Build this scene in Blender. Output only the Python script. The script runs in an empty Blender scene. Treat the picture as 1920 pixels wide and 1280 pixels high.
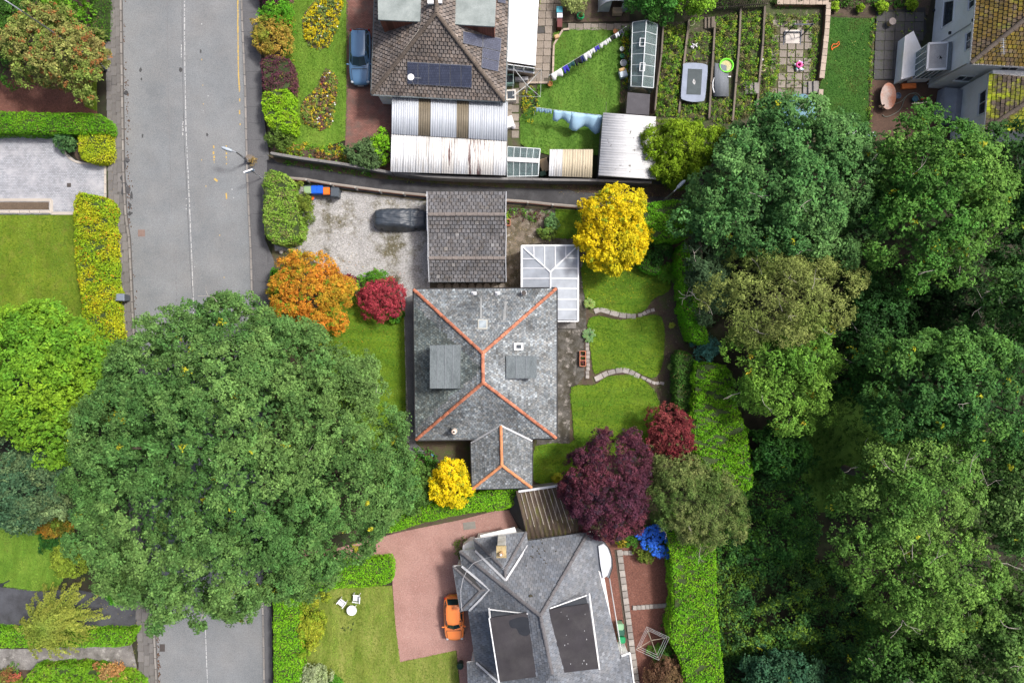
import bpy, math, random
import numpy as np
from mathutils import Vector, Matrix

scene = bpy.context.scene
# ---------------------------------------------------------------- camera, sky, sun, exposure
H = 58.2            # drone height in metres
S = 22.0            # pixels of the 1920 px photograph per metre of ground
cam_d = bpy.data.cameras.new("camera"); cam_d.lens = 24; cam_d.sensor_width = 36
cam_d.clip_start = 0.5; cam_d.clip_end = 2000
cam = bpy.data.objects.new("camera", cam_d); cam.location = (0, 0, H); cam.rotation_euler = (0, 0, 0)
scene.collection.objects.link(cam); scene.camera = cam

SUN_EL = math.radians(55); SUN_DIR = Vector((0.90, 0.42, 0)).normalized()
world = bpy.data.worlds.new("World"); scene.world = world; world.use_nodes = True
wn = world.node_tree.nodes; wl = world.node_tree.links
sky = wn.new("ShaderNodeTexSky"); sky.sky_type = 'NISHITA'; sky.sun_disc = False
sky.sun_elevation = SUN_EL; sky.sun_rotation = math.atan2(SUN_DIR.x, SUN_DIR.y)
sky.air_density = 0.7; sky.dust_density = 6.0; sky.ozone_density = 1.0
bg = wn["Background"]; bg.inputs[1].default_value = 0.135
wl.new(sky.outputs[0], bg.inputs[0])
sd = bpy.data.lights.new("sun", 'SUN'); sd.energy = 2.75; sd.angle = math.radians(8); sd.color = (1, .975, .94)
so = bpy.data.objects.new("sun", sd); scene.collection.objects.link(so)
sv = Vector((SUN_DIR.x * math.cos(SUN_EL), SUN_DIR.y * math.cos(SUN_EL), math.sin(SUN_EL)))
so.rotation_euler = sv.to_track_quat('Z', 'Y').to_euler(); so.location = sv * 80
scene.view_settings.view_transform = 'Standard'; scene.view_settings.look = 'None'
scene.view_settings.exposure = 0.50; scene.view_settings.gamma = 1
scene.render.engine = 'CYCLES'

# ---------------------------------------------------------------- helpers
rng = np.random.default_rng(11); R = random.Random(5)
COL = scene.collection

def W(px, py, z=0.0):
    """point of the place at height z seen at a spot of the photograph"""
    k = (H - z) / H / S
    return Vector(((px - 960) * k, (640 - py) * k, z))

def onplane(px, py, p0, n):
    o = Vector((0, 0, H)); d = W(px, py, 0) - o
    return o + d * ((p0 - o).dot(n) / d.dot(n))

def plane(a, b, c):
    n = (b - a).cross(c - a).normalized()
    return a, (n if n.z >= 0 else -n)

def smooth_poly(pts, n=4, closed=True):
    out = []; m = len(pts)
    for i in range(m if closed else m - 1):
        p = [Vector(pts[(i + k) % m] if closed else pts[min(max(i + k, 0), m - 1)]) for k in (-1, 0, 1, 2)]
        for j in range(n):
            t = j / n
            out.append(tuple(.5 * ((2 * p[1]) + (-p[0] + p[2]) * t + (2 * p[0] - 5 * p[1] + 4 * p[2] - p[3]) * t * t + (-p[0] + 3 * p[1] - 3 * p[2] + p[3]) * t ** 3)))
    if not closed: out.append(tuple(pts[-1]))
    return out

def clip_half(pts, f, d):
    """keep the part of a 2D polygon where f(p) >= d"""
    out = []
    for i in range(len(pts)):
        a, b = pts[i], pts[(i + 1) % len(pts)]
        fa, fb = f(a) - d, f(b) - d
        if fa >= 0: out.append(a)
        if fa * fb < 0:
            t = fa / (fa - fb); out.append((a[0] + (b[0] - a[0]) * t, a[1] + (b[1] - a[1]) * t))
    return out

def area2(p):
    return .5 * sum(p[i][0] * p[(i + 1) % len(p)][1] - p[(i + 1) % len(p)][0] * p[i][1] for i in range(len(p)))

def clip_poly(subj, clip):
    """Sutherland-Hodgman, clip convex and counter-clockwise"""
    for i in range(len(clip)):
        a, b = clip[i], clip[(i + 1) % len(clip)]
        ex, ey = b[0] - a[0], b[1] - a[1]
        subj = clip_half(subj, lambda p: ex * (p[1] - a[1]) - ey * (p[0] - a[0]), 0)
        if len(subj) < 3: return []
    return subj

# ---- materials
_m = {}
def mat(name, col=(.5, .5, .5), rough=.85, var=.18, sc=1.2, fine=18, finev=.22, col2=None, c2sc=.8, c2th=.55, c2w=.1,
        bump=.25, bsc=30, metal=0, spec=.3, rnd=0, stretch=(1, 1, 1), trans=0, alpha=1, brick=None, col3=None, c3sc=2, c3th=.6, c3w=.06):
    if name in _m: return _m[name]
    m = bpy.data.materials.new(name); m.use_nodes = True; _m[name] = m
    N = m.node_tree.nodes; L = m.node_tree.links; bs = N["Principled BSDF"]
    tc = N.new("ShaderNodeTexCoord"); mp = N.new("ShaderNodeMapping"); mp.inputs['Scale'].default_value = stretch
    L.new(tc.outputs['Object'], mp.inputs[0]); V = mp.outputs[0]
    def noise(s, det=4, rg=.6):
        n = N.new("ShaderNodeTexNoise"); n.inputs['Scale'].default_value = s; n.inputs['Detail'].default_value = det
        n.inputs['Roughness'].default_value = rg; L.new(V, n.inputs['Vector']); return n.outputs[0]
    def mr(src, a, b, c, d):
        r = N.new("ShaderNodeMapRange"); L.new(src, r.inputs[0])
        for k, q in zip((1, 2, 3, 4), (a, b, c, d)): r.inputs[k].default_value = q
        return r.outputs[0]
    def mul(a, b):
        x = N.new("ShaderNodeMath"); x.operation = 'MULTIPLY'; L.new(a, x.inputs[0]); L.new(b, x.inputs[1]); return x.outputs[0]
    f = mul(mr(noise(sc), .3, .7, 1 - var, 1 + var), mr(noise(fine, 3, .7), .3, .7, 1 - finev, 1 + finev))
    if rnd:
        oi = N.new("ShaderNodeObjectInfo"); f = mul(f, mr(oi.outputs['Random'], 0, 1, 1 - rnd, 1 + rnd))
    cur = None
    def mixc(fac, a, b):
        x = N.new("ShaderNodeMix"); x.data_type = 'RGBA'; L.new(fac, x.inputs[0])
        if isinstance(a, tuple): x.inputs[6].default_value = (*a, 1)
        else: L.new(a, x.inputs[6])
        x.inputs[7].default_value = (*b, 1); return x.outputs[2]
    base = tuple(col)
    if brick:
        bt = N.new("ShaderNodeTexBrick"); L.new(V, bt.inputs[0])
        bt.inputs['Color1'].default_value = (*[c * 1.15 for c in col], 1); bt.inputs['Color2'].default_value = (*[c * .82 for c in col], 1)
        bt.inputs['Mortar'].default_value = (*[c * .5 for c in col], 1); bt.inputs['Scale'].default_value = 1
        bt.inputs['Brick Width'].default_value = brick[0]; bt.inputs['Row Height'].default_value = brick[1]
        bt.inputs['Mortar Size'].default_value = .012; base = bt.outputs[0]
    if col2: base = mixc(mr(noise(c2sc, 7, .68), c2th - c2w, c2th + c2w, 0, 1), base, col2)
    if col3: base = mixc(mr(noise(c3sc, 7, .7), c3th - c3w, c3th + c3w, 0, 1), base, col3)
    vm = N.new("ShaderNodeVectorMath"); vm.operation = 'SCALE'
    if isinstance(base, tuple): vm.inputs[0].default_value = base
    else: L.new(base, vm.inputs[0])
    L.new(f, vm.inputs[3])
    at = N.new("ShaderNodeAttribute"); at.attribute_name = "tint"
    v2 = N.new("ShaderNodeVectorMath"); v2.operation = 'MULTIPLY'; L.new(vm.outputs[0], v2.inputs[0]); L.new(at.outputs[0], v2.inputs[1])
    L.new(v2.outputs[0], bs.inputs['Base Color'])
    bs.inputs['Roughness'].default_value = rough; bs.inputs['Metallic'].default_value = metal
    bs.inputs['Specular IOR Level'].default_value = spec
    if trans: bs.inputs['Transmission Weight'].default_value = trans; bs.inputs['IOR'].default_value = 1.45
    if alpha < 1: bs.inputs['Alpha'].default_value = alpha
    if bump:
        b = N.new("ShaderNodeBump"); b.inputs['Strength'].default_value = bump; b.inputs['Distance'].default_value = .03
        L.new(noise(bsc, 4, .7), b.inputs['Height']); L.new(b.outputs[0], bs.inputs['Normal'])
    return m

def foliage_mat(name="leaf_foliage", rough=.6, spec=.12, tr=.22):
    if name in _m: return _m[name]
    m = bpy.data.materials.new(name); m.use_nodes = True; _m[name] = m
    N = m.node_tree.nodes; L = m.node_tree.links; bs = N["Principled BSDF"]
    at = N.new("ShaderNodeAttribute"); at.attribute_name = "tint"
    L.new(at.outputs[0], bs.inputs['Base Color']); bs.inputs['Roughness'].default_value = rough
    bs.inputs['Specular IOR Level'].default_value = spec
    t = N.new("ShaderNodeBsdfTranslucent"); L.new(at.outputs[0], t.inputs[0])
    mx = N.new("ShaderNodeMixShader"); mx.inputs[0].default_value = tr
    L.new(bs.outputs[0], mx.inputs[1]); L.new(t.outputs[0], mx.inputs[2])
    L.new(mx.outputs[0], N["Material Output"].inputs[0]); return m
LEAF = foliage_mat()
PETAL = foliage_mat("petals", .6, .2, .3)

# ---- scene graph
def tag(o, label=None, cat=None, group=None, kind=None):
    if label: o["label"] = label
    if cat: o["category"] = cat
    if group: o["group"] = group
    if kind: o["kind"] = kind
    return o

def thing(name, label, cat, loc=(0, 0, 0), group=None, rz=0):
    o = bpy.data.objects.new(name, None); o.location = loc; o.rotation_euler = (0, 0, rz); o.empty_display_size = .3
    COL.objects.link(o); return tag(o, label, cat, group)

def adopt(o, parent):
    if parent is not None:
        o.parent = parent
        if parent.parent is None and parent.get("_abs", 1):
            o.matrix_parent_inverse = Matrix.Translation(-Vector(parent.location))
    return o

def make_mesh(name, v, f, tint, material, smooth=False):
    me = bpy.data.meshes.new(name); me.from_pydata(v, [], f)
    a = me.attributes.new("tint", 'FLOAT_COLOR', 'POINT')
    a.data.foreach_set("color", np.array([(*t, 1) for t in tint], dtype=np.float32).ravel())
    if smooth: me.polygons.foreach_set("use_smooth", [True] * len(f))
    me.materials.append(material); me.update(); return me

class MB:
    def __init__(s): s.v = []; s.f = []; s.c = []
    def add(s, vs, fs, t=(1, 1, 1)):
        o = len(s.v); s.v += [tuple(p) for p in vs]; s.f += [tuple(i + o for i in f) for f in fs]; s.c += [t] * len(vs)
    def poly(s, pts, t=(1, 1, 1)): s.add(pts, [tuple(range(len(pts)))], t)
    def prism(s, top, depth=None, zb=None, t=(1, 1, 1), n=None):
        """top: 3D outline; goes down by depth (along -n) or to the height zb"""
        top = [Vector(p) for p in top]; k = len(top)
        if n is None: n = Vector((0, 0, 1))
        e1 = sum(((top[i] - top[0]).cross(top[(i + 1) % k] - top[0]) for i in range(k)), Vector())
        if e1.dot(n) < 0: top.reverse()
        bot = [Vector((p.x, p.y, zb)) for p in top] if zb is not None else [p - n * depth for p in top]
        s.add(top + bot, [tuple(range(k)), tuple(range(2 * k - 1, k - 1, -1))] + [(i, i + k, (i + 1) % k + k, (i + 1) % k) for i in range(k)], t)
    def box(s, c, d, rz=0, t=(1, 1, 1), M=None):
        x, y, z = d[0] / 2, d[1] / 2, d[2] / 2
        p = [Vector((i * x, j * y, k * z)) for k in (-1, 1) for j in (-1, 1) for i in (-1, 1)]
        m = M if M is not None else Matrix.Rotation(rz, 3, 'Z')
        s.add([m @ q + Vector(c) for q in p], [(0, 2, 3, 1), (4, 5, 7, 6), (0, 1, 5, 4), (2, 6, 7, 3), (0, 4, 6, 2), (1, 3, 7, 5)], t)
    def bar(s, a, b, w, h=None, t=(1, 1, 1)):
        """square bar from a to b"""
        a = Vector(a); b = Vector(b); d = b - a; l = d.length
        if l < 1e-5: return
        m = d.to_track_quat('X', 'Z').to_matrix(); s.box((a + b) / 2, (l, w, h or w), M=m, t=t)
    def tube(s, pts, r, n=6, r2=None, t=(1, 1, 1), cap=True):
        pts = [Vector(p) for p in pts]; k = len(pts); vs = []; fs = []
        for i, p in enumerate(pts):
            d = (pts[min(i + 1, k - 1)] - pts[max(i - 1, 0)]).normalized()
            a = d.cross(Vector((0, 0, 1)) if abs(d.z) < .95 else Vector((1, 0, 0))).normalized(); b = d.cross(a)
            rr = r if r2 is None else r + (r2 - r) * i / (k - 1)
            vs += [p + (a * math.cos(q * 2 * math.pi / n) + b * math.sin(q * 2 * math.pi / n)) * rr for q in range(n)]
        for i in range(k - 1):
            fs += [(i * n + q, i * n + (q + 1) % n, (i + 1) * n + (q + 1) % n, (i + 1) * n + q) for q in range(n)]
        if cap: fs += [tuple(range(n)), tuple(range(k * n - 1, (k - 1) * n - 1, -1))]
        s.add(vs, fs, t)
    def cyl(s, c, r, z0, z1, n=16, r2=None, t=(1, 1, 1)): s.tube([(c[0], c[1], z0), (c[0], c[1], z1)], r, n, r2, t)
    def lathe(s, c, prof, n=20, t=(1, 1, 1)):
        vs = [(c[0] + r * math.cos(a), c[1] + r * math.sin(a), c[2] + z) for r, z in prof for a in [q * 2 * math.pi / n for q in range(n)]]
        fs = [(i * n + q, i * n + (q + 1) % n, (i + 1) * n + (q + 1) % n, (i + 1) * n + q) for i in range(len(prof) - 1) for q in range(n)]
        s.add(vs, fs, t)
    def blob(s, c, d, n=10, t=(1, 1, 1)):
        prof = [(max(.001, math.sin(i * math.pi / 6)), -math.cos(i * math.pi / 6)) for i in range(7)]
        vs = [(c[0] + d[0] / 2 * r * math.cos(a), c[1] + d[1] / 2 * r * math.sin(a), c[2] + d[2] / 2 * z) for r, z in prof for a in [q * 2 * math.pi / n for q in range(n)]]
        s.add(vs, [(i * n + q, i * n + (q + 1) % n, (i + 1) * n + (q + 1) % n, (i + 1) * n + q) for i in range(6) for q in range(n)], t)
    def obj(s, name, m, parent=None, smooth=False, kind=None, base=None):
        if base is not None:
            base = Vector(base); v = [(p[0] - base.x, p[1] - base.y, p[2] - base.z) for p in s.v]
        else: v = s.v
        o = bpy.data.objects.new(name, make_mesh(name, v, s.f, s.c, m, smooth)); COL.objects.link(o)
        if base is not None: o.location = base
        if kind: o["kind"] = kind
        return adopt(o, parent)

_ub = {}
def unit_box(m):
    """chamfered unit box shared by all pieces of one material"""
    if m.name not in _ub:
        a, b = .5, .47
        v = [(-a, -a, -.5), (a, -a, -.5), (a, a, -.5), (-a, a, -.5), (-a, -a, .35), (a, -a, .35), (a, a, .35), (-a, a, .35), (-b, -b, .5), (b, -b, .5), (b, b, .5), (-b, b, .5)]
        f = [(3, 2, 1, 0)] + [(i, (i + 1) % 4, (i + 1) % 4 + 4, i + 4) for i in range(4)] + [(i + 4, (i + 1) % 4 + 4, (i + 1) % 4 + 8, i + 8) for i in range(4)] + [(8, 9, 10, 11)]
        _ub[m.name] = make_mesh("block", v, f, [(1, 1, 1)] * 12, m)
    return _ub[m.name]

def piece(name, mesh, M, parent):
    o = bpy.data.objects.new(name, mesh); COL.objects.link(o); adopt(o, parent); o.matrix_basis = M; return o

def block(name, c, d, m, parent, rz=0, tilt=0):
    M = Matrix.Translation(Vector(c)) @ Matrix.Rotation(rz, 4, 'Z') @ Matrix.Rotation(R.uniform(-tilt, tilt), 4, 'X') @ Matrix.Rotation(R.uniform(-tilt, tilt), 4, 'Y') @ Matrix.Diagonal((d[0], d[1], d[2], 1))
    return piece(name, unit_box(m), M, parent)

def barpiece(name, a, b, w, h, m, parent):
    a = Vector(a); b = Vector(b); d = b - a
    M = Matrix.Translation((a + b) / 2) @ d.to_track_quat('X', 'Z').to_matrix().to_4x4() @ Matrix.Diagonal((d.length, w, h, 1))
    return piece(name, unit_box(m), M, parent)

def polypiece(name, px, z, depth, m, parent):
    mb = MB(); mb.prism([W(x, y, z) for x, y in px], depth=depth); return mb.obj(name, m, parent)

def surf(name, px, z, m, n=0, zb=-.05, world_pts=None):
    mb = MB(); p = smooth_poly(px, n) if n else px
    mb.prism([W(x, y, z) for x, y in p], zb=zb); o = mb.obj(name, m); o["kind"] = "structure"
    if "lawn" in m.name: LAWNS.append((p, z, m.name))
    return o
LAWNS = []

# ---- foliage
def pip(x, y, P):
    ins = np.zeros(len(x), bool); n = len(P)
    for i in range(n):
        x1, y1 = P[i]; x2, y2 = P[(i + 1) % n]
        c = ((y1 > y) != (y2 > y)) & (x < (x2 - x1) * (y - y1) / (y2 - y1 + 1e-12) + x1); ins ^= c
    return ins

def edge_dist(x, y, P):
    d = np.full(len(x), 1e9)
    for i in range(len(P)):
        x1, y1 = P[i]; x2, y2 = P[(i + 1) % len(P)]; ex, ey = x2 - x1, y2 - y1
        t = np.clip(((x - x1) * ex + (y - y1) * ey) / (ex * ex + ey * ey + 1e-9), 0, 1)
        d = np.minimum(d, np.hypot(x - x1 - t * ex, y - y1 - t * ey))
    return d

def sn(x, y, s, seed=0):
    g = np.random.default_rng(abs(seed) + 100); r = 0
    for k in range(5):
        a = g.uniform(0, 6.28); w = (1 + .45 * k) / s * 2.2
        r = r + np.sin((x * math.cos(a) + y * math.sin(a)) * w + g.uniform(0, 6.28))
    return r / 2.6

def unit(a): return a / (np.linalg.norm(a, axis=1, keepdims=True) + 1e-9)

def leafmesh(name, P, N, size, asp, C, parent=None, m=None, base=None, kind=None):
    n = len(P); N = unit(N); t = unit(np.cross(N, rng.normal(size=(n, 3)))); b = np.cross(N, t)
    L = (size * rng.uniform(.65, 1.3, n))[:, None] if np.isscalar(size) else size[:, None]
    up = N * L * .10
    v = np.empty((n, 4, 3), np.float32)
    v[:, 0] = P - t * L * .5; v[:, 1] = P + b * L * asp * .5 - t * L * .05 + up; v[:, 2] = P + t * L * .5; v[:, 3] = P - b * L * asp * .5 - t * L * .05 + up
    v[:, :, 2] = np.maximum(v[:, :, 2], .03)
    if base is not None: v -= np.array(base, np.float32)
    me = bpy.data.meshes.new(name); me.vertices.add(4 * n); me.vertices.foreach_set("co", v.ravel())
    me.loops.add(4 * n); me.loops.foreach_set("vertex_index", np.arange(4 * n, dtype=np.int32))
    me.polygons.add(n); me.polygons.foreach_set("loop_start", np.arange(0, 4 * n, 4, dtype=np.int32))
    try: me.polygons.foreach_set("loop_total", np.full(n, 4, dtype=np.int32))
    except Exception: pass
    a = me.attributes.new("tint", 'FLOAT_COLOR', 'POINT')
    c4 = np.ones((n, 4, 4), np.float32); c4[:, :, :3] = np.clip(C, 0, 1)[:, None, :]
    a.data.foreach_set("color", c4.ravel()); me.materials.append(m or LEAF); me.update(calc_edges=True); me.validate()
    o = bpy.data.objects.new(name, me); COL.objects.link(o)
    if base is not None: o.location = base
    if kind: o["kind"] = kind
    return adopt(o, parent)

BARK = mat("bark", (.10, .08, .06), var=.3, fine=20, finev=.4, stretch=(1, 1, .3))
PALEBARK = mat("pale_bark", (.34, .31, .27), var=.3, fine=20, finev=.3)
TWIG = mat("twigs", (.035, .055, .016), var=.3, finev=.4)

def ell(cx, cy, rx, ry=None, n=14, irr=.10, seed=0):
    g = random.Random(seed + int(cx * 7 + cy)); ry = ry or rx
    return [(cx + rx * (1 + g.uniform(-irr, irr)) * math.cos(a), cy + ry * (1 + g.uniform(-irr, irr)) * math.sin(a)) for a in [i * 2 * math.pi / n for i in range(n)]]

def tree(name, label, cat, outline, zt, zc, col, col2=None, p2=.3, lump=1.25, tuft=.36, leaf=.22, nleaf=14, asp=.55, accent=None, pacc=.015,
         group=None, trunk=.3, limbs=9, dead=0, droop=-.3, upn=.7, var=.19, m=None, grade=(1, 1, 1), fill=9, jl=.22, k=1.45, bark=None):
    g = np.random.default_rng(int(outline[0][0] * 13 + outline[0][1] * 7 + zt * 3) % 100000)
    Q = [W(x, y, zc) for x, y in outline]; cx = sum(q.x for q in Q) / len(Q); cy = sum(q.y for q in Q) / len(Q)
    ang = np.linspace(0, 2 * np.pi, 97)[:-1]; Rt = np.zeros(96)
    for i in range(len(Q)):
        a, b = Q[i], Q[(i + 1) % len(Q)]; ax, ay, bx, by = a.x - cx, a.y - cy, b.x - cx, b.y - cy
        ex, ey = bx - ax, by - ay; dx, dy = np.cos(ang), np.sin(ang)
        den = dx * ey - dy * ex; den = np.where(abs(den) < 1e-9, 1e-9, den)
        t = (ax * ey - ay * ex) / den; u = (ax * dy - ay * dx) / den
        Rt = np.where((t > 0) & (u >= -.001) & (u <= 1.001), np.maximum(Rt, t), Rt)
    area = .5 * np.sum(Rt ** 2) * 2 * np.pi / 96; Rm = math.sqrt(area / math.pi)
    lump = min(lump, Rm * .55); tuft = min(tuft, lump * .45)
    root = thing(name, label, cat, (cx, cy, 0), group)
    nl = max(7, int(k * area / lump ** 2))
    def dome(n, r0, r1):
        i = np.arange(n) + .5; zz = 1 - (1 - droop) * i / n; th = i * 2.39996 + g.uniform(0, .6, n); rho = g.uniform(r0, r1, n)
        rr = np.interp(th % (2 * np.pi), np.append(ang, 2 * np.pi), np.append(Rt, Rt[0]))
        sp = np.sqrt(np.clip(1 - zz ** 2, 0, 1)); rr = np.maximum(rr - lump * .55, rr * .4)
        hz = np.where(zz > 0, (zt - zc - lump * .4) * np.abs(zz) ** .85, (zc * .8) * zz)
        return np.stack([cx + rr * sp * rho * np.cos(th), cy + rr * sp * rho * np.sin(th), zc + hz * rho], 1), np.stack([sp * np.cos(th), sp * np.sin(th), zz], 1)
    Lp, Ln = dome(nl, .86, 1.04); Lp += g.normal(size=Lp.shape) * lump * jl
    L2, N2 = dome(nl // 4, .5, .8); Lp = np.concatenate([Lp, L2]); Ln = np.concatenate([Ln, N2]); nl = len(Lp)
    lr = lump * g.uniform(.65, 1.2, nl)
    nt = max(5, int(2.4 * (lump / tuft) ** 2))
    td = unit(np.repeat(Ln * .75 + np.array([0, 0, .45]), nt, 0) + g.normal(size=(nl * nt, 3)) * .62)
    tp = np.repeat(Lp, nt, 0) + td * (np.repeat(lr, nt) * g.uniform(.7, 1.06, nl * nt))[:, None] * np.array([1, 1, .8])
    tr = tuft * g.uniform(.6, 1.25, nl * nt); T = nl * nt
    ld = unit(np.repeat(td * .8 + np.array([0, 0, .3]), nleaf, 0) + g.normal(size=(T * nleaf, 3)) * .75)
    lp = np.repeat(tp, nleaf, 0) + ld * (np.repeat(tr, nleaf) * g.uniform(.35, 1.1, T * nleaf))[:, None]
    ln = ld * .5 + np.array([0, 0, upn]) + g.normal(size=(T * nleaf, 3)) * .42
    c1 = np.array(col); c2 = np.array(col2 if col2 else col)
    mixl = np.clip(p2 + sn(Lp[:, 0], Lp[:, 1], Rm * .8, int(cx * 3)) * .35 + g.normal(size=nl) * .15, 0, 1)
    mt = np.clip(np.repeat(mixl, nt) + g.normal(size=T) * .16, 0, 1)
    C = c1 * (1 - mt[:, None]) + c2 * mt[:, None]
    C = C * (np.repeat(g.normal(1, var * .6, nl), nt) * g.normal(1, var, T))[:, None].clip(.4, 1.8)
    if accent is not None:
        s = g.random(T) < pacc; C[s] = np.array(accent) * g.uniform(.7, 1.2, (s.sum(), 1))
    C = np.repeat(C, nleaf, 0) * g.normal(1, var, (T * nleaf, 1)).clip(.4, 1.7) * np.array(grade)
    if fill:
        nf = int(area * fill); fp, fn = dome(nf, .45, .82)
        lp = np.concatenate([lp, fp]); ln = np.concatenate([ln, fn * .3 + np.array([0, 0, 1]) + g.normal(size=(nf, 3)) * .3])
        C = np.concatenate([C, np.tile(c1, (nf, 1)) * g.uniform(.7, 1.1, (nf, 1))])
        size = np.concatenate([leaf * g.uniform(.65, 1.3, T * nleaf), leaf * 2.0 * g.uniform(.7, 1.2, nf)])
    else: size = leaf * g.uniform(.65, 1.3, len(lp))
    leafmesh("crown", lp, ln, size, asp, C, root, m)
    mb = MB(); zk = zc * .75
    mb.tube([(cx, cy, 0), (cx + .1, cy, zk * .5), (cx, cy + .1, zk)], trunk, 9, trunk * .7); mb.obj("trunk", bark or BARK, root, True)
    for i in range(limbs):
        mb = MB(); j = int(g.integers(0, nl)); e = Vector(Lp[j]); s = Vector((cx, cy, zk * g.uniform(.7, 1)))
        mid = s.lerp(e, .5) + Vector((0, 0, .12 * (e - s).length))
        mb.tube([s, mid, e], trunk * .5, 5, trunk * .12); mb.obj("limb", bark or BARK, root, True)
    if dead:
        for i in range(dead):
            mb = MB(); j = int(g.integers(0, nl)); e = Vector(Lp[j]) + Vector(Ln[j]) * lr[j] * 1.0
            p = [e]; d = Vector((g.normal(), g.normal(), .12)).normalized()
            for q in range(4): d = (d + Vector((g.normal(), g.normal(), g.normal() * .3)) * .35).normalized(); p.append(p[-1] + d * .38)
            mb.tube(p, .024, 4, .01)
            q = p[2]; d2 = (d + Vector((g.normal(), g.normal(), .2))).normalized(); mb.tube([q, q + d2 * .35, q + d2 * .7 + Vector((.1, .1, 0))], .016, 4, .008)
            mb.obj("bare_branch", PALEBARK, root, True)
    return root

def shrub(name, label, cat, outline, zt, col, col2=None, **kw):
    d = dict(lump=.5, tuft=.2, leaf=.13, nleaf=10, trunk=.06, limbs=4, fill=12, k=1.3, droop=-.1); d.update(kw)
    return tree(name, label, cat, outline, zt, zt * .42, col, col2, **d)

def inset(Q, d):
    n = len(Q); s = 1 if area2([(q[0], q[1]) for q in Q]) > 0 else -1; out = []
    for i in range(n):
        a = Vector(Q[i - 1]); b = Vector(Q[i]); c = Vector(Q[(i + 1) % n])
        e1 = (b - a).normalized(); e2 = (c - b).normalized()
        nn = (Vector((-e1.y, e1.x)) + Vector((-e2.y, e2.x)))
        nn = nn.normalized() if nn.length > 1e-6 else Vector((-e1.y, e1.x))
        out.append(b + nn * d * s)
    return out

def hedge(name, label, px, h, col, col2=None, leaf=.12, dens=340, rnd=.35, und=.06, group=None, n=3, var=.2, p2=.25, side=1.0, cat="hedge", acc=(.20, .15, .06), pacc=.04, psc=1.6, asp=.5):
    px = smooth_poly(px, n) if n else px
    P = [W(x, y, h) for x, y in px]; P2 = [(p.x, p.y) for p in P]
    cx = sum(p[0] for p in P2) / len(P2); cy = sum(p[1] for p in P2) / len(P2)
    root = thing(name, label, cat, (cx, cy, 0), group)
    A = abs(area2(P2)); x0, x1 = min(p[0] for p in P2), max(p[0] for p in P2); y0, y1 = min(p[1] for p in P2), max(p[1] for p in P2)
    nn = int((x1 - x0) * (y1 - y0) * dens); x = rng.uniform(x0, x1, nn); y = rng.uniform(y0, y1, nn); ok = pip(x, y, P2); x, y = x[ok], y[ok]
    d = edge_dist(x, y, P2); q = np.clip(1 - d / rnd, 0, 1)
    u = und * sn(x, y, 1.3, int(cx * 5)) + und * 1.1 * sn(x, y, .5, 3) + und * .4 * sn(x, y, .22, 4)
    z = h + u - rnd * (1 - np.sqrt(1 - q ** 2)) + rng.uniform(-.10, .06, len(x))
    Pt = np.stack([x, y, z], 1); Nt = np.tile([0, 0, 1.], (len(x), 1)) + rng.normal(size=(len(x), 3)) * .65
    s = 1 if area2(P2) > 0 else -1
    sp, sn_ = [Pt], [Nt]
    for i in range(len(P2)):
        a = np.array(P2[i]); b = np.array(P2[(i + 1) % len(P2)]); l = np.linalg.norm(b - a)
        k = int(l * h * dens * .55 * side)
        if k < 1: continue
        t = rng.random(k)[:, None]; nrm = np.array([(b - a)[1], -(b - a)[0]]) / max(l, 1e-6) * s
        xy = a + (b - a) * t + nrm * (rng.uniform(-.1, .05, k) + und * sn(a[0] + t[:, 0] * l, a[1] * np.ones(k), 1, 5))[:, None] - nrm * .04
        zz = h * rng.random(k) - .12
        sp.append(np.concatenate([xy, zz[:, None]], 1)); sn_.append(np.tile([nrm[0], nrm[1], .5], (k, 1)) + rng.normal(size=(k, 3)) * .45)
    Pp = np.concatenate(sp); Np = np.concatenate(sn_)
    c1 = np.array(col) * 1.08; c2 = np.array(col2 or col) * 1.05
    mm = np.clip(p2 + .4 * sn(Pp[:, 0], Pp[:, 1], psc, int(cy)) + rng.normal(size=len(Pp)) * .2, 0, 1)[:, None]
    C = (c1 * (1 - mm) + c2 * mm) * rng.normal(1, var, (len(Pp), 1)).clip(.4, 1.7)
    if acc is not None:
        k = rng.random(len(Pp)) < pacc * np.clip(1 + 2.2 * sn(Pp[:, 0], Pp[:, 1], .8, 12), 0, 5); C[k] = np.array(acc) * rng.uniform(.7, 1.2, (k.sum(), 1))
    leafmesh("foliage", Pp, Np, leaf, asp, C, root)
    I = inset(P2, .2); mb = MB(); mb.prism([(p[0], p[1], h - .13) for p in I], zb=0); mb.obj("twig_core", TWIG, root)
    return root

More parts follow.
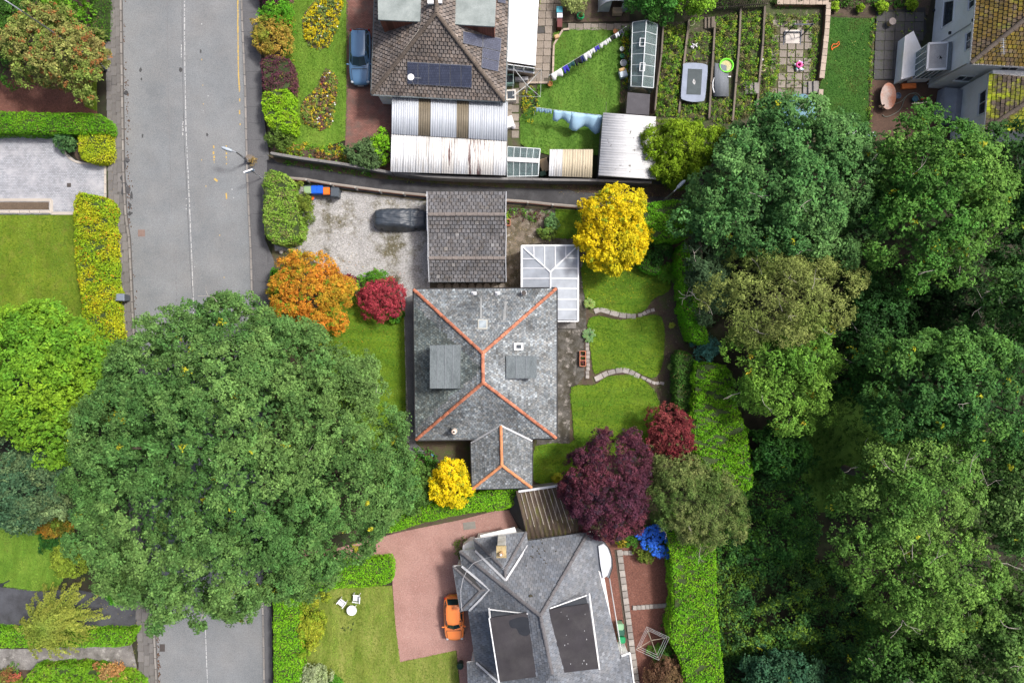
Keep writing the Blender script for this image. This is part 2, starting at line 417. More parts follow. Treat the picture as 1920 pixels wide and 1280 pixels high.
def cover(name, label, px, h, cols, dens=60, leaf=.14, tuft=.22, nleaf=8, cat=None, parent=None, base_z=.08, m=None, patch=1.5, n=0, zfun=None, asp=.55, hv=.8, var=.2):
    """leafy ground cover / planting over an outline"""
    px = smooth_poly(px, n) if n else px
    P = [W(x, y, base_z + h * .5) for x, y in px]; P2 = [(p.x, p.y) for p in P]
    x0, x1 = min(p[0] for p in P2), max(p[0] for p in P2); y0, y1 = min(p[1] for p in P2), max(p[1] for p in P2)
    nn = int((x1 - x0) * (y1 - y0) * dens / nleaf); x = rng.uniform(x0, x1, nn); y = rng.uniform(y0, y1, nn); ok = pip(x, y, P2); x, y = x[ok], y[ok]
    T = len(x); d = edge_dist(x, y, P2)
    z = base_z + h * np.clip(.45 + hv * .5 * sn(x, y, patch, int(x0 * 3)) + rng.uniform(-.2, .2, T), .02, 1.2) * np.clip(d / max(h * .6, .1), .25, 1)
    tp = np.stack([x, y, z], 1)
    ld = unit(rng.normal(size=(T * nleaf, 3)) + np.array([0, 0, .5]))
    lp = np.repeat(tp, nleaf, 0) + ld * tuft * rng.uniform(.2, 1, (T * nleaf, 1))
    ln = ld * .4 + np.array([0, 0, .7]) + rng.normal(size=lp.shape) * .4
    K = len(cols); f = (sn(x, y, patch, 9 + int(y0)) * .5 + .5) * K + rng.normal(size=T) * .7
    C = np.array(cols)[np.clip(f.astype(int), 0, K - 1)] * rng.normal(1, var, (T, 1)).clip(.4, 1.7)
    C = np.repeat(C, nleaf, 0) * rng.normal(1, var, (T * nleaf, 1)).clip(.5, 1.6)
    b = None if parent is not None else (float(np.mean(x)), float(np.mean(y)), 0)
    o = leafmesh(name, lp, ln, leaf, asp, C, parent, m, base=b, kind="stuff")
    if parent is None: tag(o, label, cat)
    return o

# ---- roofs
def tiles(mb, poly3, a, b, tw, th, thick, tint, jit=.012, gap=.008):
    a = Vector(a); b = Vector(b); p0, n = plane(poly3[0], poly3[1], poly3[2])
    u = (b - a).normalized(); v = n.cross(u)
    if v.z < 0: v = -v
    P = [((p - a).dot(u), (p - a).dot(v)) for p in poly3]
    if area2(P) < 0: P.reverse()
    x0, x1 = min(p[0] for p in P), max(p[0] for p in P); y0, y1 = min(p[1] for p in P), max(p[1] for p in P)
    row = 0; y = y0
    while y < y1:
        x = x0 - (tw / 2 if row % 2 else 0) - R.uniform(0, .02)
        while x < x1:
            q = clip_poly([(x + gap, y), (x + tw - gap, y), (x + tw - gap, y + th - gap * 1.3), (x + gap, y + th - gap * 1.3)], P)
            if len(q) > 2 and abs(area2(q)) > .002:
                j = R.uniform(-jit, jit); j2 = R.uniform(-jit, jit) * .6
                tp = [a + u * s + v * t + n * (thick * (1.15 - .9 * (t - y) / th) + j + j2 * (s - x) / tw) for s, t in q]
                lo = [a + u * s + v * t for s, t in q]; k = len(q)
                fs = [tuple(range(k))] + [(i, i + k, (i + 1) % k + k, (i + 1) % k) for i in range(k) if not (q[i][1] > y + th - 1e-4 and q[(i + 1) % k][1] > y + th - 1e-4)]
                c = a + u * (x + tw / 2) + v * (y + th / 2)
                mb.add(tp + lo, fs, tint(c))
            x += tw
        y += th; row += 1

def roof(root, planes, tw, th, thick, m, tint, deck=None, name="roof_tiles", gap=.011):
    """planes: list of (poly3, eave_a, eave_b)"""
    mb = MB(); dk = MB()
    for poly3, a, b in planes:
        p0, n = plane(poly3[0], poly3[1], poly3[2]); poly3 = [p - n * ((p - p0).dot(n)) for p in poly3]
        tiles(mb, poly3, a, b, tw, th, thick, tint, gap=gap); dk.prism([p - n * .01 for p in poly3], depth=.12, n=n)
    dk.obj("roof_deck", deck or DECK, root); return mb.obj(name, m, root, kind="stuff")

DECK = mat("roof_deck_felt", (.05, .05, .052))
def ridge_mesh(r, m, L=1.0):
    n = 6; v = []; f = []
    for i, x in enumerate((-.5, .5)):
        rr = r * (1.06 if i else .95)
        v += [(x * L, rr * math.cos(math.pi * q / n), rr * math.sin(math.pi * q / n) * .75) for q in range(n + 1)]
    k = n + 1
    f = [(q, q + 1, q + 1 + k, q + k) for q in range(n)] + [tuple(range(k - 1, -1, -1)), tuple(range(k, 2 * k))]
    return make_mesh("ridge_tile", v, f, [(1, 1, 1)] * len(v), m, False)
_rm = {}
def ridge(root, a, b, r, m, seg=.42, name="ridge_tile"):
    a = Vector(a); b = Vector(b); l = (b - a).length; n = max(1, round(l / seg)); d = (b - a) / n
    key = (round(r, 3), m.name)
    if key not in _rm: _rm[key] = ridge_mesh(r, m)
    q = d.to_track_quat('X', 'Z').to_matrix().to_4x4()
    for i in range(n):
        c = a + d * (i + .5) + Vector((R.uniform(-.01, .01), R.uniform(-.01, .01), R.uniform(0, .012)))
        piece(name, _rm[key], Matrix.Translation(c) @ q @ Matrix.Diagonal((d.length * .955, 1, 1, 1)), root)

def noise_tint(lo, hi, spots=0, spot=(1.6, 1.6, 1.6), patch=.15, sc=2.5, seed=1, warm=0, moss=None, pm=0):
    def f(c):
        p = float(sn(np.array([c.x]), np.array([c.y]), sc, seed)[0])
        k = R.uniform(lo, hi) * (1 + patch * p)
        if moss and R.random() < pm * max(0, .5 + p): return tuple(k * q for q in moss)
        if R.random() < spots: return tuple(k * q for q in spot)
        w = R.uniform(-warm, warm); return (k * (1 + w), k, k * (1 - w))
    return f

def corr(root, name, q, pitch, amp, m, along=None, tint=(1, 1, 1)):
    """corrugated sheet on the quad q = p00,p10,p11,p01 ; ridges run p00->p01"""
    p00, p10, p11, p01 = [Vector(x) for x in q]; n = (p10 - p00).cross(p01 - p00).normalized()
    if n.z < 0: n = -n
    w = (p10 - p00).length; k = max(4, int(w / pitch * 4)); v = []
    for t in (0, 1):
        for i in range(k + 1):
            a = i / k; c = (p00.lerp(p10, a)).lerp(p01.lerp(p11, a), t)
            v.append(c + n * (amp * math.sin(a * w / pitch * 2 * math.pi)))
    vb = [x - n * .012 for x in v]; K = 2 * (k + 1)
    f = [(i, i + 1, i + k + 2, i + k + 1) for i in range(k)] + [(K + i + k + 1, K + i + k + 2, K + i + 1, K + i) for i in range(k)]
    f += [(i + K, i + 1 + K, i + 1, i) for i in range(k)] + [(i + k + 1, i + k + 2, K + i + k + 2, K + i + k + 1) for i in range(k)]
    mb = MB(); mb.add(v + vb, f, tint); return mb.obj(name, m, root, True)

GLASS = mat("window_glass", (.035, .045, .055), rough=.08, var=.3, sc=3, finev=0, bump=0, spec=.7)
UPVC = mat("white_upvc", (.75, .76, .77), rough=.4, var=.03, finev=.03, bump=0)
def window(root, pts, n, nx=2, fw=.07, name="window", frame=None, glass=None):
    """pts 3D corners on a wall, n outward"""
    pts = [Vector(p) for p in pts]; c = sum(pts, Vector()) / 4
    mb = MB(); q = [p + n * .02 for p in pts]
    for i in range(4): mb.bar(q[i], q[(i + 1) % 4], .06, fw)
    for k in range(1, nx):
        mb.bar(q[0].lerp(q[1], k / nx), q[3].lerp(q[2], k / nx), .05, .05)
    fo = mb.obj(name, frame or UPVC, root)
    g = MB(); g.prism([p + n * .012 for p in pts], depth=.03, n=n); g.obj("pane", glass or GLASS, fo)
    s = MB(); s.bar(q[0] + n * .05 + (q[0] - q[1]).normalized() * .05, q[1] + n * .05 + (q[1] - q[0]).normalized() * .05, .12, .04); s.obj("sill", frame or UPVC, fo)
    return fo
# ================================================================ SETTING
M_ground = mat("woodland_soil", (.030, .026, .016), col2=(.025, .040, .012), c2sc=.5, var=.3)
M_road = mat("worn_asphalt", (.176, .188, .196), var=.11, sc=.35, fine=14, finev=.28, col2=(.150, .160, .168), c2sc=.4, c2w=.2, bump=.15, col3=(.205, .205, .203), c3sc=.25, c3w=.2)
M_pave = mat("grey_paving", (.155, .148, .143), var=.12, finev=.2, rnd=.16, col2=(.11, .10, .09), c2sc=1.2)
M_pavtar = mat("footpath_tarmac", (.115, .115, .12), var=.15, sc=.5, finev=.25, col2=(.085, .085, .09), c2sc=.6)
M_kerb = mat("kerb_stone", (.23, .215, .20), rnd=.18, finev=.25)
M_lane = mat("wet_lane_tarmac", (.022, .022, .025), rough=.6, var=.3, finev=.3, col2=(.045, .045, .048), c2sc=.5, spec=.4)
M_moss = mat("mossy_soil", (.085, .062, .042), col2=(.05, .065, .018), c2sc=1.2, var=.3, finev=.45, col3=(.16, .13, .10), c3sc=5, c3th=.66)
M_soil = mat("bare_soil", (.070, .050, .036), var=.3, finev=.5, col2=(.075, .052, .036), c2sc=1.5, col3=(.05, .07, .012), c3sc=2.5, c3th=.6)
def lawn(name, c, c2, st=(1, 1, 1), c3=None, th=.62): return mat(name, c, var=.16, sc=.45, fine=13, finev=.28, col2=c2, c2sc=.45, c2w=.22, bump=.5, bsc=25, stretch=st, spec=.15, col3=c3, c3sc=1.3, c3th=th, c3w=.12)
M_lawnA = lawn("lawn_grass_left", (.10, .16, .012), (.14, .185, .015), c3=(.16, .17, .03))
M_lawnB = lawn("lawn_grass_mown", (.080, .16, .010), (.125, .185, .012), (.5, 1.6, 1), c3=(.13, .165, .02), th=.66)
M_lawnC = lawn("lawn_grass_back", (.065, .15, .018), (.11, .20, .030), (2.2, .6, 1))
M_lawnD = lawn("lawn_grass_dry", (.125, .185, .022), (.225, .225, .065), (1.6, .5, 1), c3=(.08, .15, .012))
M_lawnE = lawn("dark_green_lawn", (.032, .095, .014), (.050, .12, .018))
M_lawnF = lawn("lawn_grass_front", (.095, .19, .018), (.14, .215, .030), (1.4, .5, 1), c3=(.07, .15, .015))
M_clear = lawn("clearing_grass", (.040, .095, .014), (.065, .13, .018))
M_gravel = mat("pale_gravel", (.30, .295, .285), var=.12, sc=.6, fine=9, finev=.42, col2=(.10, .09, .055), c2sc=.42, c2th=.555, c2w=.06, bump=.8, bsc=14, col3=(.45, .44, .42), c3sc=7, c3th=.62)
M_redg = mat("red_gravel", (.33, .195, .165), col2=(.28, .155, .13), c2sc=.35, c2w=.15, var=.10, sc=.5, fine=11, finev=.26, bump=.5, bsc=16, col3=(.37, .26, .23), c3sc=8, c3th=.62)
M_redd = mat("dark_red_gravel", (.135, .058, .042), var=.12, fine=10, finev=.4, bump=.5, bsc=16, col3=(.20, .11, .09), c3sc=8, c3th=.62)
M_redbrick = mat("red_block_paving", (.20, .095, .075), var=.2, sc=.8, finev=.2, brick=(.22, .11), col2=(.13, .085, .07), c2sc=.9)
M_greyblock = mat("grey_block_paving", (.31, .32, .345), var=.10, sc=.5, finev=.12, brick=(.2, .135), col2=(.36, .36, .38))
M_palekerb = mat("pale_edging", (.42, .38, .33), finev=.15, rnd=.1)
M_conc = mat("old_concrete", (.20, .19, .18), var=.2, finev=.3, col2=(.10, .095, .085), c2sc=.9, col3=(.30, .29, .27), c3sc=2.2, c3th=.6)
M_dconc = mat("dark_mossy_concrete", (.10, .095, .085), var=.25, finev=.4, col2=(.045, .04, .028), c2sc=1.1, c2th=.48, col3=(.26, .24, .22), c3sc=1.8, c3th=.60)
M_asph2 = mat("dark_drive_asphalt", (.075, .078, .088), var=.15, sc=.5, finev=.2, col2=(.05, .05, .055), rough=.6)
M_slab = mat("patio_slab", (.235, .205, .175), var=.15, finev=.25, rnd=.15, col2=(.15, .13, .10), c2sc=1.6)
M_dslab = mat("dark_patio_slab", (.075, .072, .075), var=.15, finev=.3, rnd=.12, col2=(.05, .055, .03), c2sc=1.4)
M_stone = mat("garden_stone", (.27, .25, .23), var=.2, finev=.3, rnd=.2)
M_timber = mat("weathered_timber", (.15, .125, .10), var=.25, finev=.4, rnd=.15)
M_gtimber = mat("grey_fence_timber", (.165, .16, .155), var=.2, finev=.35, rnd=.12, stretch=(.4, 3, 1))
M_white = mat("white_render", (.88, .88, .87), var=.06, finev=.07, col2=(.72, .71, .67), c2sc=.6)
M_cream = mat("cream_render", (.50, .45, .38), var=.1, finev=.15)
M_paint = mat("road_paint_white", (.42, .42, .42), var=.1, finev=.3)
M_yellow = mat("road_paint_yellow", (.48, .33, .09), var=.1, finev=.3)
M_tar = mat("tar_seam", (.10, .10, .105), finev=.3)
M_iron = mat("iron_cover", (.07, .06, .055), var=.2, finev=.3, rough=.6)
M_rust = mat("rusty_cover", (.20, .14, .12), finev=.3)
M_plain = mat("dark_plastic", (.03, .033, .038), var=.05, finev=.05, rough=.45, bump=0)
M_steel = mat("galvanised_steel", (.36, .38, .41), rough=.4, metal=.4, var=.08, finev=.08, bump=0)
M_lead = mat("grey_lead", (.15, .175, .185), var=.25, finev=.3, col2=(.075, .09, .095), c2sc=1.2, rough=.6, stretch=(1, .3, 1))
M_brickw = mat("brick_wall", (.27, .14, .09), brick=(.22, .075), finev=.2)

mb = MB(); mb.prism([(-260, -260, 0), (260, -260, 0), (260, 260, 0), (-260, 260, 0)], zb=-.5); mb.obj("ground", M_ground, kind="structure")
mb = MB(); mb.prism([(-600, -600, -.02), (600, -600, -.02), (600, 600, -.02), (-600, 600, -.02)], zb=-1); mb.obj("far_ground", M_ground, kind="structure")

KL = [(222, -700), (228, -60), (229, 0), (232, 200), (234, 320), (238, 400), (245, 450), (252, 600), (272, 880), (291, 1170), (297, 1300), (310, 1900)]
KR = [(440, -700), (450, -60), (451, 0), (458, 160), (462, 330), (469, 480), (471, 560), (482, 860), (492, 1170), (494, 1300), (506, 1900)]
PL = [(186, -700), (192, -60), (195, 0), (200, 200), (202, 330), (205, 450), (213, 560), (218, 660), (236, 880), (256, 1170), (262, 1300), (275, 1900)]
PR = [(478, -700), (484, -60), (486, 0), (492, 200), (504, 290), (498, 330), (497, 450), (514, 490), (509, 560), (508, 860), (509, 1130), (511, 1300), (520, 1900)]
road = surf("road", KL + KR[::-1], .015, M_road)
def at_y(line, y):
    for a, b in zip(line, line[1:]):
        if a[1] <= y <= b[1]: return a[0] + (b[0] - a[0]) * (y - a[1]) / (b[1] - a[1])
    return line[-1][0]
# footpaths: bed of dark joints with the slabs and kerb stones on it
lp_ = surf("left_footpath", PL + [(x + .1, y) for x, y in KL[::-1]], .08, mat("joint_soil", (.085, .08, .075), finev=.3))
rp_ = surf("right_footpath", [(x, y) for x, y in KR] + PR[::-1], .085, M_pavtar)
y = -40.0
while y < 1320:
    for side, K in ((-1, KL), (1, KR)):
        if 590 < y < 1150 and side < 0 and y > 700: pass
        L_ = 20.2; a = W(at_y(K, y) + side * 2.0, y + .5, 0); b = W(at_y(K, y + L_) + side * 2.0, y + L_ - .5, 0)
        d = b - a; c = (a + b) / 2
        if not (690 < y < 1110): block("kerb_stone", (c.x, c.y, .06), (.15, d.length - .02, .13), M_kerb, lp_ if side < 0 else rp_, rz=math.atan2(d.y, d.x) - math.pi / 2, tilt=.01)
    y += 20.2
y = -30.0
while y < 1320:
    l = R.uniform(15, 24)
    if not (680 < y < 1110):
        xa, xb = at_y(PL, y) + 1, at_y(KL, y) - 4.5; cuts = [0, .36 + R.uniform(-.04, .04), .70 + R.uniform(-.05, .05), 1]
        for k in range(3):
            x0, x1 = xa + (xb - xa) * cuts[k], xa + (xb - xa) * cuts[k + 1]; off = (0, 7, 3)[k]
            a = W((x0 + x1) / 2, y + l / 2 + off, 0)
            block("paving_slab", (a.x, a.y, .065), ((x1 - x0) / S - .022, l / S - .022, .07), M_pave, lp_, rz=-.045, tilt=.006)
    y += l
y = -30.0
while y < 1320:                                      # a sparser row of flags on the right-hand footpath
    l = R.uniform(26, 40)
    if not (560 < y < 1110):
        xa, xb = at_y(KR, y) + 5, at_y(PR, y) - 1
        a = W((xa + xb) / 2, y + l / 2, 0)
        block("paving_slab", (a.x, a.y, .070), ((xb - xa) / S - .03, l / S - .03, .07), M_pavtar, rp_, rz=-.03, tilt=.004)
    y += l

# road markings, seams, covers: thin sheets above the asphalt
def strip(name, pts, w, z, m, parent, dash=None, wob=.0):
    mb = MB(); P = [W(x, y, 0) for x, y in pts]
    for a, b in zip(P, P[1:]):
        L_ = (b - a).length; u = (b - a) / L_; s = 0
        n = Vector((-u.y, u.x, 0))
        while s < L_:
            l = min(R.uniform(*dash[:2]) if dash else .6, L_ - s); c0 = a + u * s; c1 = a + u * (s + l)
            ww = w * R.uniform(.6, 1.1) if (dash or wob) else w; o = n * R.uniform(-wob, wob)
            mb.prism([(c0 + o - n * ww / 2) + Vector((0, 0, z)), (c0 + o + n * ww / 2) + Vector((0, 0, z)), (c1 + o + n * ww / 2) + Vector((0, 0, z)), (c1 + o - n * ww / 2) + Vector((0, 0, z))], depth=.003)
            s += l + (R.uniform(*dash[2:]) if dash else 0)
    return mb.obj(name, m, parent)
strip("centre_line", [(346, -60), (346, 60), (347, 140), (349, 250), (353, 330), (357, 420), (361, 520), (385, 1180), (391, 1330)], .075, .0225, M_paint, road, dash=(.10, .55, .03, .14), wob=.012)
strip("centre_line_dash", [(340, 84), (340, 108)], .09, .0225, M_paint, road, dash=(.1, .3, .04, .1), wob=.02)
strip("centre_line_dash", [(343, 228), (343, 256)], .09, .0225, M_paint, road, dash=(.1, .3, .04, .15), wob=.02)
strip("centre_line_dash", [(349, 372), (349, 398)], .09, .0225, M_paint, road, dash=(.05, .1, .2, .5), wob=.02)
strip("tar_seam", [(341, -60), (342, 120), (345, 260), (349, 330), (355, 470), (361, 560)], .05, .0185, M_tar, road, wob=.008)
strip("tar_seam", [(313, -60), (314, 130), (318, 260), (322, 400)], .05, .0185, mat("tar_faint", (.155, .155, .16)), road, wob=.012)
strip("tar_seam", [(330, 470), (331, 590)], .10, .0185, mat("tar_faint2", (.16, .16, .165)), road, dash=(.1, .3, .1, .3), wob=.03)
strip("yellow_line", [(446, -60), (446, 60), (447, 130), (449, 172)], .13, .0225, M_yellow, road, dash=(.15, .6, .01, .06), wob=.01)
strip("yellow_line", [(449, 185), (450, 235)], .11, .0225, M_yellow, road, dash=(.2, .5, .2, .8), wob=.02)
strip("yellow_mark", [(400, 273), (402, 305)], .14, .0225, M_yellow, road, dash=(.06, .25, .08, .3), wob=.03)
strip("yellow_mark", [(424, 273), (425, 310)], .11, .0225, M_yellow, road, dash=(.05, .2, .08, .25), wob=.03)
strip("yellow_mark", [(424, 362), (425, 373)], .12, .0225, M_yellow, road)
strip("yellow_mark", [(402, 335), (408, 340)], .16, .0225, M_yellow, road)
for x, y in ((378, 45), (378, 112), (380, 160), (381, 195), (381, 208), (386, 349), (438, 371), (412, 441), (378, 300), (435, 355), (390, 180), (365, 500), (420, 520)):
    a = W(x, y, .0205); mb = MB(); mb.box(a, (.06, R.uniform(.05, .14), .004)); mb.obj("paint_fleck", R.choice((M_paint, M_yellow)), road)
for x, y, s in ((263, 131, .3), (265, 148, .16), (267, 255, .2), (338, 130, .3), (376, 96, .2), (388, 253, .2)):
    mb = MB(); mb.prism([W(px, py, .0195) for px, py in ell(x, y, s * 11, s * 16, 9, .4)], depth=.003); mb.obj("oil_stain", mat("oil_stain", (.06, .06, .062)), road)
for x, y, w, h, m in ((265, 437, 13, 13, M_rust), (304, 1214, 10, 14, M_iron), (405, 560, 9, 9, M_iron)):
    a = W(x, y, .022); block("manhole_cover", a, (w / S, h / S, .012), m, road)
mb = MB()
for i in range(260):                                  # leaf litter and grime along the left gutter
    y = R.choice((R.uniform(0, 620), R.uniform(150, 420), R.uniform(1160, 1280))); x = at_y(KL, y) + R.gauss(3.2, 1.6) * (2 if 150 < y < 300 or 320 < y < 400 else 1)
    a = W(x, y, .021); r = R.uniform(.02, .07); mb.prism([(a.x + r * math.cos(t) * R.uniform(.6, 1.3), a.y + r * math.sin(t) * R.uniform(.8, 1.8), .021 + i * .00001) for t in (0, 1.2, 2.5, 3.8, 5)], depth=.004)
mb.obj("gutter_litter", mat("leaf_litter", (.085, .045, .025), finev=.5), road, kind="stuff")
mb = MB()
for x, y in ((233, 345), (229, 360), (234, 378), (243, 385), (246, 366), (240, 355), (230, 335), (244, 400), (236, 175), (233, 310), (238, 300)):
    mb.prism([W(px, py, .0245 if px > at_y(KL, py) + 2 else .104) for px, py in ell(x, y, R.uniform(2, 5), R.uniform(4, 9), 9, .45)], depth=.003)
mb.obj("damp_patch", mat("damp_grime", (.055, .055, .058), finev=.4), road)

lane = surf("lane", [(494, 300), (520, 298), (600, 310), (700, 328), (850, 340), (1100, 346), (1260, 338), (1310, 320), (1330, 372), (1290, 384), (1165, 388), (1050, 388), (950, 382), (800, 374), (640, 354), (545, 336), (498, 328)], .10, M_lane)
surf("lane_verge", [(500, 290), (600, 306), (740, 326), (900, 336), (1225, 338), (1225, 352), (1100, 356), (950, 352), (850, 346), (700, 334), (600, 318), (520, 304)], .115, M_moss)
surf("lane_soil", [(1040, 346), (1180, 342), (1295, 350), (1295, 372), (1180, 366), (1080, 360)], .118, M_soil)

# ---- left-hand gardens
surf("gravel_bed", [(-200, 148), (180, 150), (181, 214), (-200, 214)], .07, M_redd)
surf("lawn", [(150, 172), (180, 150), (181, 208), (160, 200)], .085, M_lawnA)
surf("soil", [(-300, -100), (190, -100), (190, 152), (-300, 152)], .05, M_soil)
gb = surf("block_drive", [(-300, 248), (110, 250), (122, 285), (140, 300), (165, 306), (198, 308), (199, 402), (90, 402), (-300, 402)], .09, M_greyblock)
surf("soil", [(108, 248), (196, 240), (198, 305), (150, 306)], .06, M_soil)
ed = smooth_poly([(112, 252), (116, 275), (130, 296), (152, 306), (196, 310)], 3, False)
for a, b in zip(ed, ed[1:]): barpiece("edging_block", W(*a, .11), W(*b, .11), .17, .1, M_palekerb, gb)
for i in range(5): barpiece("edging_block", W(197, 310 + i * 18, .105), W(197, 327 + i * 18, .105), .16, .09, M_palekerb, gb)
for a, b in (((-20, 375), (96, 375)), ((96, 375), (96, 400)), ((96, 400), (140, 400)), ((-20, 254), (108, 252))): barpiece("edging_block", W(*a, .11), W(*b, .11), .26, .1, M_palekerb, gb)
polypiece("planting_bed", [(-20, 379), (91, 379), (91, 393), (-20, 393)], .12, .1, mat("bark_mulch", (.11, .08, .055), finev=.5), gb)
for i in range(6): barpiece("edging_stone", W(-20 + i * 19, 397, .16), W(-2 + i * 19, 397, .16), .26, .14, M_palekerb, gb)
block("manhole_cover", W(129, 347, .10), (.34, .34, .02), M_iron, gb)
surf("lawn", [(-300, 403), (152, 403), (160, 640), (140, 700), (-300, 700)], .10, M_lawnA)
surf("lawn", [(-300, 960), (60, 960), (115, 985), (130, 1040), (110, 1098), (60, 1107), (0, 1098), (-300, 1080)], .10, M_lawnF, n=2)
surf("drive", [(-300, 1090), (0, 1100), (70, 1108), (140, 1105), (240, 1122), (255, 1122), (256, 1182), (-300, 1182)], .095, M_asph2)
surf("drive", [(-300, 1216), (60, 1216), (245, 1205), (256, 1252), (100, 1255), (-300, 1256)], .09, M_conc)
surf("soil", [(-300, 1256), (262, 1252), (270, 1700), (-300, 1700)], .06, M_soil)
surf("lawn", [(-300, 1268), (40, 1266), (60, 1300), (60, 1700), (-300, 1700)], .09, M_lawnA)
for a, b in (((0, 0), 0),): pass

# ---- upper middle garden
surf("lawn", [(540, -300), (652, -300), (651, 60), (650, 180), (647, 262), (600, 280), (545, 282), (520, 260), (530, 100)], .10, M_lawnF)
surf("soil", [(486, -300), (548, -300), (546, 270), (740, 300), (740, 326), (600, 306), (508, 290), (496, 200)], .07, M_soil)
bd = surf("brick_drive", [(653, -300), (735, -300), (740, 330), (668, 320), (648, 280), (650, 180)], .09, M_redbrick)
strip("brick_edging", [(651, -100), (651, 180), (648, 276)], .09, .12, mat("edging_brick", (.12, .07, .06)), bd)
surf("patio_bed", [(735, -300), (1060, -300), (1042, 60), (1032, 165), (985, 180), (975, 285), (1000, 335), (735, 335)], .065, mat("patio_joint_soil", (.07, .06, .04), finev=.4, col2=(.05, .08, .015)))
patio = surf("patio", [(1005, -60), (1042, -60), (1034, 160), (1003, 160)], .075, mat("patio_bedding", (.09, .08, .06), finev=.4))
for r in range(18):
    for c in range(2 if r > 4 else 3):
        y = -28 + r * 14.0; x = 1019 - (r - 2) * .9 + c * 14.0 - 1
        if y > 150: continue
        a = W(x, y, .10); block("patio_slab", a, (.60, .60, .06), M_dslab if (r, c) == (6, 0) else M_slab, patio, rz=.06, tilt=.008)
for i in range(10):
    a = W(1072 + i * 14.4, 50 + (i % 2), .10); block("patio_slab", a, (.62, .55, .06), M_slab, patio, tilt=.01)
for x, y in ((985, 150), (999, 150), (1013, 150), (966, 172), (966, 188), (966, 204), (966, 220), (980, 160), (966, 236), (966, 252), (953, 200), (953, 214)):
    block("patio_slab", W(x, y, .10), (.60, .60, .06), M_slab, patio, tilt=.01)
surf("lawn", [(1038, 62), (1060, 55), (1130, 53), (1165, 58), (1162, 215), (1140, 290), (1035, 292), (1000, 282), (976, 270), (975, 222), (985, 205), (1008, 200), (1008, 158), (1034, 156), (1036, 92)], .11, M_lawnC)
surf("soil", [(1165, 50), (1240, 30), (1232, 215), (1160, 220)], .07, M_moss)
surf("soil", [(1050, -60), (1180, -60), (1180, 40), (1050, 42)], .075, M_soil)

# ---- terraces and right-hand gardens
surf("terrace_soil", [(1228, -100), (1640, -100), (1640, 280), (1228, 280)], .06, mat("overgrown_soil", (.055, .05, .03), var=.3, finev=.5, col2=(.04, .07, .012), c2sc=.9, col3=(.15, .12, .10), c3sc=4, c3th=.62))
surf("lawn", [(1550, 32), (1640, 36), (1628, 150), (1630, 245), (1600, 270), (1530, 262), (1534, 172), (1541, 150), (1549, 80)], .12, M_lawnE)
surf("soil", [(1545, -60), (1760, -60), (1740, 28), (1645, 34), (1548, 30)], .08, M_soil)
surf("soil", [(1632, 148), (1730, 148), (1820, 150), (1820, 300), (1625, 300)], .09, mat("brown_bark_bed", (.085, .05, .035), var=.2, finev=.3))
dp = surf("dark_patio", [(1648, 20), (1735, 14), (1738, 60), (1695, 152), (1640, 150), (1641, 80)], .10, mat("dark_joint", (.03, .03, .03)))
for r in range(7):
    for c in range(6):
        x = 1652 + c * 18 - r * .8; y = 32 + r * 18
        if x > 1732 - max(0, r - 1.5) * 8: continue
        block("patio_slab", W(x, y, .13), (.79, .79, .06), M_dslab, dp, tilt=.006)

# ---- house garden
surf("garden_soil", [(520, 344), (800, 374), (950, 382), (1290, 386), (1300, 480), (1305, 700), (1300, 860), (1230, 1000), (980, 1000), (700, 1000), (510, 1000), (510, 480)], .05, M_moss)
surf("gravel_drive", [(508, 352), (530, 346), (640, 358), (805, 378), (812, 545), (778, 548), (770, 700), (775, 830), (762, 830), (755, 700), (757, 600), (745, 520), (660, 520), (610, 505), (560, 470), (515, 470)], .075, M_gravel)
surf("side_path", [(757, 560), (777, 552), (779, 830), (800, 850), (768, 850), (762, 700)], .082, mat("grey_chippings", (.13, .13, .135), fine=12, finev=.3))
surf("lawn", [(598, 520), (680, 560), (757, 590), (760, 700), (762, 860), (700, 900), (590, 700)], .10, M_lawnB)
surf("yard", [(948, 390), (1090, 394), (1098, 520), (1100, 700), (1070, 735), (1068, 830), (1005, 836), (1040, 620), (950, 545), (820, 545), (806, 530), (948, 528)], .085, M_dconc)
surf("patch_path", [(948, 395), (1035, 395), (1035, 452), (975, 460), (975, 548), (810, 548), (808, 530), (946, 526)], .092, mat("stained_path", (.17, .14, .11), var=.25, finev=.45, col2=(.07, .06, .035), c2sc=1.4, c2th=.5, col3=(.42, .40, .36), c3sc=2.5, c3th=.64)) 
surf("lawn", [(1042, 392), (1092, 394), (1092, 448), (1038, 446)], .11, M_lawnB)
surf("lawn", [(1098, 478), (1210, 478), (1256, 528), (1250, 548), (1225, 560), (1210, 580), (1180, 588), (1120, 576), (1100, 570)], .12, M_lawnB, n=3)
surf("lawn", [(1102, 605), (1122, 592), (1165, 600), (1225, 590), (1243, 602), (1246, 640), (1240, 690), (1222, 708), (1180, 692), (1135, 692), (1115, 700), (1108, 660)], .12, M_lawnB, n=3)
surf("lawn", [(1072, 726), (1114, 722), (1140, 706), (1190, 704), (1225, 730), (1238, 770), (1225, 820), (1180, 850), (1110, 850), (1080, 832), (1074, 780)], .12, M_lawnB, n=3)
surf("lawn", [(1004, 836), (1068, 832), (1080, 820), (1120, 830), (1120, 880), (1060, 908), (1002, 902)], .115, M_lawnB, n=2)
sp1 = surf("stone_path", [(1108, 582), (1130, 578), (1170, 587), (1205, 586), (1225, 575), (1238, 582), (1222, 590), (1165, 599), (1122, 590)], .10, M_soil)
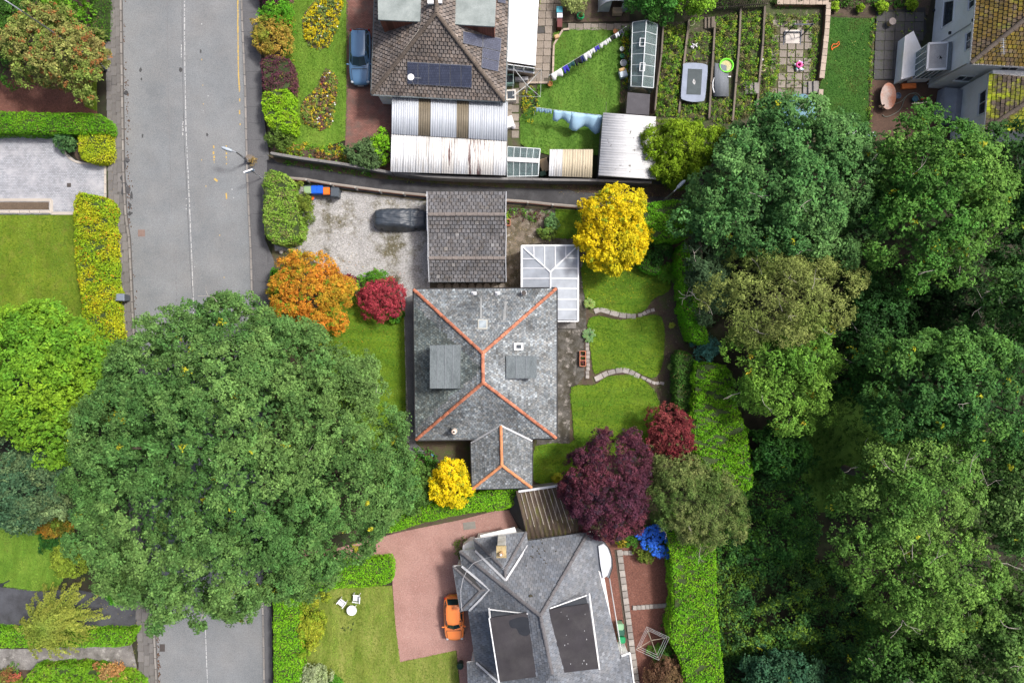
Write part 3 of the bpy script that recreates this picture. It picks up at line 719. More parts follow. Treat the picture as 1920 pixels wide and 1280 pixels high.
def stones(pts, parent, w=.42, j=2.0):
    for i, (a, b) in enumerate(zip(pts, pts[1:])):
        A_, B_ = W(*a, .14), W(*b, .14); d = (B_ - A_); n = Vector((-d.y, d.x, 0)).normalized(); g = d.normalized() * .03
        q = [A_ + g + n * w / 2 * R.uniform(.85, 1.1), B_ - g + n * w / 2 * R.uniform(.85, 1.1), B_ - g - n * w / 2 * R.uniform(.85, 1.1), A_ + g - n * w / 2 * R.uniform(.85, 1.1)]
        mb = MB(); mb.prism(q, depth=.06); mb.obj("stepping_stone", M_stone, parent)
stones([(1114, 584), (1125, 580), (1144, 585), (1161, 590), (1175, 592), (1193, 593)], sp1)
stones([(1196, 592), (1205, 590), (1212, 585), (1220, 582), (1228, 580)], sp1, .3)
sp2 = surf("stone_path", [(1112, 706), (1135, 694), (1180, 693), (1222, 712), (1248, 718), (1225, 726), (1190, 704), (1140, 704), (1118, 718)], .10, M_soil)
stones([(1115, 711), (1130, 704), (1140, 699), (1154, 695), (1168, 693), (1180, 696), (1190, 701), (1200, 706)], sp2)
stones([(1202, 706), (1212, 711), (1222, 716), (1230, 719), (1237, 717), (1246, 719)], sp2, .25)
yard_edge = surf("bed_edging", [(1095, 640), (1108, 640), (1112, 712), (1096, 712)], .10, M_soil)
for i in range(9): block("edging_stone", W(1102 + R.uniform(-1, 1), 646 + i * 7.5, .13), (.3, .3, .08), M_stone, yard_edge, rz=R.uniform(-.1, .1), tilt=.03)
hexp = surf("hex_paving", [(806, 529), (948, 528), (948, 545), (806, 545)], .098, mat("hex_joint", (.06, .05, .035)))
for i in range(9):
    c = W(826 + i * 14.5, 537, 0); mb = MB(); mb.prism([(c.x + .3 * math.cos(t), c.y + .3 * math.sin(t), .125) for t in [k * math.pi / 3 for k in range(6)]], depth=.04); mb.obj("hexagonal_slab", M_slab, hexp)

# ---- lower property
surf("red_gravel_drive", [(690, 1012), (760, 995), (860, 975), (930, 957), (975, 955), (970, 1010), (890, 1030), (885, 1120), (895, 1240), (880, 1290), (862, 1280), (856, 1219), (800, 1232), (750, 1242), (742, 1180), (736, 1100), (735, 1060), (710, 1046), (560, 1052), (520, 1040), (520, 1030), (620, 1030)], .08, M_redg)
surf("lawn", [(575, 1100), (735, 1098), (742, 1180), (750, 1241), (855, 1219), (862, 1290), (870, 1700), (560, 1700), (560, 1160)], .10, M_lawnD)
surf("soil", [(512, 1110), (600, 1100), (585, 1200), (575, 1260), (580, 1700), (512, 1700)], .06, M_soil)
surf("side_path", [(1100, 1000), (1160, 1010), (1262, 1020), (1262, 1250), (1230, 1300), (1150, 1300)], .07, M_redd)
se = surf("stone_edging", [(1152, 1030), (1166, 1030), (1200, 1290), (1186, 1290)], .10, mat("edging_joint", (.08, .065, .05)))
for i in range(20):
    t = i / 19.5; block("edging_stone", W(1162 + 33 * t, 1036 + 252 * t, .17), (.46, .53, .14), M_stone, se, rz=.13 + R.uniform(-.04, .04), tilt=.02)
for i in range(9): block("edging_stone", W(1190 + i * 7.9, 1139 - i * .6, .17), (.33, .36, .12), M_stone, se, rz=R.uniform(-.1, .1), tilt=.03)
for i in range(3): block("edging_stone", W(1165 + i * 9, 1036, .17), (.38, .36, .12), M_stone, se, rz=R.uniform(-.1, .1), tilt=.03)
surf("clearing", [(1490, 700), (1560, 700), (1680, 740), (1680, 830), (1600, 960), (1530, 960), (1490, 860)], .08, M_clear)

# ================================================================ BUILDINGS
M_slate = mat("lichen_slate", (.148, .163, .172), rough=.75, var=.16, sc=.45, fine=16, finev=.4, col2=(.32, .33, .32), c2sc=6, c2th=.60, c2w=.10, col3=(.085, .07, .03), c3sc=1.1, c3th=.72, c3w=.04)
M_slate2 = mat("blue_grey_slate", (.128, .142, .165), rough=.6, var=.14, sc=.6, fine=14, finev=.25, col2=(.17, .178, .188), c2sc=.5, c2w=.2)
M_contile = mat("concrete_tile_grey", (.122, .120, .124), var=.15, sc=.8, finev=.4, col2=(.085, .075, .065), c2sc=2.3, c2th=.58, col3=(.55, .53, .48), c3sc=4.5, c3th=.70, c3w=.02)
M_browntile = mat("brown_concrete_tile", (.19, .16, .14), var=.2, sc=.6, finev=.3, col2=(.13, .112, .10), c2sc=1.0, col3=(.055, .04, .028), c3sc=1.4, c3th=.62)
M_mosstile = mat("mossy_brown_tile", (.12, .085, .055), var=.25, finev=.3, col2=(.125, .085, .012), c2sc=.7, c2th=.48, c2w=.06, col3=(.16, .16, .02), c3sc=1.2, c3th=.6)
M_terra = mat("terracotta_ridge", (.44, .165, .095), var=.2, finev=.3, rnd=.24, sc=2, rough=.75)
M_hip = mat("dark_hip_tile", (.13, .105, .085), var=.25, finev=.4, rnd=.15)
M_greyhip = mat("grey_lead_hip", (.13, .125, .13), var=.15, finev=.2, rnd=.06)
M_felt = mat("black_roof_felt", (.034, .031, .035), var=.25, sc=.6, finev=.2, rough=.75, col2=(.045, .042, .044))
M_wfelt = mat("white_roof_sheet", (.86, .86, .86), var=.02, finev=.02, bump=0)
M_valley = mat("valley_lead", (.50, .51, .53), var=.1, finev=.15)
M_gutter = mat("dark_gutter", (.04, .04, .042), bump=0)
M_wgutter = mat("white_gutter", (.48, .48, .48), bump=0, var=.05)

def gutter(root, pts, m, r=.06, z=-.05, name="gutter"):
    mb = MB(); P = [Vector(p) + Vector((0, 0, z)) for p in pts]
    for a, b in zip(P, P[1:]): mb.tube([a, b], r, 6)
    mb.obj(name, m, root, True)
def walls(root, P, h, m, ins=.4, name="wall"):
    I = inset([(p.x, p.y) for p in P], ins); mb = MB(); mb.prism([(p[0], p[1], h) for p in I], zb=0); mb.obj(name, m, root); return I
def wall_windows(root, I, h, items):
    for side, t, w, z0, z1, kind in items:
        a = Vector((*I[side][:2], 0)); b = Vector((*I[(side + 1) % len(I)][:2], 0)); u = (b - a).normalized(); c = sum((Vector((*q[:2], 0)) for q in I), Vector()) / len(I)
        n = Vector((u.y, -u.x, 0)); n = n if (a.lerp(b, .5) - c).dot(n) > 0 else -n; p = a.lerp(b, t)
        q = [p - u * w / 2 + Vector((0, 0, z0)), p + u * w / 2 + Vector((0, 0, z0)), p + u * w / 2 + Vector((0, 0, z1)), p - u * w / 2 + Vector((0, 0, z1))]
        if kind == "door":
            mb = MB(); mb.prism([x + n * .04 for x in q], depth=.08, n=n); d = mb.obj("door", mat("door_paint", (.10, .16, .20), bump=0), root)
            k = MB(); k.blob(p + u * w * .4 + n * .08 + Vector((0, 0, 1)), (.08, .08, .08)); k.obj("handle", M_steel, d)
        else: window(root, q, n, 3 if w > 1.6 else 2)

# -- main house
hz, rz_ = 2.8, 6.3
mh = thing("slate_roofed_house", "detached bungalow with grey lichened slate hip roof and terracotta ridge tiles", "house", W(908, 690, 0))
NW, NE, SE_, SW_ = W(776, 543, hz), W(1043, 541, hz), W(1043, 821, hz), W(780, 824, hz)
R1, R2 = W(905, 662, rz_), W(906, 717, rz_)
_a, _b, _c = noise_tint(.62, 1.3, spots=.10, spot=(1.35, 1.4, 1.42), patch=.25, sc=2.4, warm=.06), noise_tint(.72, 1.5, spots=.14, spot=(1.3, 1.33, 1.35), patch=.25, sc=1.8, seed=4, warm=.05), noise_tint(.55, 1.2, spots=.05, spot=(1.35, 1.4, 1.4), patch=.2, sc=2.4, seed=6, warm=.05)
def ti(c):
    """tint by slope: east lightest with most lichen spots, west darkest"""
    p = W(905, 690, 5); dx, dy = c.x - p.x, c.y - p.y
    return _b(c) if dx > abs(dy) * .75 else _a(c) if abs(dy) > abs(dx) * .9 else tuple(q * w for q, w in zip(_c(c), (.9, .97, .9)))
roof(mh, [([NW, NE, R1], NW, NE), ([NE, SE_, R2, R1], NE, SE_), ([SE_, SW_, R2], SE_, SW_), ([SW_, NW, R1, R2], SW_, NW)], .24, .21, .032, M_slate, ti, gap=.013)
up = Vector((0, 0, .05))
for a, b in ((NW, R1), (NE, R1), (SE_, R2), (SW_, R2), (R1, R2)): ridge(mh, a + up, b + up, .13, M_terra, .40)
gc = [Vector((p[0], p[1], hz)) for p in inset([(p.x, p.y) for p in (NW, NE, SE_, SW_)], -.07)]; gutter(mh, gc + [gc[0]], M_gutter, .075)
Iw = walls(mh, [NW, NE, SE_, SW_], hz - .02, M_cream, .45)
wall_windows(mh, Iw, hz, [(3, .25, 1.8, .9, 2.2, "w"), (3, .75, 1.8, .9, 2.2, "w"), (3, .5, 1, .1, 2.1, "door"), (1, .6, 1.6, .9, 2.2, "w"), (1, .85, 1.2, .9, 2.2, "w"), (0, .3, 1.2, 1, 2.1, "w"), (2, .15, 1.0, 1, 2.1, "w")])
pW = plane(SW_, NW, R1); pE = plane(NE, SE_, R2); pN = plane(NW, NE, R1); pS = plane(SW_, SE_, R2)
def dormer(root, px, z, drop, m, mw, name="dormer", seams=0, lip=.12):
    T = [W(x, y, z) for x, y in px]; mb = MB(); I = inset([(p.x, p.y) for p in T], .1)
    mb.prism([(p[0], p[1], z - .12) for p in I], zb=z - drop); d = mb.obj(name, mw, root)
    mb = MB(); mb.prism(T, depth=lip); mb.obj("flat_roof", m, d)
    if seams:
        mb = MB(); a, b, c, e = T
        for i in range(1, seams): mb.bar(a.lerp(b, i / seams) + Vector((0, 0, .02)), e.lerp(c, i / seams) + Vector((0, 0, .02)), .035, .03)
        mb.obj("seam", mat("lead_seam", (.20, .22, .24)), d)
    return d
dormer(mh, [(806, 647), (864, 646), (863, 728), (806, 728)], 5.35, 2.3, M_lead, M_slate2, seams=4)
dormer(mh, [(949, 667), (1006, 667), (1006, 709), (949, 709)], 5.45, 1.9, M_lead, M_slate2, seams=3)
def on_roof_box(root, px, pl, hgt, m, name, inner=None, mi=None):
    p0, n = pl; P = [onplane(x, y, p0, n) + n * hgt for x, y in px]; mb = MB(); mb.prism(P, depth=hgt + .1, n=n); o = mb.obj(name, m, root)
    if inner:
        c = sum(P, Vector()) / len(P); mb = MB(); mb.prism([c.lerp(p, inner) + n * .015 for p in P], depth=.03, n=n); mb.obj("pane", mi, o)
    return o
M_sky = mat("skylight_glass", (.30, .34, .36), rough=.12, bump=0, spec=.8, var=.3, sc=2)
on_roof_box(mh, [(896, 600), (914, 600), (914, 618), (896, 618)], pN, .10, mat("skylight_frame", (.42, .41, .36), bump=0), "skylight", .78, M_sky)
on_roof_box(mh, [(962, 643), (979, 643), (979, 656), (962, 656)], pE, .16, UPVC, "skylight", .55, GLASS)
for x, y in ((889, 550), (933, 550)):
    c = onplane(x, y, *pN); mb = MB(); mb.box(c + Vector((0, 0, .06)), (.42, .3, .16)); mb.cyl(c, .09, c.z, c.z + .4, 10); mb.obj("vent_pipe", M_valley, mh)
c = onplane(982, 550, *pN); mb = MB(); mb.box(c + Vector((0, 0, .05)), (.45, .4, .15)); mb.obj("flue_base", M_valley, mh); mb = MB(); mb.cyl(c, .13, c.z, c.z + .65, 14); mb.cyl(c, .19, c.z + .62, c.z + .70, 14); mb.obj("flue", M_iron, mh)
c = onplane(853, 806, *pS); mb = MB(); mb.box(c + Vector((.05, 0, .2)), (.55, .55, .8)); st = mb.obj("chimney_base", M_lead, mh)
mb = MB(); mb.lathe((c.x, c.y, c.z + .5), [(.22, 0), (.24, .1), (.17, .35), (.2, .5), (.2, .58), (.08, .6)], 16); mb.obj("chimney_pot", mat("pale_clay_pot", (.62, .50, .42), bump=0), mh, True)
for sx in (0, .25):
    pass
mb = MB()
for i, (a, b) in enumerate((((900, 556), (900, 598)),)):
    mb.prism([onplane(901, 556, *pN) + up, onplane(903, 556, *pN) + up, onplane(904, 597, *pN) + up, onplane(900, 597, *pN) + up], depth=.03, n=pN[1])
mb.obj("lead_streak", mat("zinc_patch", (.27, .28, .28), finev=.3), mh); mb = MB(); mb.prism([onplane(943, 600, *pN) + up, onplane(948, 600, *pN) + up, onplane(950, 565, *pN) + up, onplane(946, 565, *pN) + up], depth=.03, n=pN[1])
mb.obj("lead_streak", mat("zinc_patch", (.27, .28, .28), finev=.3), mh)
# extension
ez = 2.55; ke = lambda x, y: onplane(x, y, *pS)
A0 = ke(939, 797); A1 = W(941, 872, A0.z); eNW, eSW, eSE, eNE = W(883, 833, ez), W(886, 916, ez), W(997, 914, ez), W(998, 829, ez)
roof(mh, [([eNW, A0, A1, eSW], eNW, eSW), ([eNE, eSE, A1, A0], eNE, eSE), ([eSW, A1, eSE], eSW, eSE)], .24, .20, .024, M_slate, noise_tint(.6, 1.25, spots=.08, spot=(1.5, 1.5, 1.55), patch=.15, sc=2, warm=.04), gap=.012)
for a, b in ((A0, A1), (A1, eSW), (A1, eSE)): ridge(mh, a + up, b + up, .12, mat("orange_ridge", (.58, .24, .11), var=.15, finev=.2, rnd=.12), .42)
mb = MB()
for e in (eNW, eNE): mb.bar(A0 + Vector((0, 0, .07)), ke(*((883, 830) if e is eNW else (998, 826))) + Vector((0, 0, .09)), .14, .04); mb.obj("valley_flashing", M_valley, mh)
gutter(mh, [Vector((p[0], p[1], ez)) for p in inset([(p.x, p.y) for p in (eNW, eSW, eSE, eNE)], -.05)], M_gutter, .06); walls(mh, [eNW, eSW, eSE, eNE], ez - .03, M_cream, .35, "extension_wall")

# -- garage with two low ridges
gg = thing("double_garage", "garage with two parallel low ridges of grey speckled concrete tiles", "garage", W(875, 444, 0))
gx = lambda x, y, z: W(x, y, z)
xl = {360: (802, 948), 402: (802.5, 947), 443: (804, 948), 484: (804, 947), 528: (806, 948)}
zz = {360: 2.35, 402: 2.95, 443: 2.5, 484: 2.95, 528: 2.3}
P_ = lambda i, y: gx(xl[y][i], y, zz[y])
tg = noise_tint(.8, 1.18, spots=.02, spot=(1.5, 1.5, 1.45), patch=.1, sc=2.5, warm=.03)
pls = []
for lo, hi in ((360, 402), (443, 402), (443, 484), (528, 484)): pls.append(([P_(0, lo), P_(1, lo), P_(1, hi), P_(0, hi)], P_(0, lo), P_(1, lo)))
roof(gg, pls, .36, .32, .06, M_contile, tg, gap=.034)
for y in (402, 484): ridge(gg, P_(0, y) + up, P_(1, y) + up, .15, mat("concrete_ridge", (.19, .165, .15), rnd=.1, finev=.3), .46)
mb = MB(); mb.bar(P_(0, 443) + Vector((0, 0, .03)), P_(1, 443) + Vector((0, 0, .03)), .2, .04); mb.obj("valley_gutter", M_gutter, gg)
mb = MB()
for i, s in ((0, -1), (1, 1)):
    q = [P_(i, y) + Vector((s * .05, 0, .06)) for y in (360, 402, 443, 484, 528)]
    for a, b in zip(q, q[1:]): mb.bar(a, b, .07, .16)
mb.obj("verge_board", mat("pale_verge", (.36, .37, .39), finev=.2), gg)
gutter(gg, [P_(0, 528), P_(1, 528)], M_lead, .06)
walls(gg, [P_(0, 360), P_(1, 360), P_(1, 528), P_(0, 528)], 2.25, M_cream, .2)
mb = MB(); q = W(806, 413, 0); mb.box((q.x - .0, q.y, 1.0), (.1, 2.4, 2.0)); mb.obj("garage_door", UPVC, gg)

# -- conservatory
cons = thing("conservatory", "white framed conservatory with hipped translucent polycarbonate roof against the slate house", "conservatory", W(1032, 530, 0))
cz, cr = 2.3, 2.74
cN = (W(978, 461, cz), W(1084, 460, cz), W(1032, 510, cr)); qN = plane(*cN)
qW = plane(W(978, 461, cz), W(1032, 510, cr), W(1032, 545, cr)); qE = plane(W(1084, 460, cz), W(1032, 510, cr), W(1032, 560, cr))
M_poly = mat("polycarbonate", (.33, .36, .40), rough=.55, bump=0, var=.2, sc=.8, finev=.03, trans=.15, spec=.2, rnd=.07)
bars = MB()
def pane_strip(poly, axis, cuts, pl, name="roof_pane"):
    for a, b in zip(cuts, cuts[1:]):
        q = clip_half(poly, lambda p: p[axis], a + .4); q = clip_half(q, lambda p: -p[axis], -b + .4) if len(q) > 2 else q
        if len(q) > 2: mb = MB(); mb.prism([onplane(x, y, *pl) for x, y in q], depth=.03, n=pl[1]); mb.obj(name, M_poly, cons)
    for c in cuts[1:-1]:
        q = clip_half(poly, lambda p: p[axis], c - .1); q = clip_half(q, lambda p: -p[axis], -c - .1)
        if len(q) > 2:
            o = 1 - axis; lo = min(q, key=lambda p: p[o]); hi = max(q, key=lambda p: p[o]); bars.bar(onplane(*lo, *pl) + Vector((0, 0, .03)), onplane(*hi, *pl) + Vector((0, 0, .03)), .06, .05)
pane_strip([(979, 461), (1083, 461), (1032, 509)], 0, [979, 1001, 1021, 1041, 1061, 1083], qN)
pane_strip([(979, 462), (1031, 511), (1031, 544), (979, 544)], 1, [462, 485, 503, 522, 544], qW)
pane_strip([(1083, 462), (1033, 511), (1033, 544), (1045, 544), (1045, 600), (1083, 600)], 1, [462, 484, 503, 522, 541, 561, 580, 600], qE)
for a, b in (((978, 461, cz), (1032, 510, cr)), ((1084, 460, cz), (1032, 510, cr)), ((1032, 510, cr), (1032, 545, cr)), ((978, 461, cz), (1084, 460, cz)), ((978, 461, cz), (978, 545, cz)), ((1084, 460, cz), (1084, 602, cz)), ((1045, 602, cz + .2), (1084, 602, cz))):
    bars.bar(W(*a) + Vector((0, 0, .03)), W(*b) + Vector((0, 0, .03)), .13 if a[2] == cz and b[2] == cz else .10, .10)
bars.obj("roof_frame", UPVC, cons)
fr = MB(); gl = []
cp = [W(980, 463, cz), W(1082, 462, cz), W(1082, 600, cz)]
for a, b in ((cp[0], cp[1]), (cp[1], cp[2])):
    k = 6
    for i in range(k + 1):
        p = a.lerp(b, i / k); fr.bar((p.x, p.y, .5), (p.x, p.y, cz), .07)
    fr.bar((a.x, a.y, .5), (b.x, b.y, .5), .1); fr.bar((a.x, a.y, 1.7), (b.x, b.y, 1.7), .05)
    mb = MB(); mb.bar((a.x, a.y, .25), (b.x, b.y, .25), .15, .5); mb.obj("dwarf_wall", M_cream, cons)
    mb = MB(); mb.bar((a.x, a.y, 1.37), (b.x, b.y, 1.37), .02, 1.6); mb.obj("side_pane", mat("clear_side_glass", (.5, .55, .55), rough=.05, trans=.85, bump=0), cons)
fr.obj("side_frame", UPVC, cons)
for i in range(2): block("step", W(1053 + i * 18, 609, .14 - i * .04), (.82, .62, .22), M_conc, cons)

# -- brown tiled house at the top
th_ = thing("brown_tiled_house", "brown tiled hip roof house with grey felt dormers and dark solar panels", "house", W(825, 60, 0))
tz, tr_ = 3.2, 7.2
tSW, tSE, tNW, tNE = W(697, 176, tz), W(946, 190, tz), W(713, -260, tz), W(960, -240, tz)
tP, tQ = W(818, 25, tr_), W(825, -200, tr_)
tt = noise_tint(.75, 1.2, spots=.02, patch=.1, sc=2, warm=.04)
# keep the two long planes flat: shift the eaves so that every plane is planar
roof(th_, [([tSW, tSE, tP], tSW, tSE), ([tNW, tSW, tP, tQ], tNW, tSW), ([tSE, tNE, tQ, tP], tSE, tNE)], .31, .29, .06, M_browntile, tt, gap=.034)
for a, b in ((tSW, tP), (tSE, tP), (tP, tQ)): ridge(th_, a + up, b + up, .16, M_hip, .42)
gutter(th_, [p + Vector((-.06 if p.x < -4 else .06, -.06, 0)) for p in (tNW, tSW, tSE, tNE)], M_lead, .075)
mb = MB(); mb.prism([(p[0], p[1], tz - .03) for p in inset([(p.x, p.y) for p in (tSW, tSE, tNE, tNW)], .4)], zb=0); mb.obj("wall", M_white, th_)
qS = plane(tSW, tSE, tP); qWt = plane(tNW, tSW, tP); qEt = plane(tSE, tNE, tQ)
M_gfelt = mat("green_grey_felt", (.225, .26, .25), var=.15, sc=.8, finev=.15, col2=(.29, .32, .31), c2sc=.8, c2w=.2)
M_redcheek = mat("red_tile_cheek", (.20, .075, .05), brick=(.2, .12), finev=.2)
dormer(th_, [(707, -90), (796, -90), (794, 41), (709, 37)], 6.3, 3.0, M_gfelt, M_redcheek, lip=.16)
dormer(th_, [(846, -90), (934, -90), (928, 50), (843, 45)], 6.2, 2.9, M_gfelt, M_redcheek, lip=.16)
M_solar = mat("solar_cell", (.060, .068, .105), rough=.25, bump=0, var=.1, sc=2, spec=.6, brick=(.16, .16))
M_alu = mat("panel_frame", (.20, .21, .24), bump=0, rough=.4)
def solar(root, px, pl):
    p0, n = pl; P = [onplane(x, y, p0, n) + n * .14 for x, y in px]; c = sum(P, Vector()) / 4
    mb = MB(); mb.prism(P, depth=.04, n=n); o = mb.obj("solar_panel", M_alu, root)
    mb = MB(); mb.prism([c.lerp(p, .965) + n * .006 for p in P], depth=.012, n=n); mb.obj("cell_sheet", M_solar, o)
for i in range(6):
    l = lambda t: ((764 + 121 * t, 115 + 7 * t), (764 + 121 * t, 156 + 7.5 * t)); a, b = l(i / 6 + .003), l((i + 1) / 6 - .003); solar(th_, [a[0], b[0], b[1], a[1]], qS)
for q in ([(867, 60), (903, 67), (903, 90), (867, 82)], [(904, 67), (938, 73), (937, 97), (904, 90)], [(903, 91), (936, 98), (934, 116), (902, 109)], [(902, 110), (934, 117), (932, 135), (901, 128)]): solar(th_, q, qEt)
for q in ([(932, -20), (947, -18), (946, 8), (932, 5)],): solar(th_, q, qEt)
mb = MB(); m0 = onplane(776, 160, *qS); top_ = m0 + Vector((0, 0, 1.6)); mb.tube([m0, top_], .035, 6); mb.tube([m0 + Vector((.7, .4, .4)), top_], .02, 5); mb.tube([m0 + Vector((-.6, .6, .4)), top_], .02, 5); mb.obj("aerial_mast", M_steel, th_)
mb = MB(); mb.lathe(tuple(top_), [(.001, 0), (.15, .02), (.26, .08), (.25, .1), (.001, .03)], 16); mb.obj("satellite_dish", UPVC, th_, True)
mb = MB(); mb.tube([onplane(*p, *qWt) + Vector((0, 0, .12)) for p in ((792, 36), (784, 60), (765, 85), (745, 112), (722, 145), (700, 174))], .025, 5); mb.obj("cable", M_palekerb, th_, True)
for x, y in ((808, 4), (824, 3)): on_roof_box(th_, [(x - 6, y - 5), (x + 5, y - 5), (x + 5, y + 4), (x - 6, y + 4)], (W(815, 0, 7.2), Vector((0, 0, 1))), .12, UPVC, "roof_light")

# corrugated extension south of it
M_wcorr = mat("white_corrugated_sheet", (.60, .61, .62), rough=.5, var=.12, finev=.15, stretch=(3, .3, 1), col2=(.44, .42, .39), c2sc=1.1, c2w=.08, col3=(.16, .12, .10), c3sc=1.3, c3th=.68, c3w=.03)
M_gcorr = mat("grey_corrugated_sheet", (.42, .45, .49), rough=.45, var=.08, finev=.08, stretch=(3, .4, 1))
M_bcorr = mat("brown_corrugated_sheet", (.16, .135, .095), rough=.6, var=.15, finev=.2)
M_rcorr = mat("rust_streaked_sheet", (.58, .56, .53), rough=.6, var=.12, finev=.15, stretch=(3.2, .22, 1), col2=(.11, .06, .055), c2sc=1.1, c2th=.56, c2w=.03)
ce = thing("corrugated_lean_to", "wide lean-to roof of white and grey corrugated sheets with rust streaks", "lean-to", W(842, 255, 0))
def lerpx(a, b, t): return (a[0] + (b[0] - a[0]) * t, a[1] + (b[1] - a[1]) * t)
def sheets(root, TL, TR, BR, BL, z0, z1, cuts, mats, pitch=.19, amp=.028, over=.0):
    for i, (a, b) in enumerate(zip(cuts, cuts[1:])):
        dz = .012 * (i % 2)
        q = [W(*lerpx(TL, TR, a), z0 + dz), W(*lerpx(TL, TR, b), z0 + dz), W(*lerpx(BL, BR, b), z1 + dz), W(*lerpx(BL, BR, a), z1 + dz)]
        corr(root, "corrugated_sheet", q, pitch, amp, mats[i % len(mats)])
sheets(ce, (735, 179), (952, 191), (951, 264), (734, 251), 2.75, 2.5, [0, .115, .23, .335, .45, .56, .665, .78, .89, 1], [M_gcorr, M_gcorr, M_bcorr, M_gcorr, M_gcorr, M_bcorr, M_gcorr, M_gcorr, M_gcorr])
sheets(ce, (734, 250), (951, 262), (949, 329), (732, 322), 2.42, 2.15, [0, .11, .22, .33, .44, .55, .665, .78, .89, 1], [M_wcorr, M_wcorr, M_wcorr, M_wcorr, M_rcorr, M_wcorr, M_rcorr, M_rcorr, M_wcorr], .2)
mb = MB(); mb.prism([W(738, 184, 2.1), W(948, 196, 2.1), W(946, 322, 2.05), (W(736, 316, 2.05))], zb=0); mb.obj("wall", M_gtimber, ce)
# white flat roof
wf = thing("white_flat_extension", "white flat roofed extension with high windows beside the tiled roof", "extension", W(980, 40, 0))
mb = MB(); mb.prism([W(956, -120, 3.0), W(1016, -120, 3.0), W(1004, 123, 3.0), W(949, 115, 3.0)], depth=.1); mb.obj("flat_roof", M_wfelt, wf)
mb = MB(); mb.prism([W(959, -118, 2.9), W(1013, -118, 2.9), W(1002, 119, 2.9), W(951, 111, 2.9)], zb=0); mb.obj("wall", mat("tan_render", (.36, .27, .21)), wf)
a = W(952, 118, 2.8); b = W(1002, 125, 2.8)
n_ = Vector((b.y - a.y, -(b.x - a.x), 0)).normalized(); n_ = n_ if n_.y < 0 else -n_
for t0, t1 in ((.0, .22), (.24, .60), (.62, 1)):
    q = [a.lerp(b, t0) - Vector((0, 0, .95)), a.lerp(b, t1) - Vector((0, 0, .95)), a.lerp(b, t1) - Vector((0, 0, .08)), a.lerp(b, t0) - Vector((0, 0, .08))]; window(wf, [p + n_ * .07 for p in q], n_, 1, fw=.08)

# -- white corrugated shed, beige shed, cold frame, dark shed
def shed(name, label, px, z0, z1, m, mw, along_x=True, n=6, pitch=.2, cat="shed", mats=None, wall_in=.12, post=0, cuts=None):
    cx = sum(p[0] for p in px) / 4; cy = sum(p[1] for p in px) / 4; t = thing(name, label, cat, W(cx, cy, 0))
    TL, TR, BR, BL = px
    if along_x: sheets(t, TL, TR, BR, BL, z0, z1, cuts or [i / n for i in range(n + 1)], mats or [m], pitch)
    else: sheets(t, TL, BL, BR, TR, z0, z1, [i / n for i in range(n + 1)], mats or [m], pitch)
    zt = min(z0, z1) - .06; mb = MB(); mb.prism([(p[0], p[1], zt) for p in inset([(W(x, y, zt).x, W(x, y, zt).y) for x, y in px], wall_in)], zb=0); mb.obj("wall", mw, t); return t
M_lap = mat("white_painted_sheet", (.50, .505, .515), rough=.55, var=.08, finev=.1, col2=(.06, .055, .04), c2sc=2.2, c2th=.645, c2w=.02)
shed("white_metal_shed", "large white ribbed metal shed roof with dark moss spots, left of the fluffy green bush", [(1131, 211), (1230, 219), (1229, 336), (1122, 329)], 2.5, 2.3, M_lap, M_gtimber, False, 8, .24)
shed("beige_lean_to_shed", "small shed with beige mossy corrugated roof and pale lilac strip on its left", [(1031, 280), (1112, 280), (1110, 333), (1029, 330)], 2.1, 1.9, M_palekerb, M_gtimber, True, mats=[M_wcorr, mat("beige_mossy_sheet", (.46, .40, .29), var=.12, finev=.15, stretch=(3, .5, 1), col2=(.12, .09, .05), c2sc=1.6, c2th=.66, c2w=.03), mat('beige_mossy_sheet'), mat('beige_mossy_sheet')], cuts=[0, .3, .54, .78, 1])
ds = thing("dark_felt_shed", "dark charcoal felt shed roof just below the greenhouse", "shed", W(1197, 195, 0))
mb = MB(); mb.prism([W(1177, 173, 2.1), W(1219, 177, 2.1), W(1217, 216, 2.1), W(1174, 213, 2.1)], depth=.08); mb.obj("flat_roof", mat("charcoal_felt", (.075, .072, .08), finev=.15), ds)
mb = MB(); mb.prism([W(1179, 176, 2.02), W(1217, 179, 2.02), W(1215, 213, 2.02), W(1177, 210, 2.02)], zb=0); mb.obj("wall", M_timber, ds)

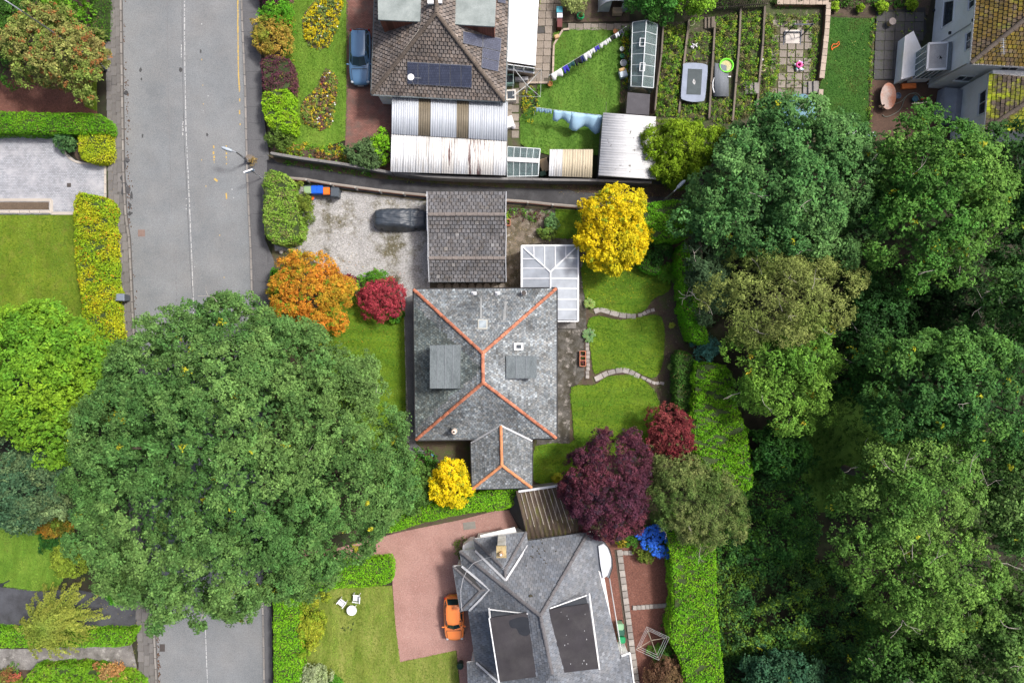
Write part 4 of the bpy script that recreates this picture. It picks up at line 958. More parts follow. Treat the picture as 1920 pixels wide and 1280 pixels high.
M_ghg = mat("greenhouse_glass", (.30, .40, .40), rough=.15, bump=0, trans=.75, var=.2, sc=1.5, finev=.05, spec=.6)
def glasshouse(name, label, px, ridge_px, ze, zr, nseg, cat="greenhouse", frame=None):
    """px: TL TR BR BL at the eaves, ridge_px: two ridge ends (top, bottom)"""
    t = thing(name, label, cat, W(sum(p[0] for p in px) / 4, sum(p[1] for p in px) / 4, 0)); frame = frame or mat("aluminium_frame", (.52, .56, .57), bump=0, rough=.5)
    E = [W(*p, ze) for p in px]; Rr = [W(*p, zr) for p in ridge_px]; fb = MB()
    for (a0, a1), (b0, b1) in (((E[0], E[3]), (Rr[0], Rr[1])), ((E[1], E[2]), (Rr[0], Rr[1]))):
        for i in range(nseg):
            p, q = a0.lerp(a1, i / nseg), a0.lerp(a1, (i + 1) / nseg); r, s = b0.lerp(b1, i / nseg), b0.lerp(b1, (i + 1) / nseg)
            mb = MB(); mb.prism([p, q, s, r], depth=.012, n=Vector((0, 0, 1))); mb.obj("roof_pane", M_ghg, t); fb.bar(p, r, .04)
            mb = MB(); c = (p + q) / 2; mb.bar((p.x, p.y, ze * .5), (q.x, q.y, ze * .5), .015, ze); mb.obj("side_pane", M_ghg, t)
            fb.bar((p.x, p.y, 0), p, .04)
        fb.bar(a1, b1, .05); fb.bar(a0, a1, .06)
    fb.bar(Rr[0], Rr[1], .07); fb.bar(E[0], E[1], .05); fb.bar(E[2], E[3], .06)
    for a, b, r in ((E[0], E[1], Rr[0]), (E[3], E[2], Rr[1])):
        mb = MB(); v = [(a.x, a.y, .1), (b.x, b.y, .1), tuple(b), tuple(r), tuple(a)]; d = (b - a).cross(Vector((0, 0, 1))).normalized() * .01
        mb.prism(v, depth=.01, n=d.normalized()); mb.obj("gable_pane", M_ghg, t)
    fb.obj("frame", frame, t); return t, E, Rr
g1, E, Rr = glasshouse("greenhouse", "long aluminium greenhouse with a green tinted pane row, right of the clothes line lawn", [(1186, 42), (1233, 46), (1225, 165), (1183, 162)], [(1212, 38), (1204, 163)], 1.5, 2.2, 6)
fb = MB()
for yy in (82, 128):
    a = W(1200, yy - 9, 1.95); b = W(1209, yy - 9, 2.14); c = W(1208, yy + 6, 2.14); d = W(1199, yy + 6, 1.95)
    for p, q in ((a, b), (b, c), (c, d), (d, a)): fb.bar(p + Vector((0, 0, .1)), q + Vector((0, 0, .1)), .05)
fb.obj("roof_vent", UPVC, g1)
mb = MB(); 
for x, y, w, h, c in ((1190, 145, .5, .9, (.8, .8, .8)), (1224, 112, .4, .9, (.8, .3, .35)), (1222, 132, .4, .6, (.75, .75, .7)), (1198, 120, .6, .7, (.25, .3, .4)), (1216, 150, .7, .6, (.3, .25, .15))): mb.box(W(x, y, .8), (w, h, .1), t=c)
mb.obj("shelf_goods", mat("mixed_goods", (.8, .8, .8), bump=0), g1)
cover("foliage", None, [(1188, 50), (1210, 50), (1206, 110), (1186, 110)], .9, [(.05, .16, .05), (.04, .12, .05)], dens=260, parent=g1)
g2, E, Rr = glasshouse("cold_frame", "low glazed lean-to with a white ridge board beside the rusty sheets", [(951, 331), (952, 275), (1013, 279), (1009, 330)], [(951, 299), (1010, 302)], 1.2, 1.5, 5, "cold frame")
mb = MB(); mb.bar(Rr[0] + Vector((0, 0, .08)), Rr[1] + Vector((0, 0, .08)), .36, .06); mb.obj("ridge_board", M_wcorr, g2)
mb = MB()
for i, (x, y, w, h, c) in enumerate(((957, 286, .3, .7, (.8, .8, .8)), (967, 286, .45, .8, (.12, .12, .13)), (977, 284, .4, .4, (.7, .7, .7)), (988, 288, .5, .8, (.75, .75, .72)), (999, 287, .4, .7, (.72, .62, .48)), (960, 316, .4, .8, (.5, .45, .4)), (975, 318, .5, .7, (.25, .28, .3)), (1000, 315, .5, .6, (.5, .52, .55)), (985, 326, 1.0, .2, (.8, .8, .8)))): mb.box(W(x, y, .9), (w, h, .05 + i * .004), t=c)
mb.obj("stored_boards", mat("stored_goods", (.8, .8, .8), bump=0, finev=.1), g2)
# polytunnel
pt = thing("polytunnel", "small silvery polythene tunnel with an open doorway at the top of the lawn", "polytunnel", W(1148, 0, 0))
mb = MB(); ns = 10; vs = []; fs = []
for j in range(7):
    yy = 24 - j * 24
    for i in range(ns + 1):
        a = math.pi * i / ns; c = W(1148 + j * .3, yy, 0); vs.append((c.x - 1.22 * math.cos(a) * (1 + .01 * R.random()), c.y, .15 + 2.0 * math.sin(a) ** .8 - (.08 if j % 2 else 0)))
for j in range(6): fs += [(j * (ns + 1) + i, j * (ns + 1) + i + 1, (j + 1) * (ns + 1) + i + 1, (j + 1) * (ns + 1) + i) for i in range(ns)]
mb.add(vs, fs); mb.obj("polythene_cover", mat("polythene", (.50, .55, .62), rough=.35, var=.2, sc=1.5, finev=.05, bump=.4, bsc=5, stretch=(1.5, .5, 1), trans=.2), pt, True)
c = W(1148, 24, 0); mb = MB(); mb.tube([Vector(v) + Vector((0, 0, .02)) for v in vs[:ns + 1]], .045, 6); mb.obj("hoop", M_steel, pt, True)
mb = MB(); mb.prism([(c.x - 1.2, c.y, .15), (c.x - .3, c.y, .15), (c.x - .3, c.y, 1.95), (c.x - .8, c.y, 1.6), (c.x - 1.15, c.y, .9)], depth=.03, n=Vector((0, -1, 0))); mb.prism([(c.x + .65, c.y, .15), (c.x + 1.2, c.y, .15), (c.x + 1.15, c.y, .9), (c.x + .65, c.y, 1.7)], depth=.03, n=Vector((0, -1, 0))); mb.obj("end_panel", mat("polythene_end", (.34, .38, .38), rough=.4, bump=0), pt)
mb = MB(); mb.box((c.x + .35, c.y - .15, .5), (.8, .5, .5), t=(.6, .5, .35)); mb.obj("crate", mat("crate_wood", (.6, .55, .5)), pt)

# -- white house on the right
wh = thing("white_rendered_house", "two-storey white rendered house with mossy brown tiled roofs in the upper right corner", "house", W(1840, 150, 0))
z6 = 6.0; ea = W(1820, 119, z6); en = W(1836, -60, z6); ee = W(2080, 134, z6); rk = W(1990, -20, 8.6); 
rk2 = W(1995, -140, 8.6); en2 = W(1843, -140, z6)
roof(wh, [([en2, ea, rk, rk2], en2, ea), ([ea, ee, rk], ea, ee)], .33, .30, .06, M_mosstile, noise_tint(.7, 1.2, patch=.1, warm=.08, moss=(1.1, 1.15, .45), pm=.2), gap=.03)
ridge(wh, ea + up, rk + up, .17, M_hip, .42)
gutter(wh, [en2, ea, ee], M_wgutter, .07)
dw = (ea - en2).normalized(); de = (ee - ea).normalized()
cA = ea + (-dw) * .35 + de * .35; wn_ = cA - dw * 14; we_ = cA + de * 12
mb = MB(); mb.prism([Vector((p.x, p.y, z6 - .03)) for p in (cA, we_, we_ - dw * 14, wn_)], zb=0); mb.obj("wall", M_white, wh)
nW = Vector((dw.y, -dw.x, 0)); nW = nW if nW.x < 0 else -nW; nS = Vector((de.y, -de.x, 0)); nS = nS if nS.y < 0 else -nS
pw = (Vector((cA.x, cA.y, 0)), nW.normalized()); ps = (Vector((cA.x, cA.y, 0)), nS.normalized())
def win_px(pl, px, nx=2): window(wh, [onplane(x, y, *pl) for x, y in px], pl[1], nx, fw=.09)
win_px(pw, [(1767, 53), (1771, 4), (1790, 0), (1787, 40)][:], 1)
win_px(pw, [(1817, 20), (1818, -10), (1830, -14), (1828, 10)])
win_px(pw, [(1811, 96), (1813, 64), (1823, 57), (1821, 90)])
win_px(ps, [(1788, 150), (1817, 152), (1829, 143), (1800, 142)]); win_px(ps, [(1872, 131), (1905, 132), (1912, 126), (1880, 125)])
mb = MB(); mb.tube([onplane(1758, 84, *pw) + nW * .08, onplane(1822, 45, *pw) + nW * .08], .05, 6); mb.tube([onplane(1721, 168, *pw) + nW * .08, onplane(1815, 120, *pw) + nW * .08], .06, 6); mb.obj("drainpipe", M_wgutter, wh, True)
for q in ((1783, 62), (1753, 20), (1827, 38)):
    mb = MB(); mb.box(onplane(*q, *pw) + nW * .08, (.16, .2, .16)); mb.obj("wall_lamp", M_plain, wh)
# wing
z5 = 4.9; fa = W(1847, 243, z5); fn = W(1855, 138, z5); fe = W(2080, 252, z5); fr_ = W(1990, 150, 7.0)
roof(wh, [([fn, fa, fr_], fn, fa), ([fa, fe, fr_], fa, fe)], .33, .30, .05, mat("mossy_tile_yellow", (.085, .065, .05), var=.25, finev=.3, col2=(.22, .24, .015), c2sc=.8, c2th=.5, c2w=.05), noise_tint(.6, 1.3, patch=.1, moss=(1.2, 1.4, .4), pm=.3), name="wing_roof_tiles")
ridge(wh, fa + up, fr_ + up, .16, M_hip, .42); gutter(wh, [fn, fa, fe], M_wgutter, .06)
d1 = (fa - fn).normalized(); d2 = (fe - fa).normalized(); cB = fa - d1 * .3 + d2 * .3
mb = MB(); mb.prism([Vector((p.x, p.y, z5 - .03)) for p in (cB, cB + d2 * 12, cB + d2 * 12 - d1 * 4.4, cB - d1 * 4.4)], zb=0); mb.obj("wing_wall", M_white, wh)
n1 = Vector((d1.y, -d1.x, 0)); n1 = n1 if n1.x < 0 else -n1; pb = (Vector((cB.x, cB.y, 0)), n1.normalized())
win_px(pb, [(1835, 217), (1838, 176), (1851, 166), (1848, 211)])
mb = MB(); mb.tube([onplane(1815, 247, *pb) + n1 * .06, onplane(1846, 238, *pb) + n1 * .06], .05, 6); mb.obj("drainpipe", M_wgutter, wh, True)
mb = MB(); c = onplane(1860, 100, *plane(ea, ee, rk)); mb.tube([c, c + Vector((0, 0, 1.2))], .03, 6); t_ = c + Vector((0, 0, 1.2)); mb.tube([t_ + Vector((.05, -.6, 0)), t_ + Vector((0, .6, 0))], .02, 5)
for i in range(9): mb.tube([t_ + Vector((-.2, -.5 + i * .13, 0)), t_ + Vector((.2, -.5 + i * .13, 0))], .012, 4)
mb.obj("tv_aerial", M_steel, wh)
# porch
pc = thing("glazed_porch", "white framed porch with a leaf-strewn flat roof against the white wall", "porch", W(1750, 115, 0))
pp = [(1739, 82), (1778, 80), (1775, 131), (1736, 133)]
mb = MB(); mb.prism([W(x, y, 2.9) for x, y in pp], depth=.08); mb.obj("flat_roof", mat("grey_porch_roof", (.36, .36, .36), col2=(.02, .02, .02), c2sc=1.8, c2th=.66, c2w=.015), pc)
I = inset([(W(x, y, 2.8).x, W(x, y, 2.8).y) for x, y in pp], .06)
mb = MB()
for i in range(4):
    a, b = I[i], I[(i + 1) % 4]
    for k in range(4): p = (a[0] + (b[0] - a[0]) * k / 4, a[1] + (b[1] - a[1]) * k / 4); mb.bar((*p, .9), (*p, 2.8), .07)
    mb.bar((*a[:2], 2.86), (*b[:2], 2.86), .16); mb.bar((*a[:2], .95), (*b[:2], .95), .08)
mb.obj("frame", UPVC, pc)
mb = MB(); mb.prism([(p[0], p[1], .95) for p in I], zb=0); mb.obj("dwarf_wall", M_white, pc)
mb = MB()
for i in range(4): a, b = I[i], I[(i + 1) % 4]; mb.bar((*a[:2], 1.85), (*b[:2], 1.85), .02, 1.8)
mb.obj("side_pane", mat("porch_glass", (.35, .45, .45), rough=.05, trans=.7, bump=0), pc)
mb = MB(); mb.prism([W(1780, 79, 3.0), W(1786, 78, 3.1), W(1783, 131, 3.1), W(1776, 132, 3.0)], depth=.1); mb.obj("flashing", M_lead, pc)
sw = thing("white_side_wall", "low white wall with angled top standing beside the dark patio", "wall", W(1705, 110, 0))
mb = MB(); mb.prism([W(1697, 68, 1.2), W(1713, 58, 1.2), W(1728, 91, 1.2), W(1722, 140, 1.2), (W(1690, 149, 1.2))], zb=0); mb.obj("render", M_white, sw)
mb = MB(); mb.bar(W(1692, 153, .5), W(1716, 140, .5), .05, .9); mb.obj("handrail", UPVC, sw)

# -- lower house
lh = thing("blue_slate_house", "large bungalow with smooth blue-grey slate roof, white chimney and two black flat dormers", "house", W(1015, 1180, 0))
e3, r7 = 2.8, 6.6
L1, L2, AP = W(862, 1033, e3), W(1103, 997, e3), W(1013, 1154, r7); AQ = W(1035, 1262, r7)
WB, WS = W(879, 1143, e3), W(900, 1300, e3)
ts = noise_tint(.78, 1.2, spots=.05, spot=(1.3, 1.3, 1.3), patch=.10, sc=2, warm=.03)
L3 = W(1143, 1084, e3); LE = W(1172, 1262, e3); LW = W(898, 1290, e3); LS = W(1100, 1420, e3); LSW = W(915, 1420, e3); LSE = W(1195, 1420, e3)
roof(lh, [([L1, L2, AP], L1, L2), ([LW, L1, AP, AQ], LW, L1), ([L2, LE, AQ, AP], L2, LE), ([LW, AQ, LSW], LW, LSW), ([LE, LSE, AQ], LE, LSE), ([LSW, LSE, AQ], LSW, LSE)], .30, .25, .026, M_slate2, ts)
for a, b in ((L1, AP), (L2, AP), (AP, AQ)): ridge(lh, a + up * .6, b + up * .6, .14, M_greyhip, .45)
walls(lh, [L1, L2, L3, LE, LSE, LSW, LW], e3 - .05, M_white, .4)
lN = plane(L1, L2, AP); lWp = plane(LW, L1, AP); lEp = plane(L2, LE, AQ)
def bay(corners, apex_px, za, valley, nm):
    """small hipped bay: corners A,B,C,D at the eave, apex inside, valley meets main roof"""
    C_ = [W(*c, e3 - .05) for c in corners]; a = W(*apex_px, za); v = valley
    return C_, a, v
# bay A (north) with the chimney
a0, a1, a2, a3 = W(888, 1010, 2.75), W(987, 997, 2.75), W(990, 1021, 2.85), W(891, 1031, 2.85); ap = W(947, 1068, 4.55); av = W(948, 1086, 4.6)
roof(lh, [([a0, a1, ap], a0, a1), ([a3, a0, ap], a3, a0), ([a3, ap, av], a3, av), ([a1, a2, ap], a1, a2), ([a2, av, ap], a2, av)], .30, .25, .026, M_slate2, ts, name="bay_roof_tiles")
for a, b in ((a0, ap), (a1, ap)): ridge(lh, a + up * .6, b + up * .6, .12, M_greyhip, .45)
ridge(lh, ap + up * .6, av + up * .6, .12, M_greyhip, .45)
def vf(a, b): m_ = MB(); m_.bar(a + Vector((0, 0, .15)), b + Vector((0, 0, .20)), .16, .06); m_.obj("valley_flashing", M_valley, lh)
vf(a3, av); vf(a2, av); # + Vector((0, 0, .10)), av + Vector((0, 0, .12)), .16, .05)
b0, b1, b2, b3 = W(849, 1061, 2.75), W(866, 1060, 2.85), W(880, 1143, 2.85), W(863, 1145, 2.75); bp = W(900, 1107, 3.75); bv = W(919, 1103, 3.95)
vf(b1, bv); vf(b2, bv)
c0, c1, c2_ = W(876, 1241, 2.75), W(893, 1240, 2.85), W(880, 1330, 2.75); cv = W(937, 1279, 4.3)
vf(c1, cv)
roof(lh, [([b0, b3, bp], b0, b3), ([b0, bp, bv, b1], b0, b1), ([b3, b2, bv, bp], b3, b2)], .30, .25, .026, M_slate2, ts, name="bay_roof_tiles")
for a, b in ((b0, bp), (b3, bp), (bp, bv)): ridge(lh, a + up * .5, b + up * .5, .10, M_greyhip, .45)
roof(lh, [([c0, c2_, cv], c0, c2_), ([c0, cv, c1], c0, c1)], .30, .25, .026, M_slate2, ts, name="bay_roof_tiles")
gutter(lh, [a3, a0, a1], M_wgutter, .045); gutter(lh, [L1, b1], M_wgutter, .045); gutter(lh, [L1, a3], M_wgutter, .045); gutter(lh, [b1, b0, b3, b2, c1, c0, c2_], M_wgutter, .045); gutter(lh, [a2, L2], M_gutter, .05); gutter(lh, [L3, LE], M_wgutter, .045)
for q in ([W(889, 1012, 2.6), W(986, 999, 2.6), W(990, 1030, 2.6), W(893, 1045, 2.6)], [W(851, 1064, 2.6), W(880, 1058, 2.6), W(893, 1140, 2.6), W(865, 1142, 2.6)], [W(878, 1244, 2.6), W(900, 1240, 2.6), W(915, 1330, 2.6), W(882, 1330, 2.6)]):
    I = inset([(p.x, p.y) for p in q], .25); mb = MB(); mb.prism([(p[0], p[1], 2.6) for p in I], zb=0); mb.obj("bay_wall", M_white, lh)
mb = MB(); mb.prism([W(900, 1003, 2.0), W(965, 988, 2.0), W(970, 1003, 2.0), W(903, 1016, 2.0)], depth=.15); mb.obj("porch_canopy", M_white, lh)
mb = MB(); mb.prism([W(868, 1022, 1.2), W(880, 1014, 1.2), W(889, 1012, 1.2), W(890, 1032, 1.2), W(866, 1040, 1.2)], zb=0); mb.obj("bay_window_base", M_white, lh)
# NE corner and curved bay
mb = MB(); arc = [(1100, 998), (1121, 1005), (1133, 1016), (1143, 1030), (1148, 1048), (1148, 1064), (1142, 1084)]
mb.prism([onplane(x, y, *lEp) + Vector((0, 0, -.02)) if False else W(x, y, 2.78) for x, y in arc + [(1110, 1060)]], depth=.1); mb.obj("curved_eave", M_slate2, lh)
mb = MB(); mb.prism([W(x, y, 2.95) for x, y in ((1122, 1023), (1131, 1019), (1139, 1026), (1145, 1042), (1146, 1060), (1139, 1078), (1131, 1085), (1126, 1060))], depth=.14); mb.obj("bay_roof_lead", mat("pale_lead", (.55, .57, .60), finev=.1, var=.1), lh)
gutter(lh, [W(x, y, 2.8) for x, y in arc[1:]], M_gutter, .05)
mb = MB(); mb.prism([W(x, y, 2.6) for x, y in ((1105, 1010), (1125, 1012), (1139, 1030), (1142, 1055), (1136, 1076), (1110, 1080))], zb=0); mb.obj("curved_bay_wall", M_white, lh)
mb = MB(); mb.prism([W(1161, 1228, 2.4), W(1178, 1224, 2.4), W(1190, 1300, 2.4), W(1170, 1300, 2.4)], zb=0); mb.obj("side_wall", M_white, lh)
roof(lh, [([W(1163, 1232, 2.9), W(1179, 1226, 2.7), W(1190, 1300, 2.7), W(1174, 1306, 2.9)], W(1179, 1226, 2.7), W(1190, 1300, 2.7))], .3, .24, .02, M_slate2, ts, name="side_roof_tiles")
mb = MB(); mb.bar(W(1165, 1229, 2.95), W(1181, 1223, 2.75), .12); mb.bar(W(1181, 1223, 2.75), W(1190, 1290, 2.75), .10); mb.obj("bargeboard", UPVC, lh)
d1_ = dormer(lh, [(919, 1158), (994, 1147), (1013, 1267), (938, 1278)], 6.0, 2.6, M_felt, M_slate2, lip=.12)
d2_ = dormer(lh, [(1030, 1142), (1104, 1131), (1123, 1253), (1047, 1262)], 6.0, 2.6, M_felt, M_slate2, lip=.12)
mb = MB()
for q in ([(917, 1158), (936, 1279)],): mb.bar(W(*q[0], 6.03), W(*q[1], 6.03), .08, .1)
mb.bar(W(1105, 1112, 5.2), W(1124, 1254, 5.9), .10, .12); mb.bar(W(1031, 1140, 6.0), W(1104, 1114, 5.0), .07, .07); mb.bar(W(919, 1142, 5.0), W(990, 1150, 6.0), .07, .07)
mb.bar(W(917, 1140, 5.0), W(919, 1158, 6.0), .12, .12)
mb.obj("dormer_trim", UPVC, lh)
mb = MB(); mb.prism([W(x, y, 6.006) for x, y in smooth_poly([(955, 1164), (968, 1158), (982, 1156), (992, 1160), (992, 1172), (994, 1186), (986, 1192), (974, 1188), (968, 1178), (958, 1176)], 4)], depth=.003); mb.obj("puddle", mat("rain_puddle", (.022, .024, .028), rough=.12, bump=0, spec=.6), d1_)
for i, (x, y) in enumerate([(1052, 1147), (1066, 1160), (1063, 1154), (1097, 1151), (1096, 1182), (1100, 1198), (1065, 1206), (1059, 1209), (1095, 1238), (1100, 1244), (1070, 1244), (1062, 1190), (1092, 1243)]): mb = MB(); mb.prism([W(px, py, 6.005 + i * .0004) for px, py in ell(x, y, R.uniform(.3, .7), R.uniform(.5, 1.8), 6, .5)], depth=.003); mb.obj("bird_dropping", M_valley, d2_)
mb = MB()
for i in range(16):
    x, y = R.gauss(1000, 22), R.gauss(1040, 12); mb.blob(onplane(x, y, *lN) + Vector((0, 0, .04)), (.13, .13, .08), 6)
mb.blob(onplane(995, 1117, *lN) + Vector((0, 0, .05)), (.35, .3, .1), 8); mb.obj("moss_clump", mat("moss", (.05, .045, .03), finev=.5), lh, kind="stuff")
# chimney
ch = W(941, 1014, 3.4); mb = MB(); mb.box((ch.x, ch.y, 4.6), (.62, .75, 3.0)); co = mb.obj("chimney", mat("white_chimney_render", (.70, .68, .64), finev=.1, col2=(.45, .42, .33), c2sc=1.5), lh)
mb = MB(); mb.box((ch.x, ch.y, 6.15), (.76, .9, .16)); mb.obj("chimney_cap", mat("lichen_cap", (.42, .33, .17), finev=.3), co)
mb = MB(); mb.lathe((ch.x - .02, ch.y - .08, 6.22), [(.18, 0), (.15, .3), (.17, .35), (.17, .42), (.11, .42), (.11, .1)], 14); mb.obj("chimney_pot", mat("buff_pot", (.50, .32, .16), bump=0), co, True)
mb = MB(); mb.blob((ch.x - .02, ch.y - .08, 6.72), (.2, .2, .12)); mb.obj("flue_cowl", UPVC, co, True)
mb = MB(); b_ = Vector((ch.x + .4, ch.y - .3, 5.6)); mb.tube([b_, b_ + Vector((0, 0, 1.9))], .02, 5); t_ = b_ + Vector((0, 0, 1.9)); dA = Vector((.35, .75, 0)).normalized(); pA = Vector((dA.y, -dA.x, 0)); mb.tube([t_ - dA * .7, t_ + dA * .7], .02, 5)
for i in range(12): q = t_ - dA * (.65 - i * .11); mb.tube([q - pA * .13, q + pA * .13], .012, 4)
mb.obj("tv_aerial", M_steel, co)
mb = MB(); cab = [(923, 1043), (905, 1048), (888, 1055), (876, 1068), (868, 1085), (864, 1105), (864, 1125), (866, 1144)]; zc_ = [4.0, 3.9, 3.7, 3.5, 3.5, 3.4, 3.3, 3.1]
mb.tube([W(x, y, z + .12) for (x, y), z in zip(cab, zc_)], .02, 5); mb.obj("cable", mat("pale_cable", (.5, .5, .52), bump=0), lh, True)
# brown ribbed garage
bg_ = thing("brown_ribbed_garage", "garage with brown mossy ribbed sheet roof half under the purple tree", "garage", W(1030, 960, 0))
gq = [(970, 922), (1062, 908), (1104, 996), (992, 1010)]
sheets(bg_, (967, 920), (1075, 905), (1108, 995), (990, 1011), 2.5, 2.4, [i / 7 for i in range(8)], [mat("brown_mossy_sheet", (.085, .062, .045), var=.25, finev=.4, stretch=(3, .5, 1), col2=(.16, .13, .11), c2sc=1.1, c2th=.6, c2w=.06, col3=(.07, .07, .015), c3sc=1.2, c3th=.56)], .33, .04)
mb = MB()
for i in range(1, 13):
    a, b = lerpx((967, 920), (1075, 905), i / 13), lerpx((990, 1011), (1108, 995), i / 13); mb.bar(W(*a, 2.555), W(*lerpx(a, b, R.uniform(.55, .98)), 2.46), .035, .02)
mb.obj("lichen_rib", mat("lichen_line", (.42, .38, .33), finev=.5), bg_)
mb = MB(); mb.bar(W(972, 921, 2.55), W(1062, 908, 2.55), .18, .1); mb.obj("white_capping", M_valley, bg_)
mb = MB(); mb.prism([W(970, 924, 2.3), W(1068, 910, 2.3), W(1100, 994, 2.3), W(990, 1008, 2.3)], zb=0); mb.obj("wall", M_gtimber, bg_)
mb = MB(); mb.prism([W(955, 957, .4), W(968, 925, 2.2), W(990, 1010, 2.2), W(982, 1008, .4)], depth=.08, n=Vector((-1, 0, .5)).normalized()); mb.obj("side_panel", mat("dark_side", (.05, .05, .055)), bg_)
# ================================================================ OBJECTS
# -- fences and garden walls
def fence_boards(name, label, pts, zt, w, m, seg, cat="fence", thick=.05, cap=.16, posts=True):
    """close-boarded fence: board panels between the points, capping board and posts"""
    c = W(*pts[len(pts) // 2], 0); t = thing(name, label, cat, c)
    P = smooth_poly(pts, 2, False)
    A_ = [W(x, y, zt) for x, y in P]
    acc = 0
    for a, b in zip(A_, A_[1:]):
        L_ = (b - a).length; k = max(1, round(L_ / seg))
        for i in range(k):
            p, q = a.lerp(b, i / k), a.lerp(b, (i + 1) / k); z = zt * .5 + R.uniform(-.02, .02)
            barpiece("board", (p.x, p.y, z), (q.x - (q.x - p.x) * .02, q.y - (q.y - p.y) * .02, z), thick * R.uniform(.8, 1.1), zt, m, t)
            barpiece("capping_board", (p.x, p.y, zt + .02), (q.x, q.y, zt + .02), cap, .035, m, t)
        if posts: block("post", (a.x, a.y, zt * .5 + .03), (.10, .10, zt + .1), m, t)
    return t
fence_boards("board_fence", "grey weathered board fence behind shrubs on the upper side of the lane near the road", [(508, 287), (560, 296), (640, 307), (735, 324)], 1.3, .1, M_gtimber, 1.6, cap=.22)
fence_boards("board_fence", "grey weathered board fence behind the corrugated lean-to and sheds along the lane", [(736, 322), (800, 330), (900, 334), (1000, 336), (1030, 337), (1120, 338), (1222, 342)], 1.6, .1, M_gtimber, 1.7, cap=.2)

def rail_fence(label, pts, h=1.05, dx=1.0):
    c = W(*pts[0], 0); t = thing("post_and_rail_fence", label, "fence", c, "post and rail fences along the lane")
    P = [W(x, y, 0) for x, y in pts]
    for a, b in zip(P, P[1:]):
        barpiece("rail", (a.x, a.y, h), (b.x, b.y, h), .13, .07, M_timberp, t); barpiece("rail", (a.x, a.y, h * .5), (b.x, b.y, h * .5), .05, .09, M_timberp, t)
        barpiece("gravel_board", (a.x, a.y, .12), (b.x, b.y, .12), .06, .3, M_redtim, t)
    for a in P: block("post", (a.x, a.y - .06, h / 2 + .03), (.13, .16, h + .08), M_post, t)
M_timberp = mat("pale_rail_timber", (.26, .23, .20), finev=.3, rnd=.1); M_redtim = mat("red_brown_board", (.12, .055, .035), finev=.3); M_post = mat("concrete_post", (.36, .34, .31), finev=.2, rnd=.1)
rail_fence("pale post and rail fence behind the row of bins beside the gravel drive", [(546, 338), (581, 341), (626, 349), (671, 355), (716, 361), (760, 366), (802, 370)])
rail_fence("pale post and rail fence from the grey garage roof to behind the large yellow tree", [(948, 379), (989, 382), (1035, 387), (1082, 391), (1130, 396), (1175, 392)])

def wall_run(name, label, pts, h, w, m, mc=None, seg=None, group=None, cat="wall", child="coping_stone"):
    c = W(*pts[0], 0); t = thing(name, label, cat, c, group); P = [W(x, y, 0) for x, y in pts]
    mb = MB()
    for a, b in zip(P, P[1:]): mb.bar((a.x, a.y, h / 2), (b.x, b.y, h / 2), w * .8, h)
    mb.obj("wall_body", m, t)
    for a, b in zip(P, P[1:]):
        L_ = (b - a).length; k = max(1, round(L_ / (seg or 1.2)))
        for i in range(k):
            p, q = a.lerp(b, (i + .02) / k), a.lerp(b, (i + .98) / k); barpiece(child, (p.x, p.y, h + .03), (q.x, q.y, h + .03), w * R.uniform(.93, 1.05), .08, mc or m, t)
    return t
M_cope = mat("sand_coping", (.38, .31, .25), finev=.25, rnd=.12)
wall_run("garden_wall", "brick retaining wall with sandy coping slabs beside the dark green rectangular lawn", [(1452, 10), (1548, 11), (1545, 60), (1540, 110), (1535, 152)], .55, .42, M_brickw, M_cope, .55)
wall_run("garden_wall", "short piece of coping-topped wall below the stone steps, beside the blue trampoline", [(1534, 172), (1530, 222)], .55, .38, M_brickw, M_cope, .55)
wall_run("lawn_edging_wall", "cream low kerb wall bending around the clothes line lawn beside the slab path", [(1067, 57), (1055, 58), (1038, 86), (1036, 150)], .22, .17, M_cope, M_cope, 1.1)
wall_run("lawn_edging_wall", "short cream kerb wall at the foot of the slab path by the rotary dryer", [(1030, 157), (988, 157)], .22, .17, M_cope, M_cope, 1.0)
for lab, pts in (("leftmost weathered timber sleeper wall across the overgrown terraces", [(1236, 45), (1233, 90), (1230, 150), (1226, 210)]),
                 ("timber sleeper wall immediately left of the rectangular trampoline", [(1290, 40), (1284, 90), (1277, 150), (1271, 215)]),
                 ("timber sleeper wall between the rectangular trampoline and the grey slide panel", [(1338, 45), (1335, 100), (1331, 160), (1327, 225)]),
                 ("timber sleeper wall right of the lime green sandpit", [(1386, 20), (1383, 90), (1377, 160), (1371, 230)]),
                 ("timber sleeper wall left of the paved swing area", [(1431, 15), (1427, 90), (1421, 150), (1416, 210)])):
    wall_run("sleeper_wall", lab, pts, .40, .17, M_timber, M_timber, 2.2, "timber sleeper walls of the terraces", child="sleeper")
tf = thing("slatted_fence", "leaning weathered slatted timber fence along the top edge of the terraces", "fence", W(1385, 15, 0))
for i in range(26):
    x = 1336 + i * 4.0; barpiece("slat", W(x, 19 - i * .25, .1), W(x + 3.5, 6 - i * .25, 1.3), .12, .03, M_timber, tf)
mb = MB(); mb.bar(W(1334, 15, .8), W(1440, 7, .8), .06, .08); mb.obj("rail", M_timber, tf)
rt = wall_run("greenhouse_boundary_wall", "mossy timber boundary behind the greenhouse and charcoal shed", [(1240, 45), (1236, 110), (1228, 170), (1224, 214)], .9, .14, M_timber, M_timber, 2.4, child="sleeper")

